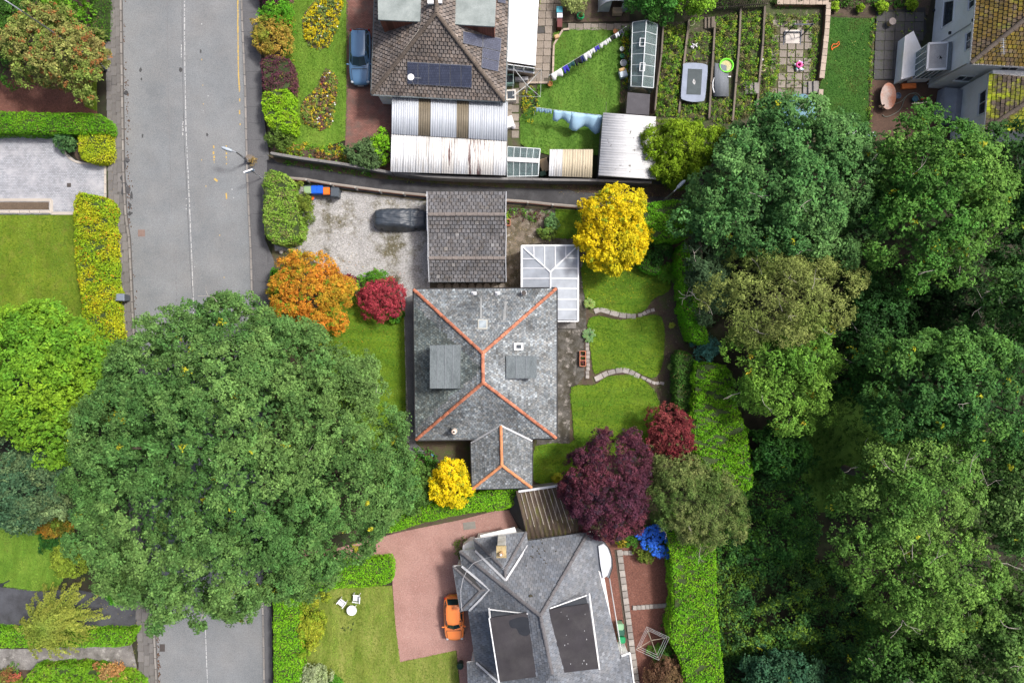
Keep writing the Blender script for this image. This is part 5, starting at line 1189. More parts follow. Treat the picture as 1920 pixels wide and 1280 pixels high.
# -- steps
def steps(label, x0, y0, n, dx, w, h0, m, dz=.15):
    t = thing("garden_steps", label, "steps", W(x0, y0, 0), "stone steps of the terraces")
    for i in range(n): block("tread", W(x0 + i * dx, y0, .1 + dz * i / 2) + Vector((0, 0, 0)), (abs(dx) / S + .03, w, .2 + dz * i), m, t, tilt=.01)
M_step = mat("grey_step_stone", (.24, .225, .21), finev=.3, rnd=.1, col2=(.13, .12, .10), c2sc=1.5)
steps("grey stone steps on the left of the paved swing area", 1401, 167, 3, 8, .95, 0, M_step)
steps("grey stone steps climbing to the dark green lawn", 1510, 165, 3, 9, 1.05, 0, M_step)
steps("brown timber steps at the upper end of the trampoline terrace", 1324, 44, 3, 6, .95, 0, M_timber)
# swing paving
pv = surf("play_paving", [(1436, 30), (1533, 30), (1524, 205), (1428, 205)], .09, mat("play_joint", (.06, .07, .02), finev=.4, col2=(.09, .075, .05), c2sc=2))
for r in range(11):
    for c in range(5):
        if R.random() < .14: continue
        x = 1455 + c * 15.5 - r * .6; y = 44 + r * 14.3; block("patio_slab", W(x, y, .115), (.60, .57, .06), M_slab, pv, tilt=.012, rz=R.uniform(-.02, .02))

# -- vehicles
def car(label, L, Wd, Hh, paint, loc, rz, kind="hatch"):
    """nose along +Y, built at the origin"""
    t = thing("parked_car", label, "car"); t["_abs"] = 0
    n = 24; st = []
    for i in range(n + 1):
        y = -L / 2 + L * i / n; u = abs(y) / (L / 2); hw = Wd / 2 * (1 - .16 * u ** 5 - .30 * max(0, u - .90) / .10) * (1 if y < 0 else 1 - .05 * u ** 3)
        f = (y + L / 2) / L
        if f > .72: zt = 1.0 - (f - .72) / .28 * .24 - .12 * max(0, f - .95) / .05
        elif f < .06: zt = .98 - .22 * (.06 - f) / .06
        else: zt = 1.02
        st.append((y, hw, zt * Hh / 1.5))
    vs = []; fs = []; prof = [(.93, .0), (1.0, .25), (1.0, .55), (.985, .82), (.93, .95), (.80, 1.0), (.45, 1.035), (0, 1.045)]
    zb = .22
    full = [(-a, b) for a, b in prof] + [(a, b) for a, b in prof[-2::-1]]
    for y, hw, zt in st:
        for a, b in full: vs.append((a * hw, y - .03 * (1 - abs(a)) * (-1 if y > 0 else 1) * (abs(y) > L * .46), zb + (zt - zb) * b))
    k = len(full)
    for i in range(n): fs += [(i * k + j, (i + 1) * k + j, (i + 1) * k + j + 1, i * k + j + 1) for j in range(k - 1)]
    fs += [tuple(range(k)), tuple(range((n + 1) * k - 1, n * k - 1, -1))]
    mb = MB(); mb.add(vs, fs); mb.obj("body", paint, t, True)
    if kind == "hatch": yb = (-L * .46, L * .235); yr = (-L * .36, L * .065)
    else: yb = (-L * .475, L * .225); yr = (-L * .41, L * .05)
    zs = .99 * Hh / 1.5; zr = Hh; wb, wr = Wd / 2 * .90, Wd / 2 * .70
    # greenhouse: dark glass loft, then roof panel and pillars in paint
    gl = mat("car_glass", (.012, .03, .035), rough=.06, bump=0, var=.1, finev=0, spec=.6)
    def ring(f, w_, y0, y1, z): return [(-w_ * .82, y0, z), (-w_, y0 + .35, z), (-w_, y1 - .5, z), (-w_ * .80, y1 - .04, z), (w_ * .80, y1 - .04, z), (w_, y1 - .5, z), (w_, y0 + .35, z), (w_ * .82, y0, z)]
    A_ = ring(0, wb, yb[0], yb[1], zs - .04); B_ = ring(0, wr, yr[0], yr[1], zr - .05)
    A_[3] = (A_[3][0], yb[1] - .16, A_[3][2]); A_[4] = (A_[4][0], yb[1] - .16, A_[4][2])
    A_.insert(4, (0, yb[1], zs - .02)); B_.insert(4, (0, yr[1] + .04, zr - .03)); K = 9
    def quadpart(nm, i, j, m, inx=.06, off=.008, zlo=.06, zhi=.05):
        p = [Vector(A_[i]), Vector(A_[j]), Vector(B_[j]), Vector(B_[i])]
        q = [p[0].lerp(p[1], inx).lerp(p[3], zlo), p[1].lerp(p[0], inx).lerp(p[2], zlo), p[2].lerp(p[3], inx).lerp(p[1], zhi), p[3].lerp(p[2], inx).lerp(p[0], zhi)]
        nn = (q[1] - q[0]).cross(q[3] - q[0]).normalized(); nn = nn if nn.z > 0 else -nn
        mb = MB(); mb.prism([x + nn * off for x in q], depth=.02, n=nn); mb.obj(nm, m, t)
    mb = MB(); mb.add(A_ + B_, [(i, (i + 1) % K, (i + 1) % K + K, i + K) for i in range(K)]); mb.obj("pillars", paint, t)
    P = [Vector(x) for x in A_]; Q = [Vector(x) for x in B_]
    mb = MB(); up_ = Vector((0, .02, .012))                     # windscreen of two slightly bent halves
    mb.add([P[3].lerp(P[4], .06).lerp(Q[3], .06) + up_, P[4].lerp(Q[4], .05) + up_, P[5].lerp(P[4], .06).lerp(Q[5], .06) + up_, Q[5].lerp(Q[4], .06).lerp(P[5], .05) + up_, Q[4].lerp(P[4], .04) + up_, Q[3].lerp(Q[4], .06).lerp(P[3], .05) + up_], [(0, 1, 4, 5), (1, 2, 3, 4)]); mb.obj("windscreen", gl, t)
    quadpart("rear_window", 8, 0, gl, .07)
    for i, j in ((1, 2), (6, 7)):
        p = [P[i], P[j], Q[j], Q[i]]
        for s0, s1 in ((.04, .47), (.52, .96)):
            q = [p[0].lerp(p[1], s0).lerp(p[3].lerp(p[2], s0), .1), p[0].lerp(p[1], s1).lerp(p[3].lerp(p[2], s1), .1), p[0].lerp(p[1], s1).lerp(p[3].lerp(p[2], s1), .88), p[0].lerp(p[1], s0).lerp(p[3].lerp(p[2], s0), .88)]
            sx = -1 if q[0].x < 0 else 1; nn = Vector((sx * .9, 0, .4)).normalized(); mb = MB(); mb.prism([x + nn * .01 for x in q], depth=.02, n=nn); mb.obj("side_window", gl, t)
    for i, j in ((2, 3), (5, 6), (7, 8), (0, 1)):
        quadpart("quarter_window", i, j, gl, .16, .008, .12, .12)
    mb = MB(); rg = []
    for f, zo in ((1.0, -.005), (.92, .03), (.6, .055)): rg.append([(x * f, (y - sum(yr) / 2) * f + sum(yr) / 2, z + zo) for x, y, z in B_])
    mb.add(rg[0] + rg[1] + rg[2], [(r * K + i, r * K + (i + 1) % K, (r + 1) * K + (i + 1) % K, (r + 1) * K + i) for r in (0, 1) for i in range(K)] + [tuple(range(2 * K, 3 * K))]); mb.obj("roof", paint, t, True)
    mb = MB(); mb.tube([(0, yr[0] + .25, zr + .03), (0, yr[0] + .1, zr + .16)], .012, 5); mb.obj("aerial", M_plain, t)
    for s in (-1, 1):
        if kind != "hatch": mb = MB(); mb.bar((s * wr * .96, yr[0] + .2, zr + .02), (s * wr * .96, yr[1] - .35, zr + .02), .04, .04); mb.obj("roof_rail", M_plain, t)
        mb = MB(); mb.blob((s * (Wd / 2 + .08), L * .16, zs + .03), (.24, .14, .14), 8); mb.bar((s * wb, L * .165, zs - .02), (s * (Wd / 2 + .05), L * .16, zs), .05); mb.obj("wing_mirror", paint, t, True)
        mb = MB(); mb.blob((s * Wd * .36, L * .455, .74 * Hh / 1.5), (.26, .24, .14), 10); mb.obj("headlight", mat("headlight_glass", (.40, .43, .46), rough=.1, bump=0), t, True)
        mb = MB(); mb.blob((s * Wd * .42, -L * .465, .85 * Hh / 1.5), (.16, .2, .34), 8); mb.obj("tail_light", mat("tail_light_red", (.35, .015, .012), rough=.15, bump=0), t, True)
        for y in (-L * .30, L * .31):
            mb = MB(); mb.tube([(s * (Wd / 2 - .20), y, .33), (s * (Wd / 2 - .02), y, .33)], .33, 18); wv = mb.obj("wheel", mat("tyre_rubber", (.02, .02, .02), bump=0), t, True)
            mb = MB(); mb.tube([(s * (Wd / 2 - .06), y, .33), (s * (Wd / 2 - .005), y, .33)], .21, 12); r_ = mb.obj("rim", M_steel, wv, True)
    mb = MB(); mb.box((0, L / 2 - .02, .45), (Wd * .62, .10, .22)); mb.obj("grille", M_plain, t)
    mb = MB(); mb.box((0, L / 2 + .035, .43), (.5, .02, .11)); mb.obj("number_plate", mat("plate_white", (.7, .7, .68), bump=0), t)
    mb = MB(); mb.box((0, -L / 2 - .0, .62), (.5, .03, .11)); mb.obj("number_plate", mat("plate_yellow", (.7, .5, .06), bump=0), t)
    mb = MB()
    mb.bar((-Wd * .36, L * .245, 1.035 * zs), (Wd * .36, L * .245, 1.035 * zs), .05, .02)
    mb.obj("scuttle", M_plain, t)
    for s in (-1, 1): mb = MB(); mb.bar((s * Wd * .37, L * .25, 1.012 * zs), (s * Wd * .33, L * .43, .885 * zs), .022, .02); mb.obj("bonnet_seam", M_plain, t)
    mb = MB(); mb.bar((-.55, L * .215, zs + .05), (-.05, L * .20, zs + .10), .018, .015); mb.bar((.0, L * .215, zs + .06), (.5, L * .20, zs + .09), .018, .015); mb.obj("wiper", M_plain, t)
    t.location = loc; t.rotation_euler = (0, 0, rz); return t
def paint(name, c): 
    m = mat(name, c, rough=.28, var=.03, finev=0, bump=0, spec=.5, metal=.15); m.node_tree.nodes["Principled BSDF"].inputs["Coat Weight"].default_value = .6; return m
car("glossy blue estate car parked on the red brick drive beside the tiled house", 4.65, 1.82, 1.46, paint("blue_car_paint", (.085, .175, .30)), W(678.5, 113, .09), math.pi, "estate")
car("bright orange hatchback parked on red gravel under the eaves of the blue slate house", 3.75, 1.68, 1.50, paint("orange_car_paint", (.85, .24, .055)), W(852.5, 1152, .09), math.pi + .03, "hatch")

# car under a cover, nose towards the garage
cc = thing("covered_car", "car hidden under a wrinkled dark grey fabric cover on the pale gravel", "covered car", W(752, 413, .08))
nx_, ny_ = 72, 40; Lc, Wc = 4.55, 1.95; g = []
for i in range(nx_ + 1):
    for j in range(ny_ + 1):
        u = -1 + 2 * i / nx_; v = -1 + 2 * j / ny_
        su = math.copysign(abs(u) ** .9, u); x = su * Lc / 2; wy = Wc / 2 * (1 - .20 * abs(u) ** 3 - .22 * abs(u) ** 14); y = v * wy
        e = max(0, abs(v) - .62) / .38; eu = max(0, abs(u) - .86) / .14
        body = .95 - .12 * max(0, u - .3) - .15 * max(0, -u - .8) * 3
        cab = .50 * max(0, 1 - max(0, (u - .05) / .36, (-u - .55) / .38)) ** .55 * (1 - max(0, abs(v) - .52) / .48) ** .7 if -1 < u < .45 else 0
        z = (body + cab * .98) * (1 - e ** 2.2 * .78) * (1 - eu ** 2 * .75)
        z += .022 * math.sin(9 * u + 5 * v + 2 * math.sin(4 * v)) * (1 - e) + .02 * math.sin(23 * u * (1 + .3 * v) + 3 * math.sin(6 * v)) * (.3 + abs(v)) + .014 * math.sin(31 * v + 7 * u)
        y += e * .03 * math.sin(26 * u)
        g.append((x, y, max(z, .1)))
mb = MB(); mb.add([(x + cc.location.x, y + cc.location.y, z + .08) for x, y, z in g], [(i * (ny_ + 1) + j, (i + 1) * (ny_ + 1) + j, (i + 1) * (ny_ + 1) + j + 1, i * (ny_ + 1) + j + 1) for i in range(nx_) for j in range(ny_)])
mb.obj("car_cover", mat("dark_cover_fabric", (.042, .052, .066), rough=.46, var=.12, finev=.08, bump=.25, bsc=6, spec=.5), cc, True)
mb = MB(); q = cc.location
for s in (-1, 1):
    for x in (-1.35, 1.35): mb.tube([(q.x + x, q.y + s * .70, .40), (q.x + x, q.y + s * .86, .40)], .31, 14)
mb.obj("tyres", mat("tyre_rubber"), cc, True)

# -- wheelie bins
def bin_(label, px, py, body, lid, rz=0, w=.52, d=.60, h=1.0, group="wheelie bins lined up by the rail fence"):
    t = thing("wheelie_bin", label, "wheelie bin"); t["_abs"] = 0
    mb = MB(); a, b = .40, .5
    v = [(-w * a, -d * a, .05), (w * a, -d * a, .05), (w * a, d * a, .05), (-w * a, d * a, .05), (-w * b, -d * b, h * .93), (w * b, -d * b, h * .93), (w * b, d * b, h * .93), (-w * b, d * b, h * .93)]
    mb.add(v, [(3, 2, 1, 0), (4, 5, 6, 7)] + [(i, (i + 1) % 4, (i + 1) % 4 + 4, i + 4) for i in range(4)]); mb.box((0, 0, h * .93), (w * 1.06, d * 1.05, .05)); mb.obj("body", body, t)
    mb = MB(); mb.add([(-w * .54, -d * .54, h * .955), (w * .54, -d * .54, h * .955), (w * .54, d * .5, h * .955), (-w * .54, d * .5, h * .955), (-w * .45, -d * .45, h * 1.03), (w * .45, -d * .45, h * 1.03), (w * .45, d * .40, h * 1.05), (-w * .45, d * .40, h * 1.05)], [(i, (i + 1) % 4, (i + 1) % 4 + 4, i + 4) for i in range(4)] + [(4, 5, 6, 7)]); mb.obj("lid", lid, t)
    mb = MB(); mb.tube([(-w * .45, d * .58, h * .95), (w * .45, d * .58, h * .95)], .025, 6); mb.obj("handle", body, t)
    for s in (-1, 1): mb = MB(); mb.tube([(s * w * .42, d * .42, .1), (s * w * .52, d * .42, .1)], .1, 10); mb.obj("wheel", M_plain, t)
    t.location = W(px, py, 0) + Vector((0, 0, .08)); t.rotation_euler = (0, 0, rz)
    if group: t["group"] = group
def pl(n, c): return mat(n, c, rough=.45, var=.05, finev=.05, bump=0)
B1, B2, B3, B4 = pl("bin_sage", (.22, .32, .17)), pl("bin_blue", (.01, .10, .55)), pl("bin_orange", (.72, .16, .02)), pl("bin_grey", (.07, .085, .10))
bin_("wheelie bin with sage green lid, first of the row beside the hedge", 583, 361, B4, B1, .05, w=.58)
bin_("bright blue wheelie bin next to the sage green one", 595.5, 361, B2, B2, .03, w=.48)
bin_("bright blue wheelie bin next to the orange-lidded one", 606, 361, B2, B2, -.03, w=.48)
bin_("wheelie bin with a bright orange lid", 618, 363, B4, B3, .02, w=.52)
bin_("dark grey wheelie bin at the right end of the row", 634, 366, B4, B4, -.04, w=.66, d=.72, h=1.1)
bin_("dark grey wheelie bin standing alone on the left footpath against the yellow hedge", 239, 559, B4, pl("bin_bluegrey", (.17, .20, .25)), math.pi / 2, w=.58, d=.74, h=1.15, group=None)
t = thing("plastic_bucket", "small blue plastic bucket in front of the sage green bin", "bucket", W(588, 373, .08)); mb = MB(); mb.cyl(W(588, 373, 0), .14, .08, .38, 12, .18); mb.obj("body", B2, t); mb = MB(); mb.cyl(W(588, 373, 0), .17, .37, .40, 12); mb.obj("contents", B3, t)
t = thing("garden_caddy", "dark green bin beside the corner of the lawn near the blue slate house", "bin", W(864, 1241, .08)); c = W(864, 1241, 0); mb = MB(); mb.cyl(c, .24, .08, .72, 14, .28); mb.obj("body", pl("caddy_green", (.015, .04, .03)), t); mb = MB(); mb.blob((c.x, c.y, .74), (.58, .58, .2)); mb.obj("lid", pl("caddy_green", (0, 0, 0)), t); 
for i, (lab, y, c) in enumerate((("pale green bin against the right wall of the blue slate house", 1166, (.22, .40, .24)), ("dark green bin against the right wall of the blue slate house", 1176, (.03, .10, .07)), ("mid green bin against the right wall of the blue slate house", 1190, (.02, .25, .10)))):
    bin_(lab, 1159.5 + i * 1.5, y, pl("bin_g%d" % i, c), pl("bin_g%d" % i, c), -math.pi / 2, w=.5, d=.5, h=.95, group="bins by the slate house side wall")
t = thing("water_butt", "stack of a turquoise tub and white lidded box beside the slab path", "storage tubs", W(1048, 33, .08)); c = W(1048, 33, 0)
mb = MB(); mb.box((c.x, c.y + .3, .45), (.5, .5, .8)); mb.obj("turquoise_tub", pl("tub_teal", (.05, .28, .36)), t); mb = MB(); mb.box((c.x + .03, c.y - .15, .4), (.45, .4, .7)); mb.obj("white_box", pl("tub_white", (.7, .7, .75)), t); mb = MB(); mb.box((c.x + .02, c.y - .8, .4), (.42, .7, .7)); mb.obj("maroon_tub", pl("tub_maroon", (.12, .03, .03)), t)

# -- street lamps, posts
def tubeobj(t, name, pts, r, m, r2=None, n=8): mb = MB(); mb.tube(pts, r, n, r2); return mb.obj(name, m, t, True)
def lamp(label, base, top, head, hz_, group="street lamps"):
    t = thing("street_lamp", label, "street lamp", W(*base, 0), group); b = W(*base, 0); 
    tubeobj(t, "column", [b, (b.x, b.y, hz_)], .09, M_steel, .055); tubeobj(t, "lower_column", [b, (b.x, b.y, 1.4)], .11, M_steel)
    a = Vector((b.x, b.y, hz_)); e = a + Vector(head); tubeobj(t, "arm", [a, a.lerp(e, .5) + Vector((0, 0, .12)), e], .045, M_steel)
    d = Vector(head).normalized(); mb = MB(); M_ = d.to_track_quat('X', 'Z').to_matrix()
    v = []; f = []
    for i, (x, w_, h_) in enumerate(((-.1, .08, .06), (.05, .26, .12), (.4, .34, .16), (.7, .26, .12), (.82, .08, .05))):
        for y, z in ((-1, 0), (-.6, .8), (0, 1), (.6, .8), (1, 0)): v.append(e + M_ @ Vector((x, y * w_ / 2, z * h_)))
    for i in range(4): f += [(i * 5 + j, i * 5 + j + 1, i * 5 + j + 6, i * 5 + j + 5) for j in range(4)] + [(i * 5 + 4, i * 5, i * 5 + 5, i * 5 + 9)]
    mb.add(v, f); mb.obj("lantern", mat("lantern_grey", (.34, .39, .44), rough=.4, bump=0), t, True)
lamp("grey street lamp on the right footpath, leaning over the road near the lane entrance", (468, 303), None, (-.32, .10, .06), 2.9)
lamp("tall grey street lamp rising through the olive tree in the top left corner", (198, 127), None, (-1.3, .85, .2), 10.0)
lamp("grey street lamp at the far end of the lane beyond the yellow tree", (1243, 378), None, (.25, .25, .1), 4.0)
t = thing("planter_ring", "round brown dried flower display at the foot of the road lamp", "planter", W(470, 299, 0)); cover("foliage", None, ell(471, 300, 10, 10, 8), .8, [(.28, .2, .07), (.2, .2, .05), (.35, .2, .12)], dens=420, leaf=.1, tuft=.15, parent=t, base_z=.3); mb = MB(); mb.cyl(W(471, 300, 0), .28, .08, .5, 12, .34); mb.obj("tub", M_timber, t)
t = thing("street_sign", "blue and white sign on a post at the tip of the rounded hedge", "sign", W(490, 334, 0)); b = W(492, 334, 0); tubeobj(t, "post", [b, b + Vector((0, 0, 2.6))], .04, M_steel); mb = MB(); mb.box(b + Vector((-.2, 0, 2.4)), (.75, .05, .5), rz=.35); mb.obj("plate", pl("sign_blue", (.35, .50, .68)), t); mb = MB(); mb.box(b + Vector((-.2, -.04, 2.68)), (.75, .12, .04), rz=.35); mb.obj("plate_top", UPVC, t)
t = thing("timber_pole", "short grey timber pole leaning out of the feathery green bush right of the white shed", "pole", W(1233, 302, 0)); tubeobj(t, "shaft", [W(1228, 303, 0), W(1248, 285, 3.4)], .11, mat("grey_pole", (.28, .26, .22), finev=.3))
t = thing("gate_post", "short dark bollard on the footpath beside the olive tree", "bollard", W(200, 133, 0)); mb = MB(); mb.cyl(W(200, 133, 0), .13, .08, 1.0, 10, .1); mb.obj("shaft", M_plain, t)
t = thing("boundary_stone", "pale round stone at the lower corner of the gravel drive entrance", "stone", W(527, 472, 0)); mb = MB(); mb.blob(W(527, 472, .2), (.38, .42, .35)); mb.obj("stone", M_post, t, True)

# -- clothes lines
M_line = mat("line_cord", (.55, .56, .56), bump=0)
ca = thing("clothes_line", "long clothes line running diagonally across the back lawn", "clothes line", W(1100, 100, 0))
zl = 2.1; l0, l1 = W(1030, 141, zl), W(1174, 50, zl + .1)
tubeobj(ca, "cord", [l0, l0.lerp(l1, .5) - Vector((0, 0, .2)), l1], .012, M_line, n=4)
tubeobj(ca, "pole", [(l0.x, l0.y, 0), l0], .04, M_steel); tubeobj(ca, "pole", [(l1.x, l1.y, 0), l1], .04, M_steel)
tubeobj(ca, "prop", [W(1118, 82, .2), W(1128, 82, 2.0)], .02, M_palekerb)
def garment(name, label, a, b, drop, colr, bulge=.18, tatter=0, group=None, cat="laundry", side=1):
    """cloth hanging from the line a-b, blown sideways a little"""
    n = Vector((-(b - a).y, (b - a).x, 0)).normalized() * side; nx, nz = 8, 6; v = []
    for j in range(nz + 1):
        for i in range(nx + 1):
            s = i / nx; q = j / nz; p = a.lerp(b, s); dd = drop * (1 - tatter * (.5 + .5 * math.sin(s * 17 + drop * 9))) * (1 - .12 * math.sin(math.pi * s))
            v.append(p + Vector((0, 0, -dd * q * .9)) + n * (bulge * math.sin(q * 1.9) * (1 + .3 * math.sin(s * 9)) + .03 * math.sin(s * 20 + q * 3)))
    f = [(j * (nx + 1) + i, j * (nx + 1) + i + 1, (j + 1) * (nx + 1) + i + 1, (j + 1) * (nx + 1) + i) for j in range(nz) for i in range(nx)]
    base = (a + b) / 2; mb = MB(); mb.add(v, f); o = mb.obj(name, mat("cloth_" + "_".join("%d" % (c * 99) for c in colr), colr, rough=.9, var=.06, finev=.05, bump=.1, bsc=8), None, True, base=(base.x, base.y, base.z - drop)); md = o.modifiers.new("cloth_thickness", 'SOLIDIFY'); md.thickness = .012
    return tag(o, label, cat, group)
seg = lambda s: l0.lerp(l1, s) - Vector((0, 0, .2 * math.sin(math.pi * s)))
items = [("towel", "white towel at the lower left end of the diagonal clothes line", .02, .155, .75, (.62, .62, .62)), ("shorts", "royal blue shorts next to the white towel on the diagonal line", .17, .235, .55, (.04, .035, .33)), ("shirt", "dark teal top hanging left of the black garments on the diagonal line", .24, .32, .5, (.02, .07, .08)), ("shirt", "ragged black top hanging at the middle left of the diagonal line", .325, .40, .6, (.01, .012, .016)), ("leggings", "navy leggings left of the long white sheet on the line", .402, .44, .6, (.02, .03, .12)),
         ("pillowcase", "white pillowcase at the middle of the diagonal clothes line", .445, .525, .65, (.62, .62, .64)), ("vest", "white vest between the pillowcase and the blue cloth", .53, .585, .5, (.66, .67, .68)), ("flannel", "purple-blue cloth in the upper half of the diagonal line", .59, .645, .45, (.06, .05, .36)), ("pillowcase", "pale grey cloth hanging right of the purple-blue one", .655, .74, .4, (.55, .56, .56)), ("socks", "pale socks in the upper half of the diagonal line", .745, .79, .3, (.55, .56, .54)), ("socks", "black socks near the upper end of the diagonal line", .80, .85, .3, (.02, .02, .025)), ("vest", "small white cloth near the upper end of the diagonal line", .855, .90, .35, (.6, .62, .66)), ("socks", "dark socks closest to the upper end of the diagonal line", .905, .95, .25, (.03, .035, .05))]
for nm, lab, s0, s1, dr, c in items: garment(nm, lab, seg(s0), seg(s1), dr, c, .35 if dr > .5 else .22, .5 if "ragged" in lab else 0, "washing on the diagonal clothes line", side=-1)
cb = thing("clothes_line", "second clothes line with pale blue bedding above the white metal shed", "clothes line", W(1070, 210, 0))
m0_, m1_ = W(1003, 201, 2.1), W(1140, 217, 2.1); tubeobj(cb, "cord", [m0_, m0_.lerp(m1_, .5) - Vector((0, 0, .1)), m1_], .012, M_line, n=4)
seg2 = lambda s: m0_.lerp(m1_, s) - Vector((0, 0, .1))
for nm, lab, s0, s1, dr in (("pillowcase", "small pale blue cloth at the left end of the bedding line", .02, .085, .45), ("pillowcase", "second small pale blue cloth from the left on the bedding line", .09, .165, .45), ("pillowcase", "third small pale blue cloth, left of the curved blue sheet", .17, .235, .45), ("bed_sheet", "pale blue rounded sheet in the middle of the bedding line", .26, .52, 1.0), ("bed_sheet", "largest pale blue sheet billowing beside the white metal shed", .50, .93, 1.5)):
    garment(nm, lab, seg2(s0), seg2(s1), dr, (.36, .55, .70), .95 if dr > 1.2 else (.55 if dr > .6 else .18), 0, "pale blue washing above the shed", side=-1)
tubeobj(cb, "prop", [W(1136, 212, .2), W(1137, 192, 2.0)], .02, M_palekerb); tubeobj(cb, "pole", [(m0_.x, m0_.y, 0), m0_], .03, M_steel)

def rotary(label, px, py, arm, rz, h=2.0, col=None, lines=3):
    t = thing("rotary_dryer", label, "rotary clothes dryer", W(px, py, 0)); c = W(px, py, 0); m = col or M_steel
    tubeobj(t, "pole", [c, (c.x, c.y, h)], .035, m)
    E_ = [Vector((c.x + arm * math.cos(rz + k * math.pi / 2), c.y + arm * math.sin(rz + k * math.pi / 2), h + .35)) for k in range(4)]
    for e in E_: tubeobj(t, "arm", [(c.x, c.y, h - .25), e], .022, m)
    ce_ = Vector((c.x, c.y, h - .25)); mb = MB()
    for q in range(lines):
        f = 1 - q * .13
        for k in range(4): mb.tube([ce_.lerp(E_[k], f), ce_.lerp(E_[(k + 1) % 4], f)], .009, 4)
    mb.obj("cord", M_line, t); return t
rotary("rotary clothes dryer with bare lines over red gravel beside the tall hedge", 1213, 1182, 1.45, .35, 2.1, mat("dryer_tan", (.30, .26, .20), bump=0))
rotary("bare rotary clothes dryer above the yellow plants beside the white flat roof", 987, 176, 1.6, .75, 2.2, mat("dryer_pale", (.55, .57, .57), bump=0), 1)

# -- garden furniture
def chair(label, px, py, rz):
    t = thing("garden_chair", label, "garden chair", group="white plastic garden chairs"); t["_abs"] = 0
    m = pl("white_plastic", (.72, .73, .76)); mb = MB(); mb.box((0, 0, .42), (.46, .46, .04)); mb.obj("seat", m, t)
    for i in range(5): mb = MB(); mb.bar((-.19 + i * .095, .23, .44), (-.2 + i * .10, .34, .88), .07, .02); mb.obj("back_slat", m, t)
    mb = MB(); mb.bar((-.25, .35, .88), (.25, .35, .88), .06, .05); mb.obj("back_rail", m, t)
    for s in (-1, 1):
        mb = MB(); mb.bar((s * .27, -.24, .64), (s * .27, .28, .66), .06, .03); mb.obj("armrest", m, t)
        for y in (-.22, .22): mb = MB(); mb.bar((s * .25, y, 0), (s * .26, y, .64), .04); mb.obj("leg", m, t)
    t.location = W(px, py, .10); t.rotation_euler = (0, 0, rz); t.scale = (1.12, 1.12, 1)
chair("white plastic garden chair turned diagonally, left of the round white table", 643, 1126, -.65)
chair("white plastic garden chair directly above the round white table", 670, 1117, -.1 - math.pi / 2)
def rtable(label, px, py, rx, ry, h, m, rz=0, cat="garden table", leg=M_plain, slat=False):
    t = thing("garden_table", label, cat, W(px, py, .1)); c = W(px, py, 0); mb = MB(); n = 28
    ring_ = [(c.x + rx * math.cos(a) * math.cos(rz) - ry * math.sin(a) * math.sin(rz), c.y + rx * math.cos(a) * math.sin(rz) + ry * math.sin(a) * math.cos(rz), h) for a in [k * 2 * math.pi / n for k in range(n)]]
    mb.prism(ring_, depth=.04); mb.obj("table_top", m, t)
    for k in range(4): a = rz + .78 + k * math.pi / 2; mb = MB(); mb.bar((c.x + rx * .6 * math.cos(a), c.y + ry * .6 * math.sin(a), h - .04), (c.x + rx * .8 * math.cos(a), c.y + ry * .8 * math.sin(a), .1), .05); mb.obj("leg", leg, t)
    return t
rtable("round white plastic table on the striped lawn with two white chairs", 663, 1138, .42, .42, .72, pl("white_plastic", (0, 0, 0)), leg=pl("white_plastic", (0, 0, 0)))
ot = rtable("oval pinkish-grey stained table on brown bark beside the dark green lawn", 1657, 186, .66, 1.12, .74, mat("stained_table", (.42, .33, .29), col2=(.42, .18, .11), c2sc=.8, c2th=.5, c2w=.08), rz=-.06)
mb = MB(); 
for dx, dy in ((-.2, -.55), (.05, -.5), (-.05, -.7), (-.3, -.6)): q = ot.location; mb.lathe((q.x * (H - .8) / H + dx, q.y * (H - .8) / H + dy, .75), [(.05, 0), (.10, .08), (.04, .16)], 8, t=(R.uniform(.3, 1),) * 3)
o = mb.obj("table_clutter", mat("clutter_brown", (.25, .17, .12)), None, base=(ot.location.x, ot.location.y, .75)); tag(o, "small heap of brown pots lying on the oval stained table", "pots")
st_ = thing("log_stool", "round grey log slice stool with pale wood side on the dark patio", "stool", W(1666, 45, .1)); c = W(1665, 47, 0); mb = MB(); mb.cyl(c, .20, .1, .62, 12); mb.obj("log", mat("pale_log", (.42, .30, .14)), st_); mb = MB(); mb.cyl((c.x + .03, c.y, 0), .30, .62, .70, 18); mb.obj("seat", mat("grey_disc", (.20, .17, .16)), st_)

# trampoline (rectangular)
tr = thing("trampoline", "rectangular grey trampoline with pale blue-grey edge pads on the overgrown terrace", "trampoline", W(1303, 155, .1)); tz_ = .75
out_ = smooth_poly([(1283, 119), (1305, 118), (1324, 121), (1327, 128), (1325, 155), (1322, 184), (1317, 190), (1298, 191), (1281, 187), (1277, 180), (1279, 150), (1281, 126)], 2)
mb = MB(); mb.prism([W(x, y, tz_) for x, y in out_], depth=.08); mb.obj("edge_pad", mat("tramp_pad", (.25, .285, .36), var=.12, sc=1.5, finev=.06, bump=.2, bsc=5), tr)
mb = MB(); mb.prism([W(x, y, tz_ + .01) for x, y in ((1290, 129), (1317, 130), (1314, 178), (1287, 177))], depth=.02); mt_ = mb.obj("jumping_mat", mat("tramp_mat", (.07, .085, .09), finev=.1, bump=0), tr)
mb = MB(); mb.prism([W(x, y, tz_ + .016) for x, y in ell(1301.5, 153.5, 2.6, 5, 10, .25)], depth=.004); mb.obj("worn_emblem", mat("emblem_white", (.5, .5, .5), col2=(.1, .1, .1), c2sc=6), mt_)
for x, y in ((1284, 124), (1320, 124), (1281, 184), (1316, 184), (1282, 154), (1321, 154)): c = W(x, y, 0); tubeobj(tr, "leg", [(c.x, c.y, .05), (c.x, c.y, tz_ - .05)], .03, M_steel)
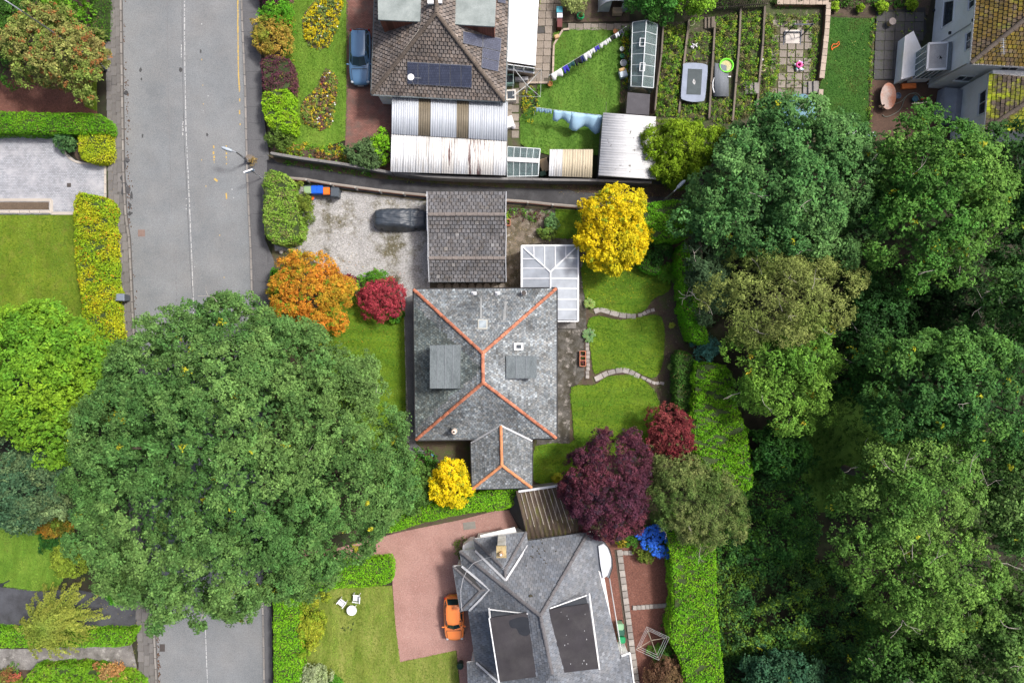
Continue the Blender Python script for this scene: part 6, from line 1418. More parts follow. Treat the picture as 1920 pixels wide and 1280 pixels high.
sp = thing("sandpit", "round lime green sandpit tub filled with sand", "sandpit", W(1362, 123, .1)); c = W(1362, 123, .5)
mb = MB(); mb.lathe((c.x, c.y, .1), [(.50, 0), (.56, .25), (.60, .42), (.62, .46), (.56, .47), (.50, .42), (.46, .34)], 28); mb.obj("tub", pl("lime_plastic", (.16, .62, .03)), sp, True); mb = MB(); mb.cyl(c, .47, .2, .43, 24); mb.obj("sand", mat("sand", (.45, .38, .20), col2=(.35, .38, .22), c2sc=2), sp)
gp = thing("slide_chute", "curved dark grey ribbed panel lying on the terrace below the lime sandpit", "slide", W(1352, 150, .1)); vs = []; 
for j in range(2):
    for i in range(11):
        f = i / 10; a, b = lerpx((1340, 118), (1366, 124), f), lerpx((1337, 181), (1366, 181), f); p = (a, b)[j]; vs.append(W(*p, .30 + .22 * math.sin(math.pi * f)) - Vector((0, 0, 0)))
mb = MB(); mb.add(vs, [(i, i + 1, i + 12, i + 11) for i in range(10)]); o = mb.obj("panel_sheet", mat("grey_ribbed", (.14, .155, .175), var=.15, stretch=(6, .4, 1), finev=.3), gp, True); o.modifiers.new("t", 'SOLIDIFY').thickness = .03
mb = MB(); mb.tube([W(1339, 146, .5), W(1336.5, 155, .5), W(1336.5, 164, .5), W(1339, 174, .5)], .05, 6); mb.obj("white_handle", UPVC, gp, True); mb = MB(); mb.box(W(1368, 144, .45), (.22, .08, .06)); mb.obj("white_clip", UPVC, gp)
# blue covered trampoline under the oak
bt_ = thing("covered_trampoline", "blue tarpaulin covered round trampoline half hidden by the big oak", "trampoline", W(1490, 212, .1)); c = W(1491, 216, 0)
mb = MB(); n = 10; mb.add([(c.x, c.y, 1.0)] + [(c.x + 1.55 * math.cos(k * 2 * math.pi / n), c.y + 1.55 * math.sin(k * 2 * math.pi / n), .92) for k in range(n)] + [(c.x + 1.55 * math.cos(k * 2 * math.pi / n), c.y + 1.55 * math.sin(k * 2 * math.pi / n), .55) for k in range(n)], [(0, k + 1, (k + 1) % n + 1) for k in range(n)] + [(k + 1, k + 1 + n, (k + 1) % n + 1 + n, (k + 1) % n + 1) for k in range(n)])
mb.obj("tarpaulin", mat("teal_tarp", (.055, .17, .24), rough=.5, var=.15, sc=1.2, finev=.05, bump=.3, bsc=3), bt_)
for k in range(5): a = k * 2 * math.pi / 5; tubeobj(bt_, "leg", [(c.x + 1.4 * math.cos(a), c.y + 1.4 * math.sin(a), .05), (c.x + 1.4 * math.cos(a), c.y + 1.4 * math.sin(a), .9)], .04, M_plain)
# gym frame
gf = thing("exercise_frame", "dark steel pull-up frame standing over a pale board on the slabs", "gym frame", W(1493, 70, .1)); b = lambda x, y, z: W(x, y, z)
for p in (([1469, 86, .1], [1472, 58, .25]), ([1500, 86, .1], [1503, 56, .25]), ([1472, 66, .3], [1490, 46, 1.9]), ([1502, 68, .3], [1524, 46, 1.9]), ([1489, 46, 1.9], [1526, 46, 1.9]), ([1472, 60, .3], [1503, 60, .3]), ([1489, 46, 1.9], [1489, 44, 2.1]), ([1524, 46, 1.9], [1524, 44, 2.1])):
    mb = MB(); mb.bar(b(*p[0]), b(*p[1]), .08); mb.obj("steel_bar", pl("frame_navy", (.035, .045, .07)), gf)
block("pale_board", W(1486, 69, .16), (1.2, 1.15, .05), mat("pale_board", (.50, .46, .42), finev=.1), gf)
mb = MB(); mb.bar(b(1488, 60, .5), b(1490, 71, .4), .04); mb.bar(b(1480, 60, .5), b(1488, 60, .5), .04); mb.obj("hook_arm", M_plain, gf)
# toys
ut = thing("unicorn_ride_on", "pink ride-on toy with white wings and wheels on the slabs", "ride-on toy", W(1496, 126, .12)); c = W(1496, 124, .12)
pk, wt, tq = pl("toy_pink", (.72, .10, .32)), pl("toy_white", (.72, .70, .75)), pl("toy_lilac", (.42, .36, .62))
mb = MB(); mb.lathe((c.x, c.y, .25), [(.12, 0), (.24, .02), (.30, .12), (.26, .22), (.16, .24), (.12, .10)], 16); mb.obj("seat_ring", pk, ut, True)
for dx, dy, s, m, nm in ((-.28, .05, .22, wt, "wing"), (.24, .2, .24, tq, "wing"), (.05, .27, .26, wt, "mane"), (-.18, -.3, .18, pl("toy_teal", (.15, .45, .40)), "wheel"), (.16, -.32, .30, wt, "basket"), (.30, -.36, .22, pl("toy_blue", (.45, .62, .68)), "wheel"), (-.12, -.42, .16, wt, "foot_rest"), (.3, 0, .18, pk, "head")):
    mb = MB(); mb.blob((c.x + dx, c.y + dy, .3), (s * 1.1, s, s), 8); mb.obj(nm, m, ut, True)
wd = thing("white_toy_animal", "small white toy animal lying on the terrace above the rectangular trampoline", "toy", W(1301, 87, .1)); c = W(1302, 85, .15)
mb = MB(); mb.blob((c.x, c.y, .22), (.40, .22, .16), 10); mb.obj("body", wt, wd, True); mb = MB(); mb.blob((c.x - .26, c.y - .15, .22), (.2, .2, .15), 8); mb.obj("head", wt, wd, True)
for dx, dy in ((-.14, .12), (.22, .15), (.2, -.12), (-.1, -.25)): mb = MB(); mb.bar((c.x + dx * .5, c.y + dy * .5, .2), (c.x + dx * 1.2, c.y + dy * 1.1, .15), .07); mb.obj("leg", wt, wd)
of = thing("orange_toy", "bent orange plastic toy lying on the dark green lawn", "toy", W(1567, 86, .12)); mb = MB(); P = [W(x, y, .2) for x, y in ((1560, 94), (1559, 88), (1562, 83), (1569, 83), (1573, 78), (1574, 83), (1570, 87), (1563, 90), (1560, 94))]; mb.tube(P, .035, 6); mb.obj("frame", pl("toy_orange", (.75, .14, .02)), of, True)
for lab, x, y, r, nm, c_ in (("small white football on the terrace edge left of the slabs", 1429, 112, .12, "ball", (.6, .62, .65)), ):
    t = thing("ball", lab, "ball", W(x, y, .1)); mb = MB(); mb.blob(W(x, y, .35), (r * 2, r * 2, r * 2), 12); mb.obj("ball_skin", pl("ball_white", c_), t, True)
for lab, x, y, r, c_ in (("thin cream hoop lying against the sleeper wall left of the slabs", 1431, 128, .24, (.5, .45, .28)), ("thin pale hoop hanging in the leaves above the trampoline terrace", 1297, 42, .26, (.4, .42, .25))):
    t = thing("hoop", lab, "hoop", W(x, y, .3)); c = W(x, y, .45); mb = MB(); mb.tube([(c.x + r * math.cos(a), c.y + r * math.sin(a), .45 + .05 * math.sin(a)) for a in [k * math.pi / 8 for k in range(17)]], .025, 5); mb.obj("ring", pl("hoop_%d" % x, c_), t, True)
# white house clutter
bb = thing("tent_cover", "pale grey sheeted garden cover standing against the white house wing", "cover", W(1780, 205, .1)); c0 = [(1751, 214, .1), (1759, 170, .1), (1772, 164, .9), (1770, 222, .9), (1790, 226, 1.55), (1796, 166, 1.55), (1812, 170, 1.2), (1806, 230, 1.2)]
v = [W(*p) for p in c0]; mb = MB(); mb.add(v + [Vector((p.x, p.y, .08)) for p in (v[6], v[7], v[3], v[2], v[4], v[5])], [(0, 1, 2, 3), (3, 2, 5, 4), (4, 5, 6, 7), (7, 6, 8, 9), (0, 3, 10), (3, 4, 12, 10), (4, 7, 9, 12), (1, 11, 2), (2, 11, 13, 5), (5, 13, 8, 6)]); mb.obj("sheeting", mat("grey_sheeting", (.27, .29, .34), rough=.45, var=.18, sc=.8, finev=.1, bump=.6, bsc=2.5, col2=(.03, .03, .035), c2sc=3, c2th=.72, c2w=.015), bb)
def hose(name, label, pts, z, r, m, cat="hose", loops=None):
    t = thing(name, label, cat, W(*pts[0], .1) if pts else W(*loops[:2], .1)); mb = MB()
    if pts: mb.tube([W(x, y, z) for x, y in smooth_poly(pts, 5, False)], r, 5)
    if loops:
        c = W(loops[0], loops[1], 0); P = [(c.x + (loops[2] + .03 * math.sin(a * .7)) * math.cos(a), c.y + (loops[2] + .04 * math.cos(a * .37)) * math.sin(a), z + .01 * a) for a in [k * .35 for k in range(int(loops[3] * 18))]]; mb.tube(P, r, 5)
    mb.obj("pipe", m, t, True); return t
hose("garden_hose", "pale grey hose snaking over brown bark beside the oval table", [(1655, 215), (1660, 219), (1672, 216), (1688, 205), (1697, 185), (1706, 176), (1718, 178), (1724, 188), (1731, 195), (1728, 184), (1716, 174), (1700, 180), (1690, 190), (1676, 196)], .14, .028, mat("hose_grey", (.17, .19, .16), bump=0))
hose("garden_hose", "coiled bright green hose at the end of the slab path", None, .15, .035, pl("hose_green", (.01, .30, .10)), loops=(1088, 33, .27, 5))
for lab, x, y, s, c_, nm in (("small round teal tub between the hose loops", 1712, 188, .5, (.05, .13, .17), "tub"), ("dark blue grey pot touching the oval table", 1680, 182, .5, (.06, .09, .14), "flower_pot"), ("terracotta bowl left of the greenhouse, near the end of the diagonal line", 1153, 62, .38, (.45, .2, .08), "flower_pot"), ("white pot beside the greenhouse, upper one", 1165, 95, .36, (.5, .52, .5), "flower_pot"), ("dark green pot between the greenhouse and lawn", 1166, 108, .38, (.02, .12, .05), "flower_pot"), ("silver grey round tub beside the greenhouse", 1168, 121, .55, (.35, .37, .38), "tub"), ("orange terracotta pot at the corner of the slab path", 1031, 160, .42, (.45, .20, .06), "flower_pot")):
    t = thing(nm, lab, "pot", W(x, y, .1)); c = W(x, y, .1); mb = MB(); mb.lathe((c.x, c.y, .1), [(s * .32, 0), (s * .5, .3), (s * .54, .36), (s * .46, .36), (s * .40, .26), (.001, .26)], 14); mb.obj("pot_body", pl("pot_%d" % x, c_), t, True)
for lab, x, y, w, d, h, c_, nm, cat in (("white and blue storage box beside the greenhouse path", 1169, 137, .6, .6, .5, (.55, .62, .68), "storage_box", "box"), ("tan tray lying on the storage box beside the greenhouse", 1167, 130, .5, .25, .62, (.45, .30, .12), "seed_tray", "tray"), ("orange plastic sledge lying below the white side wall", 1705, 161, 1.2, .42, .25, (.65, .17, .04), "orange_sledge", "sledge"), ("white board leaning beside the grey corrugated sheets", 955, 228, .7, .9, .5, (.72, .72, .72), "white_board", "board"), ("white framed glass box beside the tiled roof, lower one", 958, 178, .85, .9, .6, (.55, .52, .48), "glass_box", "box"), ("green framed glass box beside the tiled roof, upper one", 955, 148, .8, .8, .6, (.20, .34, .30), "glass_box", "box"), ("grey pile of planks below the white flat extension", 978, 147, 1.1, .3, .4, (.3, .3, .32), "plank_pile", "planks"), ("tan bag between the cold frame and the beige shed", 1021, 309, .7, 1.1, .4, (.36, .26, .15), "soil_bag", "bag"), ("wooden crate leaning by the corner planter of the lawn edge", 1044, 68, .35, .3, .4, (.45, .3, .15), "crate", "crate"), ("dark green tub between cold frame and beige shed", 1018, 325, .5, .4, .5, (.02, .08, .05), "tub", "tub"), ("red handled garden tool lying near the hose", 1733, 185, .5, .12, .15, (.5, .05, .03), "garden_tool", "tool")):
    t = thing(nm, lab, cat, W(x, y, .1)); c = W(x, y, .1 + h); m = pl("obj_%d_%d" % (x, y), c_); mb = MB(); mb.box((c.x, c.y, .1 + h / 2), (w, d, h), rz=.3 if w < .8 else .05); mb.obj("body", m, t)
    mb = MB(); mb.box((c.x, c.y, .1 + h + .015), (w * .7, d * .7, .03), rz=.3 if w < .8 else .05); mb.obj("top_panel", GLASS if nm == "glass_box" else m, t)
ll = thing("garden_ornament", "white gnome-like ornament on the slabs beside the grey corrugated sheets", "ornament", W(962, 238, .1)); c = W(962, 238, .1); mb = MB(); mb.lathe((c.x, c.y, .1), [(.2, 0), (.22, .15), (.12, .35), (.02, .5)], 10); mb.obj("figure", wt, ll, True)
# red trough planters on the yard
tp_ = thing("trough_planter", "terracotta coloured rectangular trough with plants on the dark yard", "planter", W(1094, 671, .1)); c = W(1092, 672, .1)
for dx in (-1, 1): block("side_board", (c.x + dx * .24, c.y, .28), (.06, 1.3, .36), M_terra, tp_)
for dy in (-.63, -.15, .2, .63): block("cross_board", (c.x, c.y + dy, .28), (.46, .06, .36), M_terra, tp_)
cover("foliage", None, [(1088, 660), (1097, 660), (1097, 685), (1088, 685)], .45, [(.10, .16, .03), (.25, .05, .08), (.07, .12, .03)], dens=220, leaf=.10, tuft=.12, parent=tp_, base_z=.15)
tp2 = thing("trough_planter", "small orange framed pot of lime leaves at the right edge of the garage", "planter", W(951, 417, .1)); c = W(952, 418, .1)
for dx in (-1, 1): block("side_board", (c.x + dx * .2, c.y, .28), (.05, .55, .34), M_terra, tp2)
for dy in (-1, 1): block("end_board", (c.x, c.y + dy * .25, .28), (.4, .05, .34), M_terra, tp2)
cover("foliage", None, ell(951, 406, 8, 10, 8), .6, [(.20, .34, .02), (.14, .28, .02)], dens=380, leaf=.13, tuft=.16, parent=tp2, base_z=.2)
# white-blue roof peeping out of the oaks
pb_ = thing("play_hut", "white topped hut with a blue edge peeping out between the two oak crowns", "hut", W(1612, 255, 0)); mb = MB(); mb.prism([W(1586, 244, 2.3), (W(1640, 248, 2.3)), W(1641, 254, 2.2), W(1586, 252, 2.2)], depth=.06); mb.obj("roof", UPVC, pb_); mb = MB(); mb.bar(W(1586, 253, 2.15), W(1641, 256, 2.15), .08, .14); mb.obj("blue_edge", B2, pb_); mb = MB(); mb.prism([W(1588, 246, 2.1), W(1639, 249, 2.1), W(1639, 253, 2.1), W(1588, 252, 2.1)], zb=0); mb.obj("wall", M_timber, pb_)
# manhole in red drive, small log on lawn bed
t = block("inspection_cover", W(880, 985, .09), (1.05, .62, .03), mat("cover_concrete", (.20, .19, .17), finev=.2), None, rz=.12); t["kind"] = "structure"
bw = thing("wheel_barrow", "dark tool with a handle lying at the rounded end of the left lawn", "garden tool", W(8, 1092, .1)); mb = MB(); mb.bar(W(0, 1097, .25), W(17, 1088, .3), .10, .06); mb.obj("shaft", M_plain, bw); mb = MB(); mb.box(W(2, 1096, .2), (.3, .25, .15)); mb.obj("head", M_plain, bw)
# ================================================================ VEGETATION
YEL = (.42, .40, .03)
# -- big street oak and left-hand trees
tree("oak_tree", "huge round green tree overhanging the road left of the slate-roofed house", "tree",
     [(307, 599), (350, 586), (393, 567), (436, 561), (474, 576), (517, 599), (560, 605), (605, 637), (656, 657), (701, 681), (718, 706), (725, 744), (748, 783), (758, 835), (785, 876), (785, 919), (754, 947), (716, 968), (693, 999), (680, 1042), (632, 1072), (584, 1090), (541, 1110), (489, 1140), (431, 1149), (355, 1147), (300, 1136), (256, 1106), (226, 1078), (185, 1063), (152, 1024), (143, 972), (147, 928), (159, 883), (164, 826), (166, 783), (195, 744), (223, 700), (250, 657), (271, 623)],
     14.5, 8.5, (.070, .165, .045), (.155, .26, .075), .40, grade=(.93, .98, .88), jl=.13, lump=1.2, tuft=.36, leaf=.19, nleaf=22, accent=YEL, pacc=.005, fill=22, trunk=.55, limbs=16, dead=10, k=1.35)  # second leaf colour raised to paint in pale leaf highlights
tree("lime_green_maple", "bright lime green broad tree at the left edge beside the huge round tree", "tree",
     [(-60, 600), (0, 590), (40, 600), (70, 590), (92, 578), (110, 590), (140, 596), (150, 625), (185, 650), (215, 690), (212, 740), (185, 760), (160, 800), (150, 850), (95, 862), (70, 860), (30, 800), (-60, 800), (-120, 700)],
     11, 7.5, (.105, .26, .022), (.21, .36, .022), .40, lump=1.1, tuft=.42, leaf=.24, nleaf=15, trunk=.35, upn=.9, var=.13)
tree("grey_green_tree", "grey-green dense tree at the left edge below the lime green one", "tree",
     [(-70, 790), (0, 800), (70, 850), (130, 860), (150, 900), (152, 940), (120, 960), (80, 978), (40, 985), (0, 970), (-70, 960)], 9, 6, (.055, .125, .060), (.20, .26, .10), .18, lump=.9, tuft=.32, leaf=.19, trunk=.3)
tree("olive_red_rowan", "olive green tree with reddish leaf tips in the top left corner beside the footpath", "tree",
     [(25, 70), (45, 35), (85, 15), (120, 18), (140, 40), (168, 55), (190, 90), (200, 120), (196, 145), (178, 170), (150, 176), (118, 160), (80, 155), (40, 150), (22, 120)], 6.5, 3.8, (.18, .27, .05), (.30, .27, .09), .34, lump=.75, tuft=.28, leaf=.17, nleaf=16, accent=(.34, .15, .05), pacc=.13, trunk=.16)
shrub("green_bush", "mid green bushy tree behind the olive tree at the top edge", "bush", [(60, -40), (160, -40), (185, 0), (160, 40), (120, 30), (80, 10)], 4.5, (.09, .24, .015), (.16, .32, .02), lump=.7, tuft=.28, leaf=.18)
shrub("green_bush", "dark green bush in the extreme top left corner", "bush", [(-60, -40), (60, -40), (70, 20), (40, 60), (30, 110), (20, 155), (-60, 155)], 3.6, (.040, .11, .018), (.08, .20, .02), lump=.7, tuft=.28, leaf=.17)
hedge("hedge", "dark narrow hedge along the footpath at the top edge beside the olive tree", [(165, -60), (190, -60), (190, 55), (180, 62), (168, 50)], 1.6, (.04, .11, .012), (.08, .19, .015), dens=160)
hedge("clipped_hedge", "clipped bright green hedge between the dark red gravel and the grey block drive", [(-120, 207), (0, 207), (120, 210), (180, 211), (197, 222), (200, 246), (170, 250), (0, 248), (-120, 248)], 1.7, (.10, .29, .012), (.18, .40, .015), asp=.35, leaf=.15)
hedge("box_hedge", "yellow-green rounded square hedge in the corner of the grey block drive", [(148, 242), (190, 238), (200, 250), (200, 292), (190, 304), (160, 302), (146, 285)], 1.4, (.28, .38, .015), (.45, .46, .02), leaf=.14)
shrub("dark_shrub", "blue-green leafy shrub in the curved bed of the grey block drive", "shrub", ell(127, 268, 19, 20, 12, .15), 1.3, (.05, .14, .05), (.10, .2, .06))
hedge("yellow_hedge", "long yellow and green variegated hedge along the left footpath", [(138, 366), (165, 363), (200, 376), (203, 430), (206, 500), (210, 560), (215, 620), (219, 668), (200, 680), (165, 660), (152, 610), (150, 560), (140, 500), (137, 440)], 1.8, (.20, .33, .015), (.44, .42, .015), und=.09, var=.3, p2=.3, leaf=.15, asp=.6, acc=(.50, .26, .02), pacc=.04)
tree("orange_shrub", "orange and green autumn shrub beneath the grey-green tree at the left", "shrub", ell(108, 978, 42, 20, 12, .12), 2.6, 1.4, (.10, .16, .02), (.33, .15, .02), .5, lump=.5, tuft=.22, leaf=.14, trunk=.08, limbs=4)
shrub("dark_green_bush", "dark green rounded bush at the upper corner of the left lawn", "bush", ell(105, 1008, 30, 19, 12, .1), 1.6, (.025, .10, .02), (.05, .16, .02))
shrub("yellow_green_bush", "yellow-green bush between the left lawn and the huge round tree", "bush", ell(138, 1045, 36, 34, 14, .1), 2.4, (.19, .28, .03), (.28, .36, .04))
ft = thing("feathery_tree", "small feathery yellow-green tree with long radiating sprays over the dark drive and hedge", "tree", W(150, 1135, 0)); P, Nn, Cc = [], [], []; c0 = W(148, 1138, 0)
for i in range(120):
    a = i * 2.39996 + R.uniform(-.2, .2); lv = (i % 6) / 5; L_ = R.uniform(1.8, 3.7) * (1 - .35 * lv); z0 = 1.2 + 3.0 * lv; pts_ = []; kc = R.uniform(.7, 1.25); w_ = R.uniform(-.25, .25)
    for k in range(34):
        s_ = (k + 1) / 34; zz_ = z0 + 1.1 * math.sin(s_ * 2.4) - .5 * s_; aa = a + w_ * s_; sp_ = .20 * math.sin(min(1, s_ * 1.25) * math.pi * .85) + .04
        for q in range(5): o_ = R.uniform(-1, 1) * sp_; P.append((c0.x + math.cos(aa) * L_ * s_ - math.sin(aa) * o_, c0.y + math.sin(aa) * L_ * s_ + math.cos(aa) * o_, zz_ + R.uniform(-.1, .1))); Nn.append((math.cos(aa) * .4, math.sin(aa) * .4, .9)); g_ = R.uniform(.75, 1.25) * kc; Cc.append((.24 * g_ * (1 + .4 * s_) / 1.2, .31 * g_, .05 * g_))
leafmesh("fronds", np.array(P), np.array(Nn) + rng.normal(size=(len(P), 3)) * .35, .17, .4, np.array(Cc), ft); mb = MB(); mb.tube([c0, c0 + Vector((0, 0, 4))], .14, 8, .04); mb.obj("trunk", BARK, ft, True)
shrub("green_bush", "bright green clipped bush under the left side of the huge round tree by the drive", "bush", ell(222, 1108, 18, 20, 10, .1), 1.6, (.06, .22, .015))
hedge("clipped_hedge", "clipped green hedge between the dark drive and the cracked concrete drive", [(-120, 1182), (60, 1182), (150, 1184), (235, 1182), (252, 1186), (240, 1203), (225, 1214), (60, 1215), (-120, 1215)], 1.3, (.11, .29, .015), (.19, .38, .02), leaf=.15)
hedge("leafy_hedge", "loose green hedge along the bottom edge below the concrete drive", [(52, 1262), (90, 1250), (150, 1248), (200, 1258), (250, 1274), (258, 1340), (30, 1340)], 1.4, (.11, .26, .015), (.20, .36, .02), und=.12, asp=.6, leaf=.18)
shrub("copper_shrub", "coppery orange low shrub at the corner of the bottom left hedge", "shrub", [(172, 1244), (205, 1240), (235, 1252), (256, 1266), (240, 1272), (200, 1262), (175, 1254)], 1.6, (.42, .20, .07), (.35, .26, .10))
shrub("red_flower_bed", "red and coral flowering plants at the bottom left corner", "flowers", [(-20, 1256), (50, 1254), (54, 1266), (20, 1272), (-20, 1270)], .7, (.40, .10, .07), (.10, .22, .03), p2=.5)

# -- right-hand pavement planting, upper garden
shrub("purple_shrub", "purple leaved shrub at the very top of the planted strip beside the road", "shrub", [(487, -40), (540, -40), (541, 6), (530, 16), (490, 10)], 2.0, (.10, .03, .06), (.17, .05, .08))
shrub("green_shrub", "green shrub below the topmost purple one in the roadside strip", "shrub", [(497, 5), (540, 0), (545, 30), (546, 60), (530, 65), (500, 38)], 2.0, (.08, .27, .015), (.13, .33, .02))
shrub("orange_barberry", "orange and green shrub in the roadside strip between green and purple ones", "shrub", [(484, 42), (505, 32), (535, 42), (548, 75), (545, 105), (520, 112), (488, 105), (482, 75)], 2.1, (.42, .27, .05), (.17, .26, .03), p2=.3)
hedge("purple_barberry", "dark purple clipped shrub in the middle of the roadside strip", [(490, 108), (530, 104), (545, 120), (546, 160), (530, 170), (495, 168), (489, 140)], 1.9, (.10, .035, .055), (.17, .06, .08), und=.12, leaf=.14, cat="shrub", acc=(.2, .2, .03), pacc=.04, asp=.4)
hedge("green_privet", "bright lime green hedge block in the lower roadside strip", [(491, 172), (530, 164), (548, 178), (549, 220), (545, 248), (508, 240), (493, 215)], 1.9, (.19, .38, .015), (.30, .46, .02), und=.15, leaf=.16, asp=.6)
shrub("dark_shrub", "dull green shrub below the lime hedge block by the lane corner", "shrub", [(505, 236), (540, 238), (548, 262), (535, 284), (510, 280)], 1.6, (.09, .15, .03), (.13, .22, .03))
cover("flowering_plants", None, [(545, -60), (549, 0), (548, 100), (549, 240), (545, 280), (541, 280), (543, 100), (541, -60)], .5, [(.10, .25, .02), (.3, .3, .03)], dens=120, cat=None).name = "border_plants"
bpy.data.objects["border_plants"]["label"] = "thin strip of low plants between the roadside shrubs and the front lawn"; bpy.data.objects["border_plants"]["category"] = "plants"
for lab, px, cols in (("upper oval flower bed of white and bright yellow flowers in the front lawn", [(640, -30), (640, 10), (628, 60), (615, 85), (600, 92), (578, 84), (568, 62), (567, 35), (578, 15), (600, -10), (612, -30)], [(.14, .22, .06), (.20, .28, .08), (.60, .50, .01), (.65, .52, .01), (.45, .42, .03)]),
                      ("lower pear shaped flower bed with mixed yellow, orange and purple flowers in the front lawn", [(610, 128), (628, 140), (632, 165), (628, 195), (622, 225), (610, 241), (590, 240), (568, 228), (563, 205), (570, 185), (590, 168), (600, 150)], [(.18, .28, .05), (.26, .18, .08), (.50, .42, .03), (.22, .32, .05), (.20, .10, .08)])):
    t = thing("flower_bed", lab, "flower bed", W(600, px[0][1], .1), "flower beds in the front lawn"); mb = MB(); mb.prism([W(x, y, .125) for x, y in smooth_poly(px, 2)], depth=.1); mb.obj("soil", M_soil, t)
    cover("leaves", None, px, .55, cols, dens=420, leaf=.12, tuft=.16, nleaf=9, parent=t, patch=.8, n=2, base_z=.1)
    fl = [(.55, .40, .01), (.75, .75, .72), (.6, .42, .02), (.6, .20, .04), (.25, .05, .12)]; cover("blossoms", None, px, .62, fl if px[0][1] > 0 else [(.62, .48, .01)] * 3 + [(.7, .7, .66)], dens=45, leaf=.10, tuft=.07, nleaf=5, parent=t, patch=.5, n=2, m=PETAL, base_z=.16, asp=.9)
cover("border_shrubs", "low mixed green and yellow border planting behind the board fence near the road", [(512, 286), (540, 262), (580, 268), (610, 272), (645, 268), (672, 292), (690, 300), (690, 318), (600, 304)], 1.0, [(.12, .28, .02), (.22, .32, .02), (.38, .30, .02), (.10, .20, .03), (.24, .13, .05)], dens=190, leaf=.15, tuft=.22, cat="shrubs", patch=.7)
tree("grey_green_shrub", "grey-green rounded shrub at the foot of the red brick drive", "shrub", ell(688, 290, 36, 26, 12, .1), 2.0, 1.0, (.085, .15, .055), (.12, .2, .07), .3, lump=.5, tuft=.2, leaf=.13, trunk=.06, limbs=3, fill=10)
shrub("lime_shrub", "lime yellow-green shrub against the corrugated lean-to", "shrub", [(700, 255), (712, 244), (728, 252), (732, 290), (726, 308), (708, 300), (700, 280)], 2.2, (.15, .40, .015), (.26, .48, .02))
cover("verge_ivy", "ivy strip hanging along the lane side of the board fence", [(535, 298), (620, 312), (735, 330), (735, 336), (620, 322), (530, 306)], .35, [(.05, .15, .015), (.08, .22, .02)], dens=110, leaf=.14, cat="ivy")
cover("weeds", "low weeds and moss at the foot of the fence along the lane", [(735, 334), (850, 342), (1000, 348), (1225, 346), (1225, 350), (1000, 353), (850, 348), (735, 340)], .12, [(.06, .10, .015), (.09, .12, .02)], dens=70, leaf=.10, cat="weeds")
cover("yellow_flower_patch", "yellow flowers and green leaves under the upper rotary dryer", [(983, 160), (1004, 160), (1008, 195), (1002, 225), (985, 228), (978, 200)], 1.0, [(.12, .3, .02), (.4, .38, .02), (.06, .16, .03)], dens=230, leaf=.13, cat="flowers")
cover("yellow_flower_patch", "yellow flowering plants between the lawn and the greenhouse", [(1160, 50), (1180, 45), (1181, 110), (1176, 165), (1168, 160), (1172, 110), (1166, 70)], .9, [(.14, .34, .02), (.42, .40, .01), (.08, .22, .03)], dens=210, leaf=.14, cat="flowers")
cover("border_weeds", "straggly plants between the lawn and the charcoal shed", [(1160, 165), (1176, 168), (1174, 212), (1158, 214)], .4, [(.10, .16, .03), (.2, .13, .08), (.08, .12, .03)], dens=120, leaf=.12, cat="plants")
shrub("cream_variegated_shrub", "cream and green variegated shrub beside the green hose coil", "shrub", [(1052, -30), (1096, -30), (1097, 10), (1085, 24), (1064, 18), (1052, 6)], 1.8, (.34, .40, .14), (.22, .32, .06))
cover("path_weeds", "thin yellow weeds beside the white flat extension wall", [(1010, -30), (1020, -30), (1018, 18), (1012, 22)], .3, [(.2, .3, .03)], dens=120, leaf=.1, cat="weeds")
shrub("green_bush", "dark green tree crown right of the polytunnel at the top edge", "bush", [(1178, -60), (1290, -60), (1262, 20), (1240, 42), (1205, 36), (1178, 14)], 4.2, (.055, .19, .03), (.10, .27, .04), lump=.8, tuft=.3, leaf=.2)
shrub("green_bush", "bright yellow-green tree at the top edge above the terraces", "bush", [(1262, -60), (1340, -60), (1330, 0), (1322, 28), (1290, 40), (1262, 20)], 4.2, (.14, .30, .02), (.22, .38, .03), lump=.7, tuft=.28, leaf=.19)
shrub("green_bush", "dark bush along the top edge above the slatted fence", "bush", [(1330, -60), (1460, -60), (1450, -5), (1330, 0)], 3, (.04, .12, .02), (.07, .18, .02), lump=.7, tuft=.28)
cover("hedge_bottom_growth", "dark green growth along the top edge above the dark green lawn", [(1452, -40), (1720, -40), (1700, 8), (1640, 6), (1550, 6), (1452, 8)], 1.2, [(.04, .12, .015), (.07, .2, .02), (.05, .1, .02)], dens=110, leaf=.2, cat="bushes", tuft=.3)
for i, (lab, x, y, r) in enumerate((("lime green pot plant at the top of the dark green lawn, left one", 1564, 14, 8), ("lime green pot plant at the top of the dark green lawn, middle one", 1612, 16, 6), ("yellow-green plant beside the top corner of the dark patio", 1652, 14, 10), ("yellow-green plant left of the white house at the top of the dark patio", 1708, 10, 9))):
    shrub("pot_plant", lab, "plant", ell(x, y, r, r, 8), .8, (.20, .36, .02), (.30, .42, .03), limbs=0)
G = [(.08, .19, .02), (.15, .30, .025), (.25, .34, .03), (.10, .22, .025), (.17, .16, .06)]
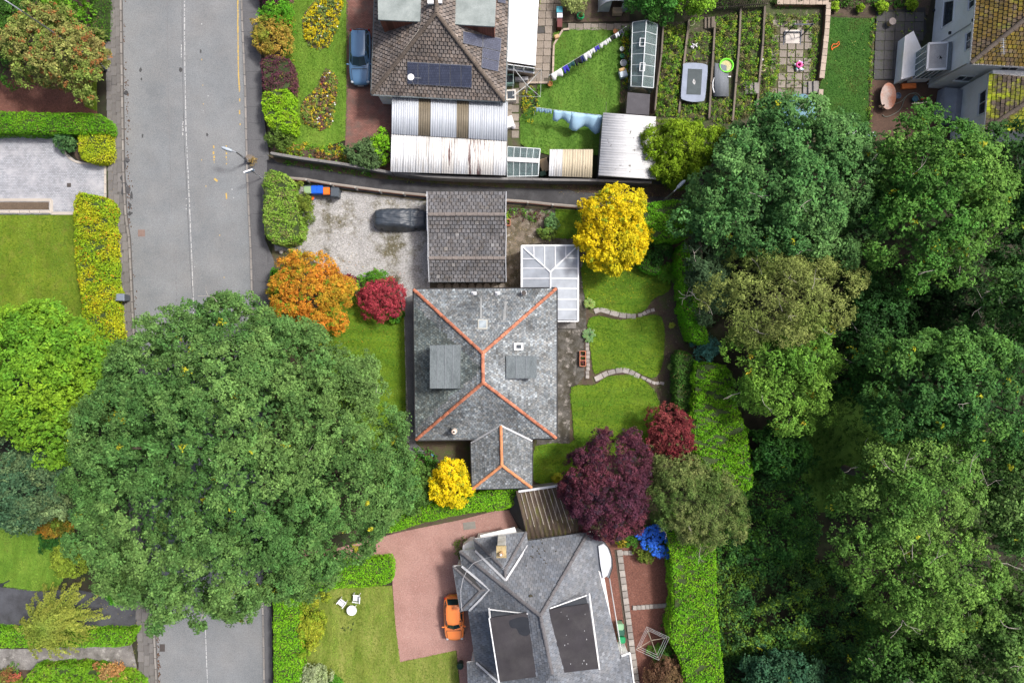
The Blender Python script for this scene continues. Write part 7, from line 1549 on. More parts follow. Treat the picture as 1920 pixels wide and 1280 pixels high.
for lab, px, h, d in (("wild growth on the strip left of the trampoline", [(1240, 45), (1288, 45), (1275, 215), (1228, 215)], .8, 150), ("wild growth around the upper end of the trampoline terrace", [(1288, 95), (1296, 60), (1336, 60), (1332, 118), (1328, 112), (1286, 116)], .22, 70),
                      ("wild growth on the strip below the trampoline", [(1275, 194), (1328, 194), (1327, 225), (1270, 225)], .5, 110), ("leafy growth on the terrace around the lime sandpit", [(1340, 30), (1384, 22), (1381, 115), (1378, 108), (1342, 112)], .6, 130),
                      ("leafy growth below the grey ribbed panel", [(1334, 184), (1378, 184), (1372, 230), (1330, 230)], .35, 80), ("leafy growth on the terrace right of the lime sandpit", [(1388, 22), (1428, 18), (1422, 150), (1417, 212), (1376, 225), (1382, 110)], .5, 115),
                      ("weeds growing along the left of the swing paving slabs", [(1434, 25), (1456, 30), (1462, 120), (1450, 205), (1424, 205), (1428, 120)], .5, 120), ("weeds at the top and right of the swing paving slabs", [(1456, 26), (1538, 26), (1530, 150), (1518, 150), (1520, 60), (1456, 44)], .4, 90),
                      ("thin weeds in the joints of the paving around the pink toy", [(1452, 95), (1520, 95), (1510, 185), (1445, 190)], .12, 18), ("weeds along the right edge of the dark green lawn", [(1634, 30), (1644, 30), (1636, 150), (1634, 240), (1626, 240), (1630, 150)], .25, 70), ("weeds scattered on the dark patio slabs", [(1660, 25), (1735, 18), (1735, 60), (1690, 120), (1680, 60)], .08, 10)):
    cover("wild_growth", lab, px, h, G, dens=d * 2.6, leaf=.13, tuft=.2, cat="weeds", patch=.6)

# -- rounded hedge, drive planting, front garden
hedge("rounded_hedge", "big rounded light green hedge block at the corner of the footpath and lane", [(494, 322), (515, 318), (535, 325), (548, 345), (555, 380), (563, 420), (560, 445), (545, 456), (520, 457), (500, 448), (492, 425), (491, 370)], 2.1, (.17, .32, .035), (.29, .40, .08), und=.12, rnd=.6, leaf=.15, n=2, asp=.5, acc=(.25, .22, .10), pacc=.10, psc=.7)
tree("conifer_shrub", "dull olive conifer shrub between the rounded hedge and the gravel drive", "shrub", [(552, 340), (572, 345), (580, 380), (586, 410), (574, 430), (562, 425), (556, 385)], 1.6, .8, (.08, .15, .02), (.17, .22, .03), .4, lump=.45, tuft=.2, leaf=.15, asp=.3, trunk=.05, limbs=3, fill=10)
cover("moss_patch", "mossy weeds at the edge of the gravel drive by the orange tree", [(520, 455), (560, 462), (600, 490), (570, 480), (530, 476)], .12, [(.09, .14, .02), (.13, .15, .03)], dens=60, leaf=.10, cat="moss")
tree("orange_maple", "round orange and yellow autumn tree beside the footpath", "tree", [(512, 510), (525, 488), (548, 478), (575, 482), (600, 490), (625, 510), (645, 520), (660, 545), (664, 575), (648, 600), (628, 620), (610, 628), (580, 610), (545, 600), (520, 590), (508, 560), (514, 535)], 5.2, 3.1, (.55, .20, .025), (.42, .33, .025), .40, lump=.8, tuft=.28, leaf=.17, asp=.4, nleaf=17, accent=(.18, .28, .02), pacc=.10, trunk=.16, var=.15)
hedge("clipped_hedge", "thin green hedge edge beside the footpath under the orange tree", [(504, 512), (514, 510), (512, 600), (504, 600)], 1.5, (.06, .25, .01), (.10, .32, .01))
shrub("red_maple", "rounded crimson Japanese maple shrub beside the gravel drive", "shrub", [(676, 548), (690, 535), (710, 528), (735, 522), (755, 530), (758, 560), (755, 585), (740, 596), (715, 600), (692, 590), (675, 570)], 2.6, (.36, .05, .065), (.26, .03, .05), lump=.55, tuft=.22, leaf=.15, asp=.4, p2=.35)
shrub("maroon_shrub", "small maroon shrub touching the orange tree", "shrub", ell(657, 530, 13, 14, 9), 1.4, (.20, .035, .05), (.14, .03, .04))
shrub("green_shrub", "low green shrub above the crimson maple", "shrub", [(666, 522), (690, 515), (735, 515), (752, 522), (735, 532), (690, 545), (668, 540)], 1.0, (.06, .20, .02), (.12, .28, .02))
shrub("green_shrub", "low green shrub below the crimson maple at the lawn corner", "shrub", ell(742, 590, 12, 14, 9), .9, (.06, .20, .02), (.12, .28, .02))
tree("golden_tree", "brilliant golden yellow tree next to the conservatory", "tree", [(1096, 378), (1120, 368), (1150, 354), (1180, 358), (1203, 370), (1200, 395), (1196, 420), (1208, 445), (1212, 475), (1195, 500), (1165, 518), (1140, 512), (1112, 500), (1090, 475), (1086, 445), (1098, 430), (1088, 405)], 5.6, 3.2, (.70, .52, .008), (.54, .50, .015), .38, accent=(.28, .36, .02), pacc=.07, lump=.75, tuft=.27, leaf=.17, asp=.55, nleaf=16, trunk=.14, var=.13)
tree("golden_shrub", "smaller golden yellow tree beside the slate house extension", "tree", [(810, 905), (815, 885), (830, 865), (845, 850), (862, 868), (874, 880), (872, 900), (884, 915), (878, 935), (860, 950), (840, 945), (812, 935), (808, 918)], 4.2, 2.5, (.72, .53, .008), (.58, .52, .01), .35, accent=(.28, .34, .02), pacc=.05, lump=.55, tuft=.24, leaf=.17, nleaf=15, trunk=.1, var=.12)
cover("hydrangea_leaves", "green bush with a few pale blue flowers between the huge tree and the golden tree", [(775, 840), (810, 845), (822, 862), (815, 885), (805, 900), (780, 870)], 1.3, [(.06, .2, .03), (.10, .28, .03), (.06, .15, .03)], dens=200, leaf=.16, cat="bush")
cover("blue_flowers", "sparse pale blue blossoms on the green bush left of the slate extension", [(805, 842), (826, 850), (820, 872), (812, 890)], 1.5, [(.10, .30, .62), (.15, .36, .66)], dens=26, leaf=.12, tuft=.1, cat="flowers", m=PETAL, base_z=.3)
tree("dark_shrub", "dull green tree between the huge round tree and the bright hedge", "shrub", [(720, 860), (770, 850), (800, 880), (805, 925), (790, 955), (750, 965), (715, 940)], 3.6, 2, (.07, .16, .03), (.12, .22, .04), .3, lump=.6, tuft=.26, leaf=.17, trunk=.1, limbs=3)
hedge("bright_hedge", "bright green hedge curving along the top of the red gravel drive", [(700, 985), (735, 968), (790, 950), (850, 937), (900, 924), (950, 916), (974, 920), (966, 945), (940, 958), (880, 963), (800, 980), (750, 995), (705, 1003)], 1.5, (.15, .40, .014), (.24, .50, .02), asp=.4, leaf=.14)
hedge("bright_hedge", "rounded end of a bright green hedge between the red gravel drive and the dry lawn", [(560, 1065), (640, 1056), (700, 1048), (725, 1046), (736, 1058), (736, 1085), (725, 1096), (690, 1102), (640, 1104), (560, 1112)], 1.4, (.15, .40, .014), (.24, .50, .02), asp=.4, leaf=.14)
hedge("bright_hedge", "straight tall bright green hedge beside the right footpath at the bottom", [(510, 1100), (564, 1100), (564, 1200), (565, 1340), (511, 1340)], 1.7, (.15, .40, .014), (.24, .50, .02), asp=.4, leaf=.14, n=0)
tree("gold_green_shrubs", "gold and green shrubs between the straight bright hedge and the dry lawn", "shrubs", [(566, 1110), (588, 1100), (610, 1118), (602, 1160), (598, 1190), (582, 1215), (576, 1240), (566, 1240)], 1.7, .9, (.16, .27, .02), (.34, .34, .03), .4, lump=.5, tuft=.22, leaf=.15, trunk=.05, limbs=3, fill=10)
shrub("cream_green_shrub", "rounded cream and green variegated shrub at the bottom edge beside the hedge", "shrub", [(566, 1262), (580, 1244), (600, 1244), (618, 1262), (624, 1300), (566, 1300)], 1.9, (.36, .42, .24), (.26, .34, .14))
shrub("small_green_shrub", "small green bush right of the cream and green shrub at the bottom edge", "shrub", ell(628, 1278, 12, 12, 8), .8, (.08, .24, .02))
cover("dark_plant", "sprawling dark plant in the middle of the dry striped lawn", ell(653, 1175, 14, 9, 10, .3), .35, [(.03, .045, .03), (.06, .06, .05)], dens=110, leaf=.12, tuft=.15, cat="plant")
cover("bay_climber", "green climbing plant at the corner of the blue slate house", [(850, 1020), (868, 1012), (885, 1015), (872, 1035), (864, 1055), (852, 1050)], 1.4, [(.09, .16, .02), (.13, .2, .03)], dens=200, leaf=.13, cat="climbing plant")

# -- back garden of the slate house
cover("border_plants", "green border plants below the fence right of the grey garage", [(950, 388), (1000, 392), (1040, 398), (1035, 418), (1000, 415), (960, 408), (950, 400)], .6, [(.06, .18, .02), (.12, .25, .03), (.10, .05, .04)], dens=130, leaf=.15, cat="plants", patch=.6)
shrub("round_shrub", "pale green round shrub at the corner of the small lawn by the conservatory", "shrub", ell(1034, 418, 12, 12, 10), 1.1, (.17, .30, .10), (.10, .24, .08))
shrub("round_shrub", "yellow-green round shrub below the pale green one by the small lawn", "shrub", ell(1026, 436, 16, 10, 10), .9, (.19, .28, .05), (.13, .24, .05))
hedge("feathery_hedge", "bright green feathery hedge block between the lane lamp and the oaks", [(1200, 388), (1215, 380), (1260, 375), (1292, 378), (1300, 400), (1296, 440), (1270, 450), (1225, 448), (1208, 430), (1196, 410)], 3.3, (.11, .32, .015), (.18, .42, .02), und=.12, asp=.3, leaf=.2)
shrub("dark_conifer", "dark green low shrubs at the corner of the top round lawn", "shrub", [(1210, 450), (1240, 450), (1256, 470), (1245, 500), (1220, 490), (1205, 470)], 1.6, (.03, .10, .02), (.05, .15, .02))
hedge("domed_bush", "smooth domed green bush between the golden tree and the fern", [(1194, 490), (1210, 478), (1235, 490), (1244, 505), (1235, 515), (1215, 512), (1198, 502)], 1.2, (.07, .27, .015), (.10, .32, .02), rnd=.5, leaf=.10, dens=300)
def fern(label, px, py, r, c, n=26, h=.7, cat="fern", group=None, wl=.10):
    t = thing("fern", label, cat, W(px, py, 0), group); c0 = W(px, py, 0); P, Nn, Cc = [], [], []
    for i in range(n):
        a = i * 2.4 + R.uniform(-.2, .2); L_ = r * R.uniform(.6, 1.1)
        for k in range(12):
            s = (k + 1) / 12; z = .1 + h * math.sin(s * 2.2) * .8
            for sd_ in (-1, 1): P.append((c0.x + math.cos(a) * L_ * s - math.sin(a) * sd_ * .05, c0.y + math.sin(a) * L_ * s + math.cos(a) * sd_ * .05, z)); Nn.append((math.cos(a) * .3, math.sin(a) * .3, 1)); Cc.append([q * R.uniform(.7, 1.2) for q in c])
    leafmesh("fronds", np.array(P), np.array(Nn) + rng.normal(size=(len(P), 3)) * .25, wl, .6, np.array(Cc), t)
    mb = MB(); mb.cyl(c0, .06, 0, .2, 6); mb.obj("crown_base", TWIG, t); return t
fern("spiky green fern beside the domed bush at the top round lawn", 1252, 512, 1.0, (.10, .26, .02), 34, wl=.14)
fern("yellow-green fern at the foot of the tall hedge right of the top round lawn", 1280, 530, .75, (.22, .33, .02), 26, wl=.13)
fern("pale variegated hosta at the upper left corner of the middle lawn", 1104, 569, .45, (.30, .42, .12), 22, .4, wl=.14)
fern("green and orange hosta at the left edge of the middle lawn", 1104, 628, .55, (.20, .34, .14), 26, .4, wl=.15)
fern("small yellow-green rosette plant right of the middle lawn", 1258, 610, .28, (.38, .46, .06), 16, .3, wl=.11)
fern("small pale green rosette plant at the lower right of the middle lawn", 1257, 688, .32, (.30, .44, .10), 16, .3, wl=.11)
fern("golden dwarf conifer at the corner of the lowest lawn beside the purple tree", 1044, 894, .48, (.30, .30, .02), 34, .7, "dwarf conifer", wl=.12)
cover("bed_plants", "sparse low plants on the brown bed beneath the tall hedge", [(1262, 640), (1300, 640), (1300, 830), (1262, 800)], .15, [(.05, .1, .015), (.08, .06, .03)], dens=26, leaf=.1, cat="plants")
hedge("tall_hedge", "narrow bright green tall hedge section behind the fern, right of the round lawns", [(1280, 455), (1292, 460), (1300, 500), (1312, 540), (1318, 590), (1330, 640), (1300, 640), (1286, 590), (1280, 545), (1276, 500)], 3.1, (.10, .34, .012), (.16, .42, .015), asp=.35, leaf=.17, und=.12)
shrub("blue_conifer", "small blue-green conifer at the edge of the tall hedge", "conifer", [(1298, 640), (1318, 632), (1340, 640), (1340, 660), (1320, 676), (1302, 668)], 2.8, (.10, .27, .21), (.07, .21, .14))
hedge("olive_hedge", "duller olive green hedge in front of the tall bright hedge", [(1268, 665), (1285, 660), (1304, 672), (1302, 720), (1302, 770), (1290, 786), (1270, 770), (1266, 720)], 1.9, (.05, .14, .02), (.09, .19, .03), und=.14, leaf=.15)
hedge("tall_hedge", "broad tall bright green hedge right of the crimson maple and lowest lawn", [(1304, 690), (1340, 680), (1372, 700), (1385, 760), (1400, 800), (1410, 860), (1412, 910), (1380, 925), (1340, 915), (1320, 870), (1300, 850), (1292, 810), (1300, 760)], 3.0, (.11, .30, .012), (.19, .40, .015), und=.18, leaf=.2, asp=.35, rnd=.6)
hedge("tall_hedge", "long clipped bright green hedge at the bottom right of the red gravel garden", [(1256, 975), (1300, 985), (1335, 1000), (1345, 1060), (1345, 1140), (1352, 1200), (1358, 1340), (1300, 1340), (1275, 1240), (1256, 1200), (1262, 1130), (1258, 1050)], 2.4, (.12, .34, .012), (.21, .43, .015), und=.10, leaf=.15, asp=.5, dens=260)
tree("crimson_maple", "dark crimson maple tree beside the lowest lawn", "tree", [(1222, 775), (1240, 762), (1262, 765), (1280, 785), (1300, 815), (1302, 840), (1285, 858), (1255, 850), (1225, 845), (1218, 815)], 4.0, 2.3, (.17, .026, .034), (.24, .06, .055), .35, accent=(.13, .13, .05), pacc=.05, lump=.6, tuft=.22, leaf=.16, asp=.4, nleaf=18, trunk=.1)
tree("purple_tree", "large dark purple leaved tree over the brown ribbed garage", "tree", [(1062, 880), (1075, 855), (1100, 835), (1120, 818), (1150, 810), (1180, 808), (1208, 825), (1216, 860), (1212, 900), (1205, 950), (1195, 985), (1160, 1000), (1130, 1012), (1100, 1000), (1082, 965), (1070, 945), (1056, 920)], 6.6, 3.8, (.085, .028, .050), (.145, .040, .055), .4, accent=(.05, .03, .045), pacc=.12, lump=.8, tuft=.27, leaf=.17, asp=.35, nleaf=20, trunk=.2, upn=.5)
tree("grey_willow", "grey-green fine leaved tree between the purple tree and the tall hedge", "tree", [(1215, 885), (1230, 862), (1255, 852), (1290, 865), (1325, 878), (1370, 905), (1392, 940), (1398, 975), (1378, 1005), (1340, 1020), (1300, 1010), (1265, 985), (1232, 975), (1212, 950)], 6.0, 3.5, (.10, .18, .040), (.22, .25, .085), .42, lump=.8, tuft=.30, leaf=.20, asp=.25, nleaf=20, trunk=.15, dead=4, upn=.4)
hy = thing("blue_hydrangea", "vivid blue flowering hydrangea beside the long clipped hedge", "hydrangea", W(1225, 1010, 0)); hp = [(1188, 1000), (1205, 990), (1235, 975), (1255, 985), (1258, 1015), (1254, 1045), (1232, 1044), (1205, 1025)]
cover("foliage", None, hp, 1.2, [(.07, .2, .02), (.11, .28, .02)], dens=230, leaf=.14, tuft=.2, parent=hy)
P, Nn, Cc = [], [], []
for i in range(420):
    x, y = R.uniform(1185, 1260), R.uniform(972, 1048); q = W(x, y, 1.15)
    if not pip(np.array([x]), np.array([y]), hp)[0]: continue
    for k in range(26):
        d = Vector((R.gauss(0, 1), R.gauss(0, 1), abs(R.gauss(0, 1)))).normalized(); p = q + d * .13; P.append(tuple(p + Vector((0, 0, .12)))); Nn.append(tuple(d)); k_ = R.uniform(.75, 1.25); Cc.append((.045 * k_, .20 * k_, .78 * k_))
leafmesh("blossoms", np.array(P), np.array(Nn), .09, .9, np.array(Cc), hy, PETAL, kind="stuff")
shrub("green_shrub", "green shrub between the purple tree and the blue hydrangea", "shrub", [(1160, 1000), (1190, 990), (1200, 1010), (1180, 1020), (1158, 1018)], 1.1, (.05, .15, .02), (.08, .2, .02))
shrub("gold_shrub", "small yellow-orange shrub at the top of the stone edging", "shrub", ell(1166, 1012, 13, 10, 9), 1.0, (.26, .28, .02), (.36, .22, .03))
shrub("olive_shrub", "olive green shrub below the blue hydrangea flowers", "shrub", [(1190, 1025), (1215, 1030), (1228, 1045), (1210, 1052), (1192, 1044)], .9, (.10, .15, .02), (.14, .18, .03))
shrub("green_shrub", "green shrub at the lower right of the rotary dryer", "shrub", [(1222, 1215), (1240, 1205), (1262, 1212), (1262, 1235), (1240, 1245), (1222, 1235)], 1.1, (.045, .14, .02), (.09, .22, .02))
shrub("russet_shrub", "russet brown leaved shrub at the bottom edge beside the long hedge", "shrub", [(1210, 1262), (1228, 1240), (1250, 1222), (1280, 1240), (1305, 1268), (1300, 1320), (1210, 1320)], 2.2, (.14, .075, .045), (.19, .13, .06))
cover("dryer_weeds", "narrow strip of green weeds between the rotary dryer and the long hedge", [(1236, 1150), (1254, 1150), (1256, 1215), (1244, 1215)], .35, [(.05, .13, .02), (.08, .17, .02)], dens=90, leaf=.12, cat="weeds")
cover("grass_edge_tufts", "rough grass between the lawn corner and the tall hedge by the lane lamp", [(1236, 455), (1290, 460), (1300, 560), (1270, 520), (1262, 480)], .2, [(.04, .09, .015), (.07, .06, .03)], dens=40, leaf=.12, cat="grass")
tree("feathery_conifer", "feathery yellow-green conifer bush spilling over the white metal shed", "bush", [(1206, 245), (1225, 235), (1260, 230), (1300, 235), (1350, 240), (1372, 262), (1350, 290), (1320, 310), (1290, 335), (1255, 345), (1232, 325), (1226, 295), (1208, 280)], 3.6, 2.2, (.15, .27, .012), (.24, .36, .02), .4, lump=.7, tuft=.30, leaf=.24, asp=.28, nleaf=18, upn=.5, trunk=.12, fill=8)
shrub("hanging_vine", "yellow-green leafy vine under the feathery bush by the lane end", "vine", [(1235, 320), (1265, 318), (1290, 325), (1285, 350), (1262, 358), (1240, 345)], 1.8, (.09, .2, .02), (.24, .34, .02))

# -- woodland on the right
DG_, MG_, BG_ = (.035, .10, .028), (.07, .165, .035), (.075, .165, .085)
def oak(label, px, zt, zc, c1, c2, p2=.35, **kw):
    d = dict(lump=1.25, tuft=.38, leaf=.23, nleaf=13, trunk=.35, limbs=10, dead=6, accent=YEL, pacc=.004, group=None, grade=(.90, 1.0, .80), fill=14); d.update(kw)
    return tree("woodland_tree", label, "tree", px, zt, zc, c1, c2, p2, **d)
oak("large blue-green oak spreading below the terraces and the dark green lawn", [(1285, 400), (1300, 345), (1325, 300), (1365, 265), (1400, 240), (1440, 215), (1475, 195), (1510, 190), (1530, 215), (1570, 235), (1610, 250), (1640, 290), (1655, 340), (1650, 400), (1630, 450), (1590, 490), (1545, 500), (1500, 490), (1450, 500), (1400, 480), (1340, 470), (1295, 450)], 9, 5.4, (.068, .17, .055), (.15, .27, .095), .4, dead=8, nleaf=15)
oak("mid green oak below the white house, right of the large blue-green oak", [(1645, 300), (1660, 250), (1700, 230), (1740, 215), (1780, 225), (1815, 265), (1850, 300), (1865, 350), (1860, 420), (1840, 470), (1790, 500), (1740, 530), (1690, 530), (1650, 500), (1620, 460), (1640, 400)], 11.5, 7.5, (.060, .165, .030), (.15, .27, .055), .35, accent=YEL, pacc=.012, dead=9)
oak("dark green tree at the right edge below the white house", [(1850, 260), (1910, 250), (2000, 270), (2010, 420), (1970, 500), (1890, 510), (1860, 440), (1865, 340)], 11, 7.5, (.030, .085, .025), (.06, .14, .03))
oak("olive tan fine-leaved tree with bare twigs beside the tall hedge", [(1325, 500), (1370, 478), (1430, 475), (1500, 490), (1560, 490), (1610, 510), (1620, 550), (1590, 590), (1560, 620), (1500, 640), (1440, 645), (1380, 635), (1345, 600), (1322, 560)], 8.6, 5.6, (.18, .22, .06), (.27, .28, .10), .4, leaf=.17, asp=.4, tuft=.34, dead=26, accent=None, nleaf=14, upn=.5)
oak("dark grey-green conifer at the left end of the woodland beside the tall hedge", [(1285, 410), (1305, 400), (1340, 430), (1355, 490), (1350, 560), (1352, 620), (1335, 640), (1312, 600), (1302, 540), (1292, 480)], 5.2, 3.2, (.07, .12, .065), (.08, .13, .07), .3, lump=.8, tuft=.3, leaf=.2, asp=.3, dead=3, accent=None)
oak("fresh green tree between the olive tan tree and the tall hedge", [(1345, 645), (1375, 625), (1420, 640), (1480, 640), (1530, 610), (1560, 620), (1570, 655), (1555, 690), (1530, 710), (1530, 750), (1545, 780), (1520, 800), (1470, 795), (1420, 780), (1385, 745), (1360, 700)], 7.5, 4.8, (.11, .24, .035), (.18, .30, .05), .4, leaf=.2, accent=(.4, .3, .03), pacc=.006)
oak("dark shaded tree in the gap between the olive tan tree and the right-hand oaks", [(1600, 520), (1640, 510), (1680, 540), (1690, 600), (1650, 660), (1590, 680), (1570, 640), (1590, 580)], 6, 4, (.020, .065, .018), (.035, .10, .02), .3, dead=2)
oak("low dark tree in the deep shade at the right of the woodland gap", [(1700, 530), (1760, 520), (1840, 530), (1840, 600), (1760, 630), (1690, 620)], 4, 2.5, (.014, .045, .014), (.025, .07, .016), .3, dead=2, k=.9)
oak("green tree with pale bare branches at the right edge of the woodland", [(1828, 540), (1870, 515), (1930, 500), (2000, 520), (2010, 640), (1930, 650), (1870, 620), (1840, 580)], 11.5, 8, (.065, .155, .045), (.12, .24, .05), .35, dead=16)
oak("big dark green oak in the middle of the right-hand woodland", [(1615, 700), (1618, 660), (1650, 640), (1680, 655), (1720, 630), (1750, 615), (1790, 645), (1850, 635), (1900, 640), (1990, 650), (2000, 800), (1920, 845), (1860, 850), (1790, 830), (1740, 815), (1690, 805), (1640, 790), (1620, 750)], 12.5, 8.5, (.045, .125, .035), (.10, .21, .045), .38, accent=YEL, pacc=.012, dead=5)
oak("pale green birch-like tree with white twigs below the clearing", [(1615, 880), (1625, 850), (1660, 825), (1720, 810), (1770, 815), (1815, 850), (1825, 900), (1810, 960), (1770, 1000), (1700, 1005), (1640, 1000), (1570, 1010), (1548, 980), (1560, 940), (1600, 915)], 12, 8, (.090, .195, .040), (.19, .30, .075), .4, leaf=.19, dead=16)
oak("green tree at the right edge below the big dark oak", [(1830, 860), (1880, 830), (1990, 830), (2000, 1000), (1940, 1030), (1870, 1020), (1820, 980)], 11.5, 8, (.085, .18, .05), (.16, .26, .08), .35, dead=8)
oak("broad light green tree in the lower right woodland", [(1590, 1020), (1650, 1005), (1720, 1010), (1800, 1000), (1850, 1030), (1860, 1100), (1830, 1160), (1760, 1190), (1700, 1170), (1650, 1130), (1600, 1110), (1570, 1060)], 12, 8, (.085, .185, .035), (.18, .29, .065), .38, leaf=.2, dead=18)
oak("green tree in the lower right corner of the woodland", [(1750, 1190), (1820, 1160), (1880, 1100), (1960, 1050), (2020, 1100), (2020, 1360), (1800, 1360), (1760, 1280)], 12, 8, (.085, .175, .045), (.16, .26, .075), .35, dead=9)
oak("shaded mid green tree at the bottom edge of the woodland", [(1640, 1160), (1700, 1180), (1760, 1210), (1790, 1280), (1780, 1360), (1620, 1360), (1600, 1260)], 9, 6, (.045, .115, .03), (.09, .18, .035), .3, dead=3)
oak("dark blue-green shrub-like tree at the bottom edge right of the long clipped hedge", [(1390, 1250), (1420, 1225), (1470, 1230), (1520, 1235), (1530, 1300), (1520, 1360), (1390, 1360)], 4.5, 2.8, (.035, .095, .060), (.07, .15, .08), .4, lump=.8, tuft=.34, dead=1)
oak("small green tree filling the edge between clearing and big dark oak", [(1560, 690), (1600, 680), (1620, 700), (1625, 740), (1600, 750), (1565, 730)], 6, 4, (.03, .09, .02), (.05, .13, .025), .3, lump=.9, dead=0)
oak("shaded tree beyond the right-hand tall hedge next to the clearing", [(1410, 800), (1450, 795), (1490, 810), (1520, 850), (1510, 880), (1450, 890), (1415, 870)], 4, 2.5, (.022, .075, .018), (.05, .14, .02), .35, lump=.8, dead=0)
IV = [(.034, .12, .022), (.055, .16, .03), (.09, .23, .03), (.04, .12, .03)]
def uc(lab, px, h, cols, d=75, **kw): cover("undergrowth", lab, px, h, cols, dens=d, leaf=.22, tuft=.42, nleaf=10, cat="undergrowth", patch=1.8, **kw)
uc("ivy and bramble undergrowth between the long clipped hedge and the clearing", [(1400, 860), (1450, 870), (1500, 880), (1540, 940), (1550, 1000), (1545, 1060), (1440, 1080), (1350, 1060), (1345, 1000), (1400, 960)], 3.2, IV, 190)
uc("bramble undergrowth at the lower left of the woodland with yellowish leaves", [(1345, 1060), (1440, 1080), (1550, 1060), (1620, 1080), (1680, 1160), (1640, 1240), (1520, 1240), (1420, 1240), (1360, 1240)], 3.4, [(.04, .12, .03), (.08, .19, .035), (.14, .25, .03), (.065, .15, .04)], 200)
uc("dark undergrowth at the bottom edge of the woodland", [(1355, 1230), (1660, 1230), (1660, 1380), (1355, 1380)], 2.4, [(.03, .09, .03), (.055, .14, .03)], 150)
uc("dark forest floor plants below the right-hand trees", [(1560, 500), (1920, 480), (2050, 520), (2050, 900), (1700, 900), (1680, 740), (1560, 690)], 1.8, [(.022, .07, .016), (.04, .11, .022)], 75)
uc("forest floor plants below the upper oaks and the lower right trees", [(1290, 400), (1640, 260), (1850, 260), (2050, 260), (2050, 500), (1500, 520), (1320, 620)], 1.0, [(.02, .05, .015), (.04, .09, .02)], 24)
uc("forest floor plants below the lower right trees", [(1560, 940), (1700, 900), (2050, 900), (2050, 1380), (1640, 1380), (1660, 1160), (1560, 1060)], 1.2, [(.02, .06, .015), (.05, .11, .02)], 34)
cover("clearing_weeds", "rough grass and weeds of the shaded woodland clearing", [(1500, 710), (1560, 705), (1660, 750), (1665, 820), (1580, 950), (1530, 930), (1495, 850)], .18, [(.040, .11, .014), (.06, .14, .02), (.03, .09, .014)], dens=90, leaf=.13, tuft=.2, cat="grass", patch=1.2)

# fallen leaves
def litter(name, label, px, n, cols, z, size=.07, cat="fallen leaves", parent=None):
    P2 = px; x0, x1 = min(p[0] for p in P2), max(p[0] for p in P2); y0, y1 = min(p[1] for p in P2), max(p[1] for p in P2)
    x = rng.uniform(x0, x1, n * 2); y = rng.uniform(y0, y1, n * 2); ok = pip(x, y, P2); x, y = x[ok][:n], y[ok][:n]
    k = (H - z) / H / S; P = np.stack([(x - 960) * k, (640 - y) * k, np.full(len(x), z)], 1)
    b = (float(P[:, 0].mean()), float(P[:, 1].mean()), 0); o = leafmesh(name, P, np.tile([0, 0, 1.], (len(x), 1)) + rng.normal(size=P.shape) * .15, size, .7, np.array(cols)[rng.integers(0, len(cols), len(x))], None, None, base=b, kind="stuff"); tag(o, label, cat)
LT = [(.20, .12, .05), (.30, .22, .08), (.12, .07, .04), (.35, .30, .15)]
litter("fallen_leaves", "brown fallen leaves on the gravel drive and yard soil", [(540, 360), (800, 380), (800, 540), (610, 500), (540, 460)], 260, LT, .10)
litter("fallen_leaves", "pale fallen leaves on the brown bed right of the round lawns", [(1235, 560), (1300, 560), (1300, 840), (1240, 760), (1225, 720), (1248, 640)], 260, LT + [(.4, .36, .28)], .08)
litter("fallen_leaves", "brown fallen leaves on the back yard beside the slate house", [(950, 400), (1035, 400), (1035, 455), (975, 545), (950, 540)], 220, LT, .11)
litter("fallen_leaves", "yellow fallen leaves on the dark drive by the feathery tree", [(150, 1130), (256, 1128), (262, 1260), (240, 1250), (150, 1180)], 90, [(.4, .35, .06), (.2, .12, .05)], .12)
litter("fallen_leaves", "fallen leaves on the footpath edge near the yellow hedge", [(200, 150), (206, 150), (222, 660), (212, 660)], 150, LT, .115, .06)
litter("fallen_leaves", "leaf litter on the mossy verge along the lane", [(1040, 346), (1290, 350), (1290, 372), (1050, 364)], 260, LT, .125)
litter("fallen_leaves", "small yellow leaves on the dark green lawn", [(1550, 40), (1636, 40), (1626, 240), (1540, 230)], 50, [(.45, .42, .12)], .13, .08)

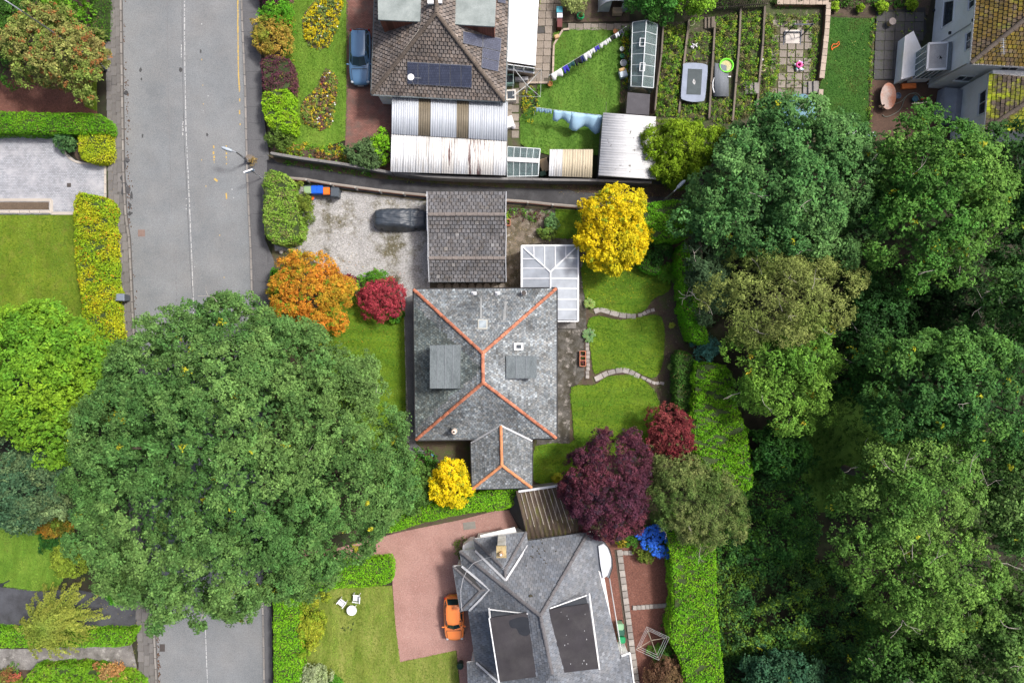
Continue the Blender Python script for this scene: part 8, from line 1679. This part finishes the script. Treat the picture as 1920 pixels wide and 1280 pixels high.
litter("fallen_leaves", "orange fallen leaves under the orange autumn tree", [(505, 470), (680, 480), (700, 640), (600, 650), (505, 600)], 260, [(.45, .18, .03), (.4, .28, .04)], .125, .08)
litter("fallen_leaves", "yellow fallen leaves on the lawn under the golden tree", [(1080, 500), (1220, 500), (1230, 560), (1100, 570)], 110, [(.6, .45, .02), (.5, .4, .03)], .14, .08)
litter("fallen_leaves", "crimson fallen leaves on the gravel and lawn round the crimson shrub", [(660, 500), (770, 505), (765, 625), (670, 620)], 120, [(.25, .04, .04), (.3, .1, .05)], .125, .07)

# ---- mown grass on the lawns: short blades leaning one way in each mower stripe
GC = {"lawn_grass_left": ((.115, .21, .018), 0, 1.4, .35), "lawn_grass_mown": ((.088, .205, .018), 1, .55, .55), "lawn_grass_back": ((.085, .20, .024), 0, .5, .5), "lawn_grass_dry": ((.165, .245, .035), 0, .7, .5), "dark_green_lawn": ((.040, .12, .016), 0, 1.0, .1), "lawn_grass_front": ((.12, .24, .025), 0, .6, .4), "clearing_grass": ((.06, .13, .018), 0, 1, .1)}
for px, z, mn in LAWNS:
    c, ax, sw_, lean = GC[mn]; Q = [W(x, y, z) for x, y in px]; Q2 = [(q.x, q.y) for q in Q]; X2 = [(p[0], p[1]) for p in inset(Q2, -.07)]
    x0, x1 = max(-46, min(p[0] for p in X2)), min(46, max(p[0] for p in X2)); y0, y1 = max(-31, min(p[1] for p in X2)), min(31, max(p[1] for p in X2)); n = int((x1 - x0) * (y1 - y0) * 130)
    if n <= 0: continue
    x = rng.uniform(x0, x1, n); y = rng.uniform(y0, y1, n); ok = pip(x, y, X2); x, y = x[ok], y[ok]
    v = (y if ax else x) + .12 * sn(x, y, 3, 2); st_ = np.sign(np.sin(v / sw_ * math.pi)); N_ = rng.normal(size=(len(x), 3)) * .35; N_[:, 2] += 1; N_[:, 0] += st_ * lean * .9; N_[:, 1] += st_ * lean * .5
    Cg = np.array(c) * rng.normal(1, .2, (len(x), 1)).clip(.5, 1.5) * (1 + .16 * sn(x, y, 2.2, 7) + .10 * sn(x, y, .7, 8))[:, None] * np.array([1, 1, 1]) + np.array([.05, .02, .01]) * np.clip(sn(x, y, 1.6, 5), 0, 1)[:, None]
    o = leafmesh("grass", np.stack([x, y, np.full(len(x), z + .025)], 1), N_, .11, .45, Cg, base=(float(x.mean()), float(y.mean()), 0), kind="stuff"); o["label"] = "short mown grass blades of the lawn"; o["category"] = "grass"

for o in bpy.data.objects:
    if "_abs" in o: del o["_abs"]
